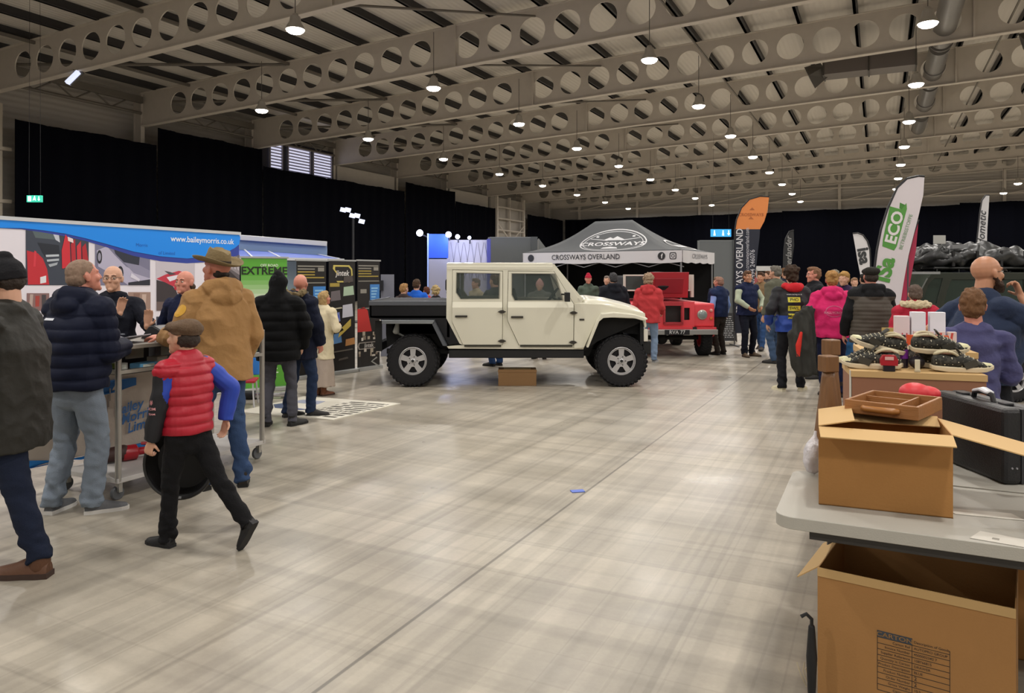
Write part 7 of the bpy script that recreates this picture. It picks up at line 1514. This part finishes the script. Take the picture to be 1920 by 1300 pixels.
# boy with flat cap
boy = person('boy in brown flat cap and red quilted gilet walking left with a round black tub', (W(352,HY,4.46).x, 4.46, 0), 1.335, L90-.4, J(col='#a3182c', hem=.90, t=.032, sleeves='none', puff=(.075,.016,.9,1.45), collar=1.8, name='quilted_gilet', mat=mat('gilet_red', '#a8182c', .5, bump=.1, bscale=30, spec=.4)), J(col='#0f0f12', fit=.98, wr=.014), ('#0e0e10', '#121214', .06, 'boot'), ('flatcap', '#5a4634', mat('tweed_brown', '#5e4a38', .95, bump=.4, bscale=90, var=.25, vscale=40)), 'pale', lod=0, bulk=1.0,
       sleeves=J(name='softshell_sleeves', t=.022, mats=[cm('#15161c', .7), cm('#1f3fa8', .6)], pick=lambda c: (c[:, 1] < -.012).astype(int)),
       feet=((-.06,.17,.0,0,0), (.10,-.46,.15,-1.0,.0)), knees=((0,1,0),(0,1,0)), arms=((-.24,.14,.80,-.3,-1,0), (.30,-.10,.95,.8,-.8,0)), curl=(1.2,.6), yaw=.15, pitch=-.1, lean=.05, key='BOY', hs=1.14)
b = PEOPLE['BOY']; rt = b['root']; dl_ = Vector((1, 0, 0))
for k, (z, s_) in enumerate(((1.17,.05),(1.12,.03),(1.08,.02))):
    g = text_geo(('#','ROM','TEAM')[k], s_, .01, fr=lambda x, y, d, z=z: Vector((-.5, .06-x, z+y))); project('sleeve_print', g, b['sleeves'], (1,0,0), cm('#e0a0a4', .5), rt)
# tub held behind the boy
o = W(340, 868, 4.2); tb_ = thing('rubber_tub', 'round black shallow rubber tub carried upright at the boy\'s far side', 'tub', (W(340,HY,4.72).x, 4.72, W(340,868,4.72).z), 0)
R_ = .215; g = Geo(); g.lathe([(0,.05),(R_*.8,.05),(R_*.97,-.03),(R_*1.03,-.035),(R_*1.03,-.02),(R_*.86,.065),(0,.065)], (0,0,0), (0,1,0), 48); obj('tub_bowl', g, cm('#08080a', .55), tb_, True)
g = Geo(); ring = [Vector((R_*math.cos(a), -.035, R_*math.sin(a))) for a in [2*PI*i/40 for i in range(41)]]; g.tube(ring, .012, 8); obj('rim', g, cm('#1a1a1c', .35), tb_, True)
g = Geo(); g.box((-.02,-.05,-R_*.99),( .02,-.044,-R_*.93)); obj('white_label', g, cm('#b0b4b8', .5), tb_); g = Geo(); g.tube([(-.1,-.0,R_*.93),(-.06,0,R_*1.12),(.06,0,R_*1.12),(.1,0,R_*.93)], .008); obj('rope_handle', g, cm('#141416', .6), tb_, True)
# two men at the black banners
person('person in black hooded puffer coat and grey jeans standing on the floor mat, back turned', fz(522, 8.05), 1.64, .05, J(col='#0c0d10', hem=.76, t=.05, flare=1.02, puff=(.11,.018,.78,1.4), hood='up', collar=2, name='puffer_coat', mat=mat('puffer_black', '#08090b', .75, bump=.1, bscale=30, spec=.15)), J(mat=denim('#4a4a52'), fit=.98, jeans=1), ('#151515', '#0e0d0c', .02), ('short', '#141618'), 'pale', lod=1, bulk=1.12, arms=((-.24,.13,.9,-1,-.5,0), (.24,.13,.9,1,-.5,0)), feet=((-.13,0,0,0,.1), (.16,.02,0,0,-.6)), pitch=-.15, key='P7')
person('bald man in navy parka with fur-trimmed hood and blue jeans beside the black puffer coat', fz(562, 8.6), 1.63, -.6, J(col='#0e1428', hem=.72, t=.045, flare=1.0, hood='down', collar=1.5, name='parka'), J(mat=denim('#25324c'), jeans=1), ('#14110f', '#0e0d0c', .02), ('bald', '#000000'), 'pink', lod=1, bulk=1.1, arms=((-.22,.13,.9,-1,-.5,0), (.22,.13,.9,1,-.5,0)), feet=((-.08,-.1,0,0,-.3), (.12,.1,0,0,-.8)), pitch=-.3, yaw=.5, key='P8')
hp = PEOPLE['P8']; g = Geo(); tor = [Vector((.15*math.sin(a), -.10-.09*math.cos(a)*1.0, 1.52-.02*math.cos(a))) for a in [2*PI*i/24-PI*0 for i in range(25)]]; g.tube(tor, .035, 10); sculpt('fur_trim', [(g, .01, 0)], mat('fur_brown', '#7a6a4c', .95, bump=.8, bscale=60), hp['root'], nz(35,.04,1,1))
person('small person in cream coat and long beige skirt with brown boots at the black banners', fz(604, 10.1), 1.40, -.5, J(col='#cfc3a4', hem=.62, t=.03, flare=1.15, name='cream_coat', wz=.3), J(col='#a4968a', skirt=.16), ('#6c3c1c', '#3a2416', .06, 'boot'), ('long', '#a88c60'), 'pink', lod=1, arms=((-.14,.24,1.16), (.16,.24,1.16)), lean=.06, pitch=-.3, feet=((-.06,0,0), (.06,0,0)))
# behind the load bed
for px, py, Y, c, hair, rz, lab in ((757, 533, 14.2, '#3a3030', ('short', '#a07a50'), -.6, 'fair-haired person behind the load bed, leftmost head'), (781, 525, 14.4, '#1f5fc8', ('short', '#4a382a'), -.2, 'dark-haired person in bright blue jacket behind the load bed'), (800, 539, 15.6, '#a83040', ('short', '#5a3426'), .5, 'person in red top between two heads behind the load bed'), (817, 538, 15.0, '#1c1a1c', ('curly', '#b09a6c'), 0, 'blond person in dark coat behind the load bed')):
    person(lab, fz(px, Y), HH(py, Y), rz, J(col=c, name='coat'), J(col='#23262e'), hair=hair, lod=2)
# behind and beside the pickup cab
person('person in dark clothes and blue jeans behind the pickup rear door', fz(928, 13.4), 1.62, .8, J(col='#16181c', name='coat'), J(mat=denim('#2a4470'), fit=1.1), hair=('short', '#4a3828'), lod=2, arms=((-.2,.4,1.1), (.28,.1,.9)))
person('person in cream and grey jacket seen through the rear window of the pickup', fz(893, 15.6), 1.55, 2.2, J(col='#b0a486', name='coat'), J(col='#6a5c40'), hair=('grey', '#6a5c50'), lod=2)
person('person in pink bobble hat and grey camouflage coat behind the pickup front door', fz(1012, 14.6), 1.52, FRONT-.2, J(col='#54544c', name='coat', t=.04, mat=mat('camouflage', '#54544c', .9, var=.35, vscale=14)), J(col='#3a2c2c'), ('#2c1c18', '#14100e', .05), hair=('beanie', '#c09088'), lod=2)
person('person in red cap and green coat facing the camera under the gazebo', fz(1103, 17.5), 1.64, FRONT, J(col='#4a564c', name='coat'), J(col='#1c1c22'), hair=('cap', '#a41c34'), skin='pink', lod=2, arms=((-.15,.25,1.05), (.15,.25,1.05)))
person('grey-haired person in dark coat in the shade under the gazebo', fz(1138, 18.4), 1.60, FRONT-.4, J(col='#1d2026', name='coat'), J(col='#1c1c22'), hair=('grey', '#7a7068'), lod=2)
person('man in black hooded coat, back turned, under the gazebo front edge', fz(1150, 14.3), 1.66, .2, J(col='#13161f', name='hooded_coat', t=.05, hood='down'), J(col='#15161c'), hair=('short', '#3c3c3e'), lod=2, bulk=1.25)
person('grey-haired person in red hoodie and pale jeans looking at the red vehicle', fz(1216, 13.9), 1.63, -.3, J(col='#b93a3e', name='hoodie', t=.035, hood='down', hem=.8), J(mat=denim('#7a8ea8'), fit=1.05), ('#7a7a7c', '#9a9a9a', 0), hair=('curly', '#98826c'), skin='pink', lod=1, bulk=1.2, arms=((-.26,.2,1.0,-.3,-.5,-1), (.24,.2,1.0,.3,-.5,-1)), feet=((-.1,0,0), (.1,.12,0)))
person('man with pink face in navy gilet over blue shirt behind the red vehicle', fz(1349, 15.3), 1.58, .6, J(col='#1a2748', name='gilet', t=.045, sleeves='none'), J(col='#2c2622'), hair=('grey', '#8a6a5c'), skin='pink', lod=2, sleeves=J(col='#7f98d0', name='shirt'), bulk=.95)
person('dark-haired man in navy jacket right of the red vehicle', fz(1345, 17.3), 1.58, .4, J(col='#16213c', name='jacket'), J(col='#2a2420'), ('#4a3020', '#2a1a10', 0), hair=('short', '#6a5a48'), lod=2)
# navy gilet man
person('man in navy gilet over pale shirt with hands together, facing the camera', fz(1401, 15.0), 1.70, FRONT+.3, J(col='#141d3c', hem=.85, t=.035, sleeves='none', collar=1.2, name='gilet'), J(col='#0e1220', fit=1.05), ('#5a4a38', '#3a2c20', 0), ('short', '#5c4230'), 'tan', lod=1, sleeves=J(col='#a9b29c', name='shirt'), arms=((-.16,.26,1.02,-1,-.3,-.3), (.14,.26,1.02,1,-.3,-.3)), bulk=1.1, eyes=True, feet=((-.13,0,0,0,.3), (.12,.1,0,0,-.2)), key='P20')
person('man in tan jacket and jeans walking behind the navy gilet man', fz(1427, 16.3), 1.68, L90+.9, J(col='#7a6448', name='jacket', t=.035), J(mat=denim('#33507c')), ('#2c2018', '#14100e', .03), ('short', '#4a3426'), 'tan', lod=2, feet=((-.1,.25,0), (.1,-.2,.04,-.4)), arms=((-.24,.25,1.05), (.28,-.1,.9)))
for px, py, Y, c, hair, rz, lab, leg in (
    (1412, 507, 23, '#8c4a4a', ('short', '#8a5a44'), 2.6, 'distant person in dull red top left of the crowd gap', '#20242c'),
    (1441, 509, 21, '#4a4440', ('short', '#5a4434'), 1.8, 'distant person in brown jacket right behind the tan jacket man', '#2c3a58'),
    (1455, 500, 13.8, '#5a5a4c', ('short', '#6a665e'), .6, 'grey-haired man in khaki coat left of the black and blue racing jacket', '#3c506c'),
    (1471, 506, 19, '#2a3040', ('curly', '#6a4a30'), 2.9, 'person with curly brown hair behind the black and blue racing jacket', '#22242a'),
    (1583, 512, 12.5, '#2a1c3c', ('bun', '#a8824c'), 2.3, 'blonde woman in purple top behind the pink hoodie', '#2c5c8c'),
    (1602, 522, 17, '#5a5450', ('short', '#8c6c54'), 3.0, 'distant person facing the camera behind the blonde woman', '#2a2c34'),
    (1566, 507, 19, '#3a3a3c', ('short', '#7a7468'), .5, 'distant grey-haired person beyond the dark coat man', '#2a2c34'),
    (1620, 515, 15.6, '#1c2024', ('short', '#1c1a18'), 0, 'dark-haired person between the blonde woman and the quilted gilet man', '#1c1e24')):
    person(lab, fz(px, Y), HH(py, Y), rz, J(col=c, name='jacket', t=.03), J(col=leg), hair=hair, lod=2)
# racing jacket
person('person in black and blue racing jacket with yellow lettering and red hood, back turned', fz(1484, 10.5), 1.73, -.05, J(hem=.84, t=.03, hem_=0, name='racing_jacket', hood=None, collar=1, mats=[cm('#15171d', .7), cm('#1b3f94', .6)], pick=lambda c: ((c[:, 2] < 1.08)).astype(int)), J(col='#16171c', fit=1.02), ('#c8bfa0', '#d8d0b8', 0, 'trainer'), ('curly', '#3a2c22'), 'pale', lod=1, bulk=1.12, feet=((-.14,0,0,0,.3), (.13,.03,0,0,-.6)), arms=((-.3,.1,.95), (.26,.2,.92)), key='RJ')
rj = PEOPLE['RJ']; g = Geo(); g.ell((0,-.11,1.47), (.13,.06,.07)); g.ell((-.1,-.05,1.49), (.06,.08,.05)); g.ell((.1,-.05,1.49), (.06,.08,.05)); sculpt('red_hood', [(g, .01, 2)], cloth('#c02830'), rj['root'], nz(9,.01,1,2))
for k, (s_, z) in enumerate((('PHO', 1.30), ('SWIL', 1.18), ('Motion', 1.07))):
    project('yellow_patch', (lambda gg: (gg.prism(rect(-.085, -.035, .085, .035), (), 0, .001, lambda x, y, d, z=z: Vector((x-.01, -.6, z+y))), Geo().add([Vector((x-.01, -.6, z+y)) for x, y in rect(-.085,-.035,.085,.035)], [(0,1,2,3)]))[1])(Geo()), rj['jacket'], (0,1,0), cm('#c9c23a', .6), rj['root'])
    project('lettering', text_geo(s_, .06, .01, fr=lambda x, y, d, z=z: Vector((x-.01, -.6, z+y))), rj['jacket'], (0,1,0), cm('#1a1c20', .6), rj['root'], off=.007)
project('lettering', text_geo('www.racing.co.uk', .03, .003, fr=lambda x, y, d: Vector((x, -.6, 1.375+y))), rj['jacket'], (0,1,0), cm('#c8c8c8', .6), rj['root'], off=.004)
t = thing('rucksack', 'grey and black coat with red lining hung over the arm beside the pink hoodie', 'coat', (W(1507,HY,9.7).x, 9.7, .22)); t.name = 'draped_coat'
g = Geo(); g.loft([((.07,0,.97), .09,.05), ((.02,0,.85), .13,.06), ((-.03,-.01,.62), .19,.06), ((-.01,-.02,.4), .18,.06), ((.03,-.02,.14), .16,.05)], (1,0,0), 20); sculpt('grey_outer', [(g, .012, 1)], mat('coat_grey_green', '#2c2c28', .85, var=.3, vscale=5), t, seq(nz(16,.035,.15,4), folds(9, .04, .25, 2)))
g = Geo(); g.loft([((-.06,-.07,.66), .02,.02), ((-.1,-.08,.5), .04,.02), ((-.1,-.075,.36), .025,.015)], (1,0,0), 10); sculpt('red_lining', [(g, .01, 1)], cloth('#c8342c'), t)
# pink hoodie
person('woman in bright pink hoodie and navy leggings, back turned, hair in a bun', fz(1560, 10.0), 1.66, -.25, J(col='#c4185c', hem=.84, t=.045, flare=1.05, hood='down', name='hoodie', mat=mat('hoodie_pink', '#cc1a62', .85, bump=.15, bscale=60, var=.06)), J(col='#131a38', fit=1.12), ('#2a1c18', '#14100e', .12, 'boot'), ('bun', '#a07848'), 'pink', lod=1, bulk=1.3, arms=((-.28,.16,1.0), (.34,.06,.86)), key='PK')
pk = PEOPLE['PK']; project('lettering', text_geo('RALLYCROSS', .045, .004, fr=lambda x, y, d: Vector((x-.0, -.6, 1.19+y))), pk['jacket'], (0,1,0), cm('#d890a8', .6), pk['root'])
project('printed_ring', (lambda o, i: Geo().add([Vector((x, -.6, y)) for x, y in o+i], [(q, (q+1) % 30, 30+(q+1) % 30, 30+q) for q in range(30)]))(circle(0,1.21,.115,.08,30), circle(0,1.21,.105,.072,30)), pk['jacket'], (0,1,0), cm('#c05c80', .6), pk['root'])
# dark coat man in profile
person('man with receding brown hair in dark coat facing left behind the pink hoodie', fz(1527, 11.8), 1.74, L90, J(col='#15171c', name='coat', t=.04, collar=2), J(col='#15171c'), hair=('short', '#7a5a44'), skin='pink', lod=1, bulk=1.15, eyes=True)
# quilted gilet man
person('man in flat cap and brown quilted gilet over black sleeves, back turned', fz(1633, 9.3), 1.71, -.15, J(hem=.80, t=.045, puff=(.05,.009,.8,1.36), collar=1.6, hood='down', sleeves='none', name='quilted_gilet', mats=[mat('gilet_brown', '#443d35', .75, bump=.1, bscale=30), cloth('#101114')], pick=lambda c: ((c[:, 2] > 1.39)).astype(int)), J(col='#1b1c22'), hair=('flatcap', '#24221f'), skin='pink', lod=1, bulk=1.25, sleeves=J(col='#0f1013', name='sleeves', t=.035), arms=((-.28,.14,.9), (.32,.14,.88)))
# red coat
person('person in red coat with cream fur hood seated behind the white boxes', fz(1716, 8.6), 1.50, -.3, J(col='#a82338', name='coat', t=.05, hem=.8), J(col='#1b1c22'), hair=('short', '#5a4c44'), lod=1, bulk=1.15, key='RC')
rc = PEOPLE['RC']; g = Geo(); g.ell((0,-.1,1.5), (.17,.08,.06)); g.ell((-.12,-.02,1.5), (.07,.1,.05)); g.ell((.12,-.02,1.5), (.07,.1,.05)); sculpt('fur_hood', [(g, .012, 1)], mat('fur_cream', '#c4b494', .95, bump=.8, bscale=60), rc['root'], nz(28,.03,1,1))
# bearded man
person('bald bearded man with glasses in navy t-shirt, hand raised to his mouth', fz(1842, 5.2), 1.75, R90_+.15, J(col='#1f2c44', hem=.88, t=.02, sleeves='short', collar=0, name='t_shirt', mat=mat('jersey_navy', '#212e48', .9, bump=.15, bscale=90, var=.08)), J(col='#14161c', fit=1.1), ('#3a2c24', '#14100e', .0), ('bald', '#000000'), 'tan', lod=0, bulk=1.32, beard='#3a2618', glasses=True, eyes=True,
       arms=((-.04,.30,1.50,-.6,.5,-1), (-.42,.05,1.02,-.5,-1,0)) if False else ((-.36,.02,1.0,-.6,-1,0), (.10,.215,1.475,.5,.8,-1)), hands=(None, ((-.35,-.15,.9), (-.4,-1,0))), curl=(.5,1.25), pitch=-.12, lean=.03, yaw=-.0, key='BM')
bm = PEOPLE['BM']
# boy in purple
person('boy with brown hair in purple-blue shirt, back turned, before the bearded man', fz(1826, 4.72), 1.525, -.15, J(col='#4c4d80', hem=.80, t=.022, name='shirt', collar=1.2, wr=.02, wz=2.2, mat=mat('shirt_purple', '#43436c', .85, bump=.2, bscale=60, var=.12)), J(col='#1b1c22'), hair=('short', '#6a4c34'), skin='pink', lod=0, bulk=.88, arms=((-.14,.24,1.14,-.3,-.2,-1), (.15,.24,1.14,.3,-.2,-1)), yaw=-.35, pitch=-.2, key='PB')
t = thing('lanyard_badge', 'small white badge on the bearded man\'s chest', 'badge', (0,0,0)); bpy.data.objects.remove(t)
g = Geo().add([Vector((x, .8, z)) for x, z in rect(.03, 1.30, .11, 1.35)], [(0,1,2,3)]); project('shirt_badge', g, bm['jacket'], (0,-1,0), cm('#a8a4b0', .6), bm['root'])
p5 = PEOPLE['P5']; g = Geo().add([Vector((-.9, y-.01, z)) for y, z in circle(0, 1.33, .04, .045, 20)], [tuple(range(20))]); project('sleeve_badge', g, p5['jacket'], (1,0,0), cm('#c9982a', .6), p5['root'])
p2 = PEOPLE['P2']; project('white_logo', Geo().add([Vector((x, -.9, z)) for x, z in rect(-.13, 1.335, -.03, 1.35)], [(0,1,2,3)]), p2['jacket'], (0,1,0), cm('#c8ccd4', .5), p2['root'])
run_jobs(); run_proj()
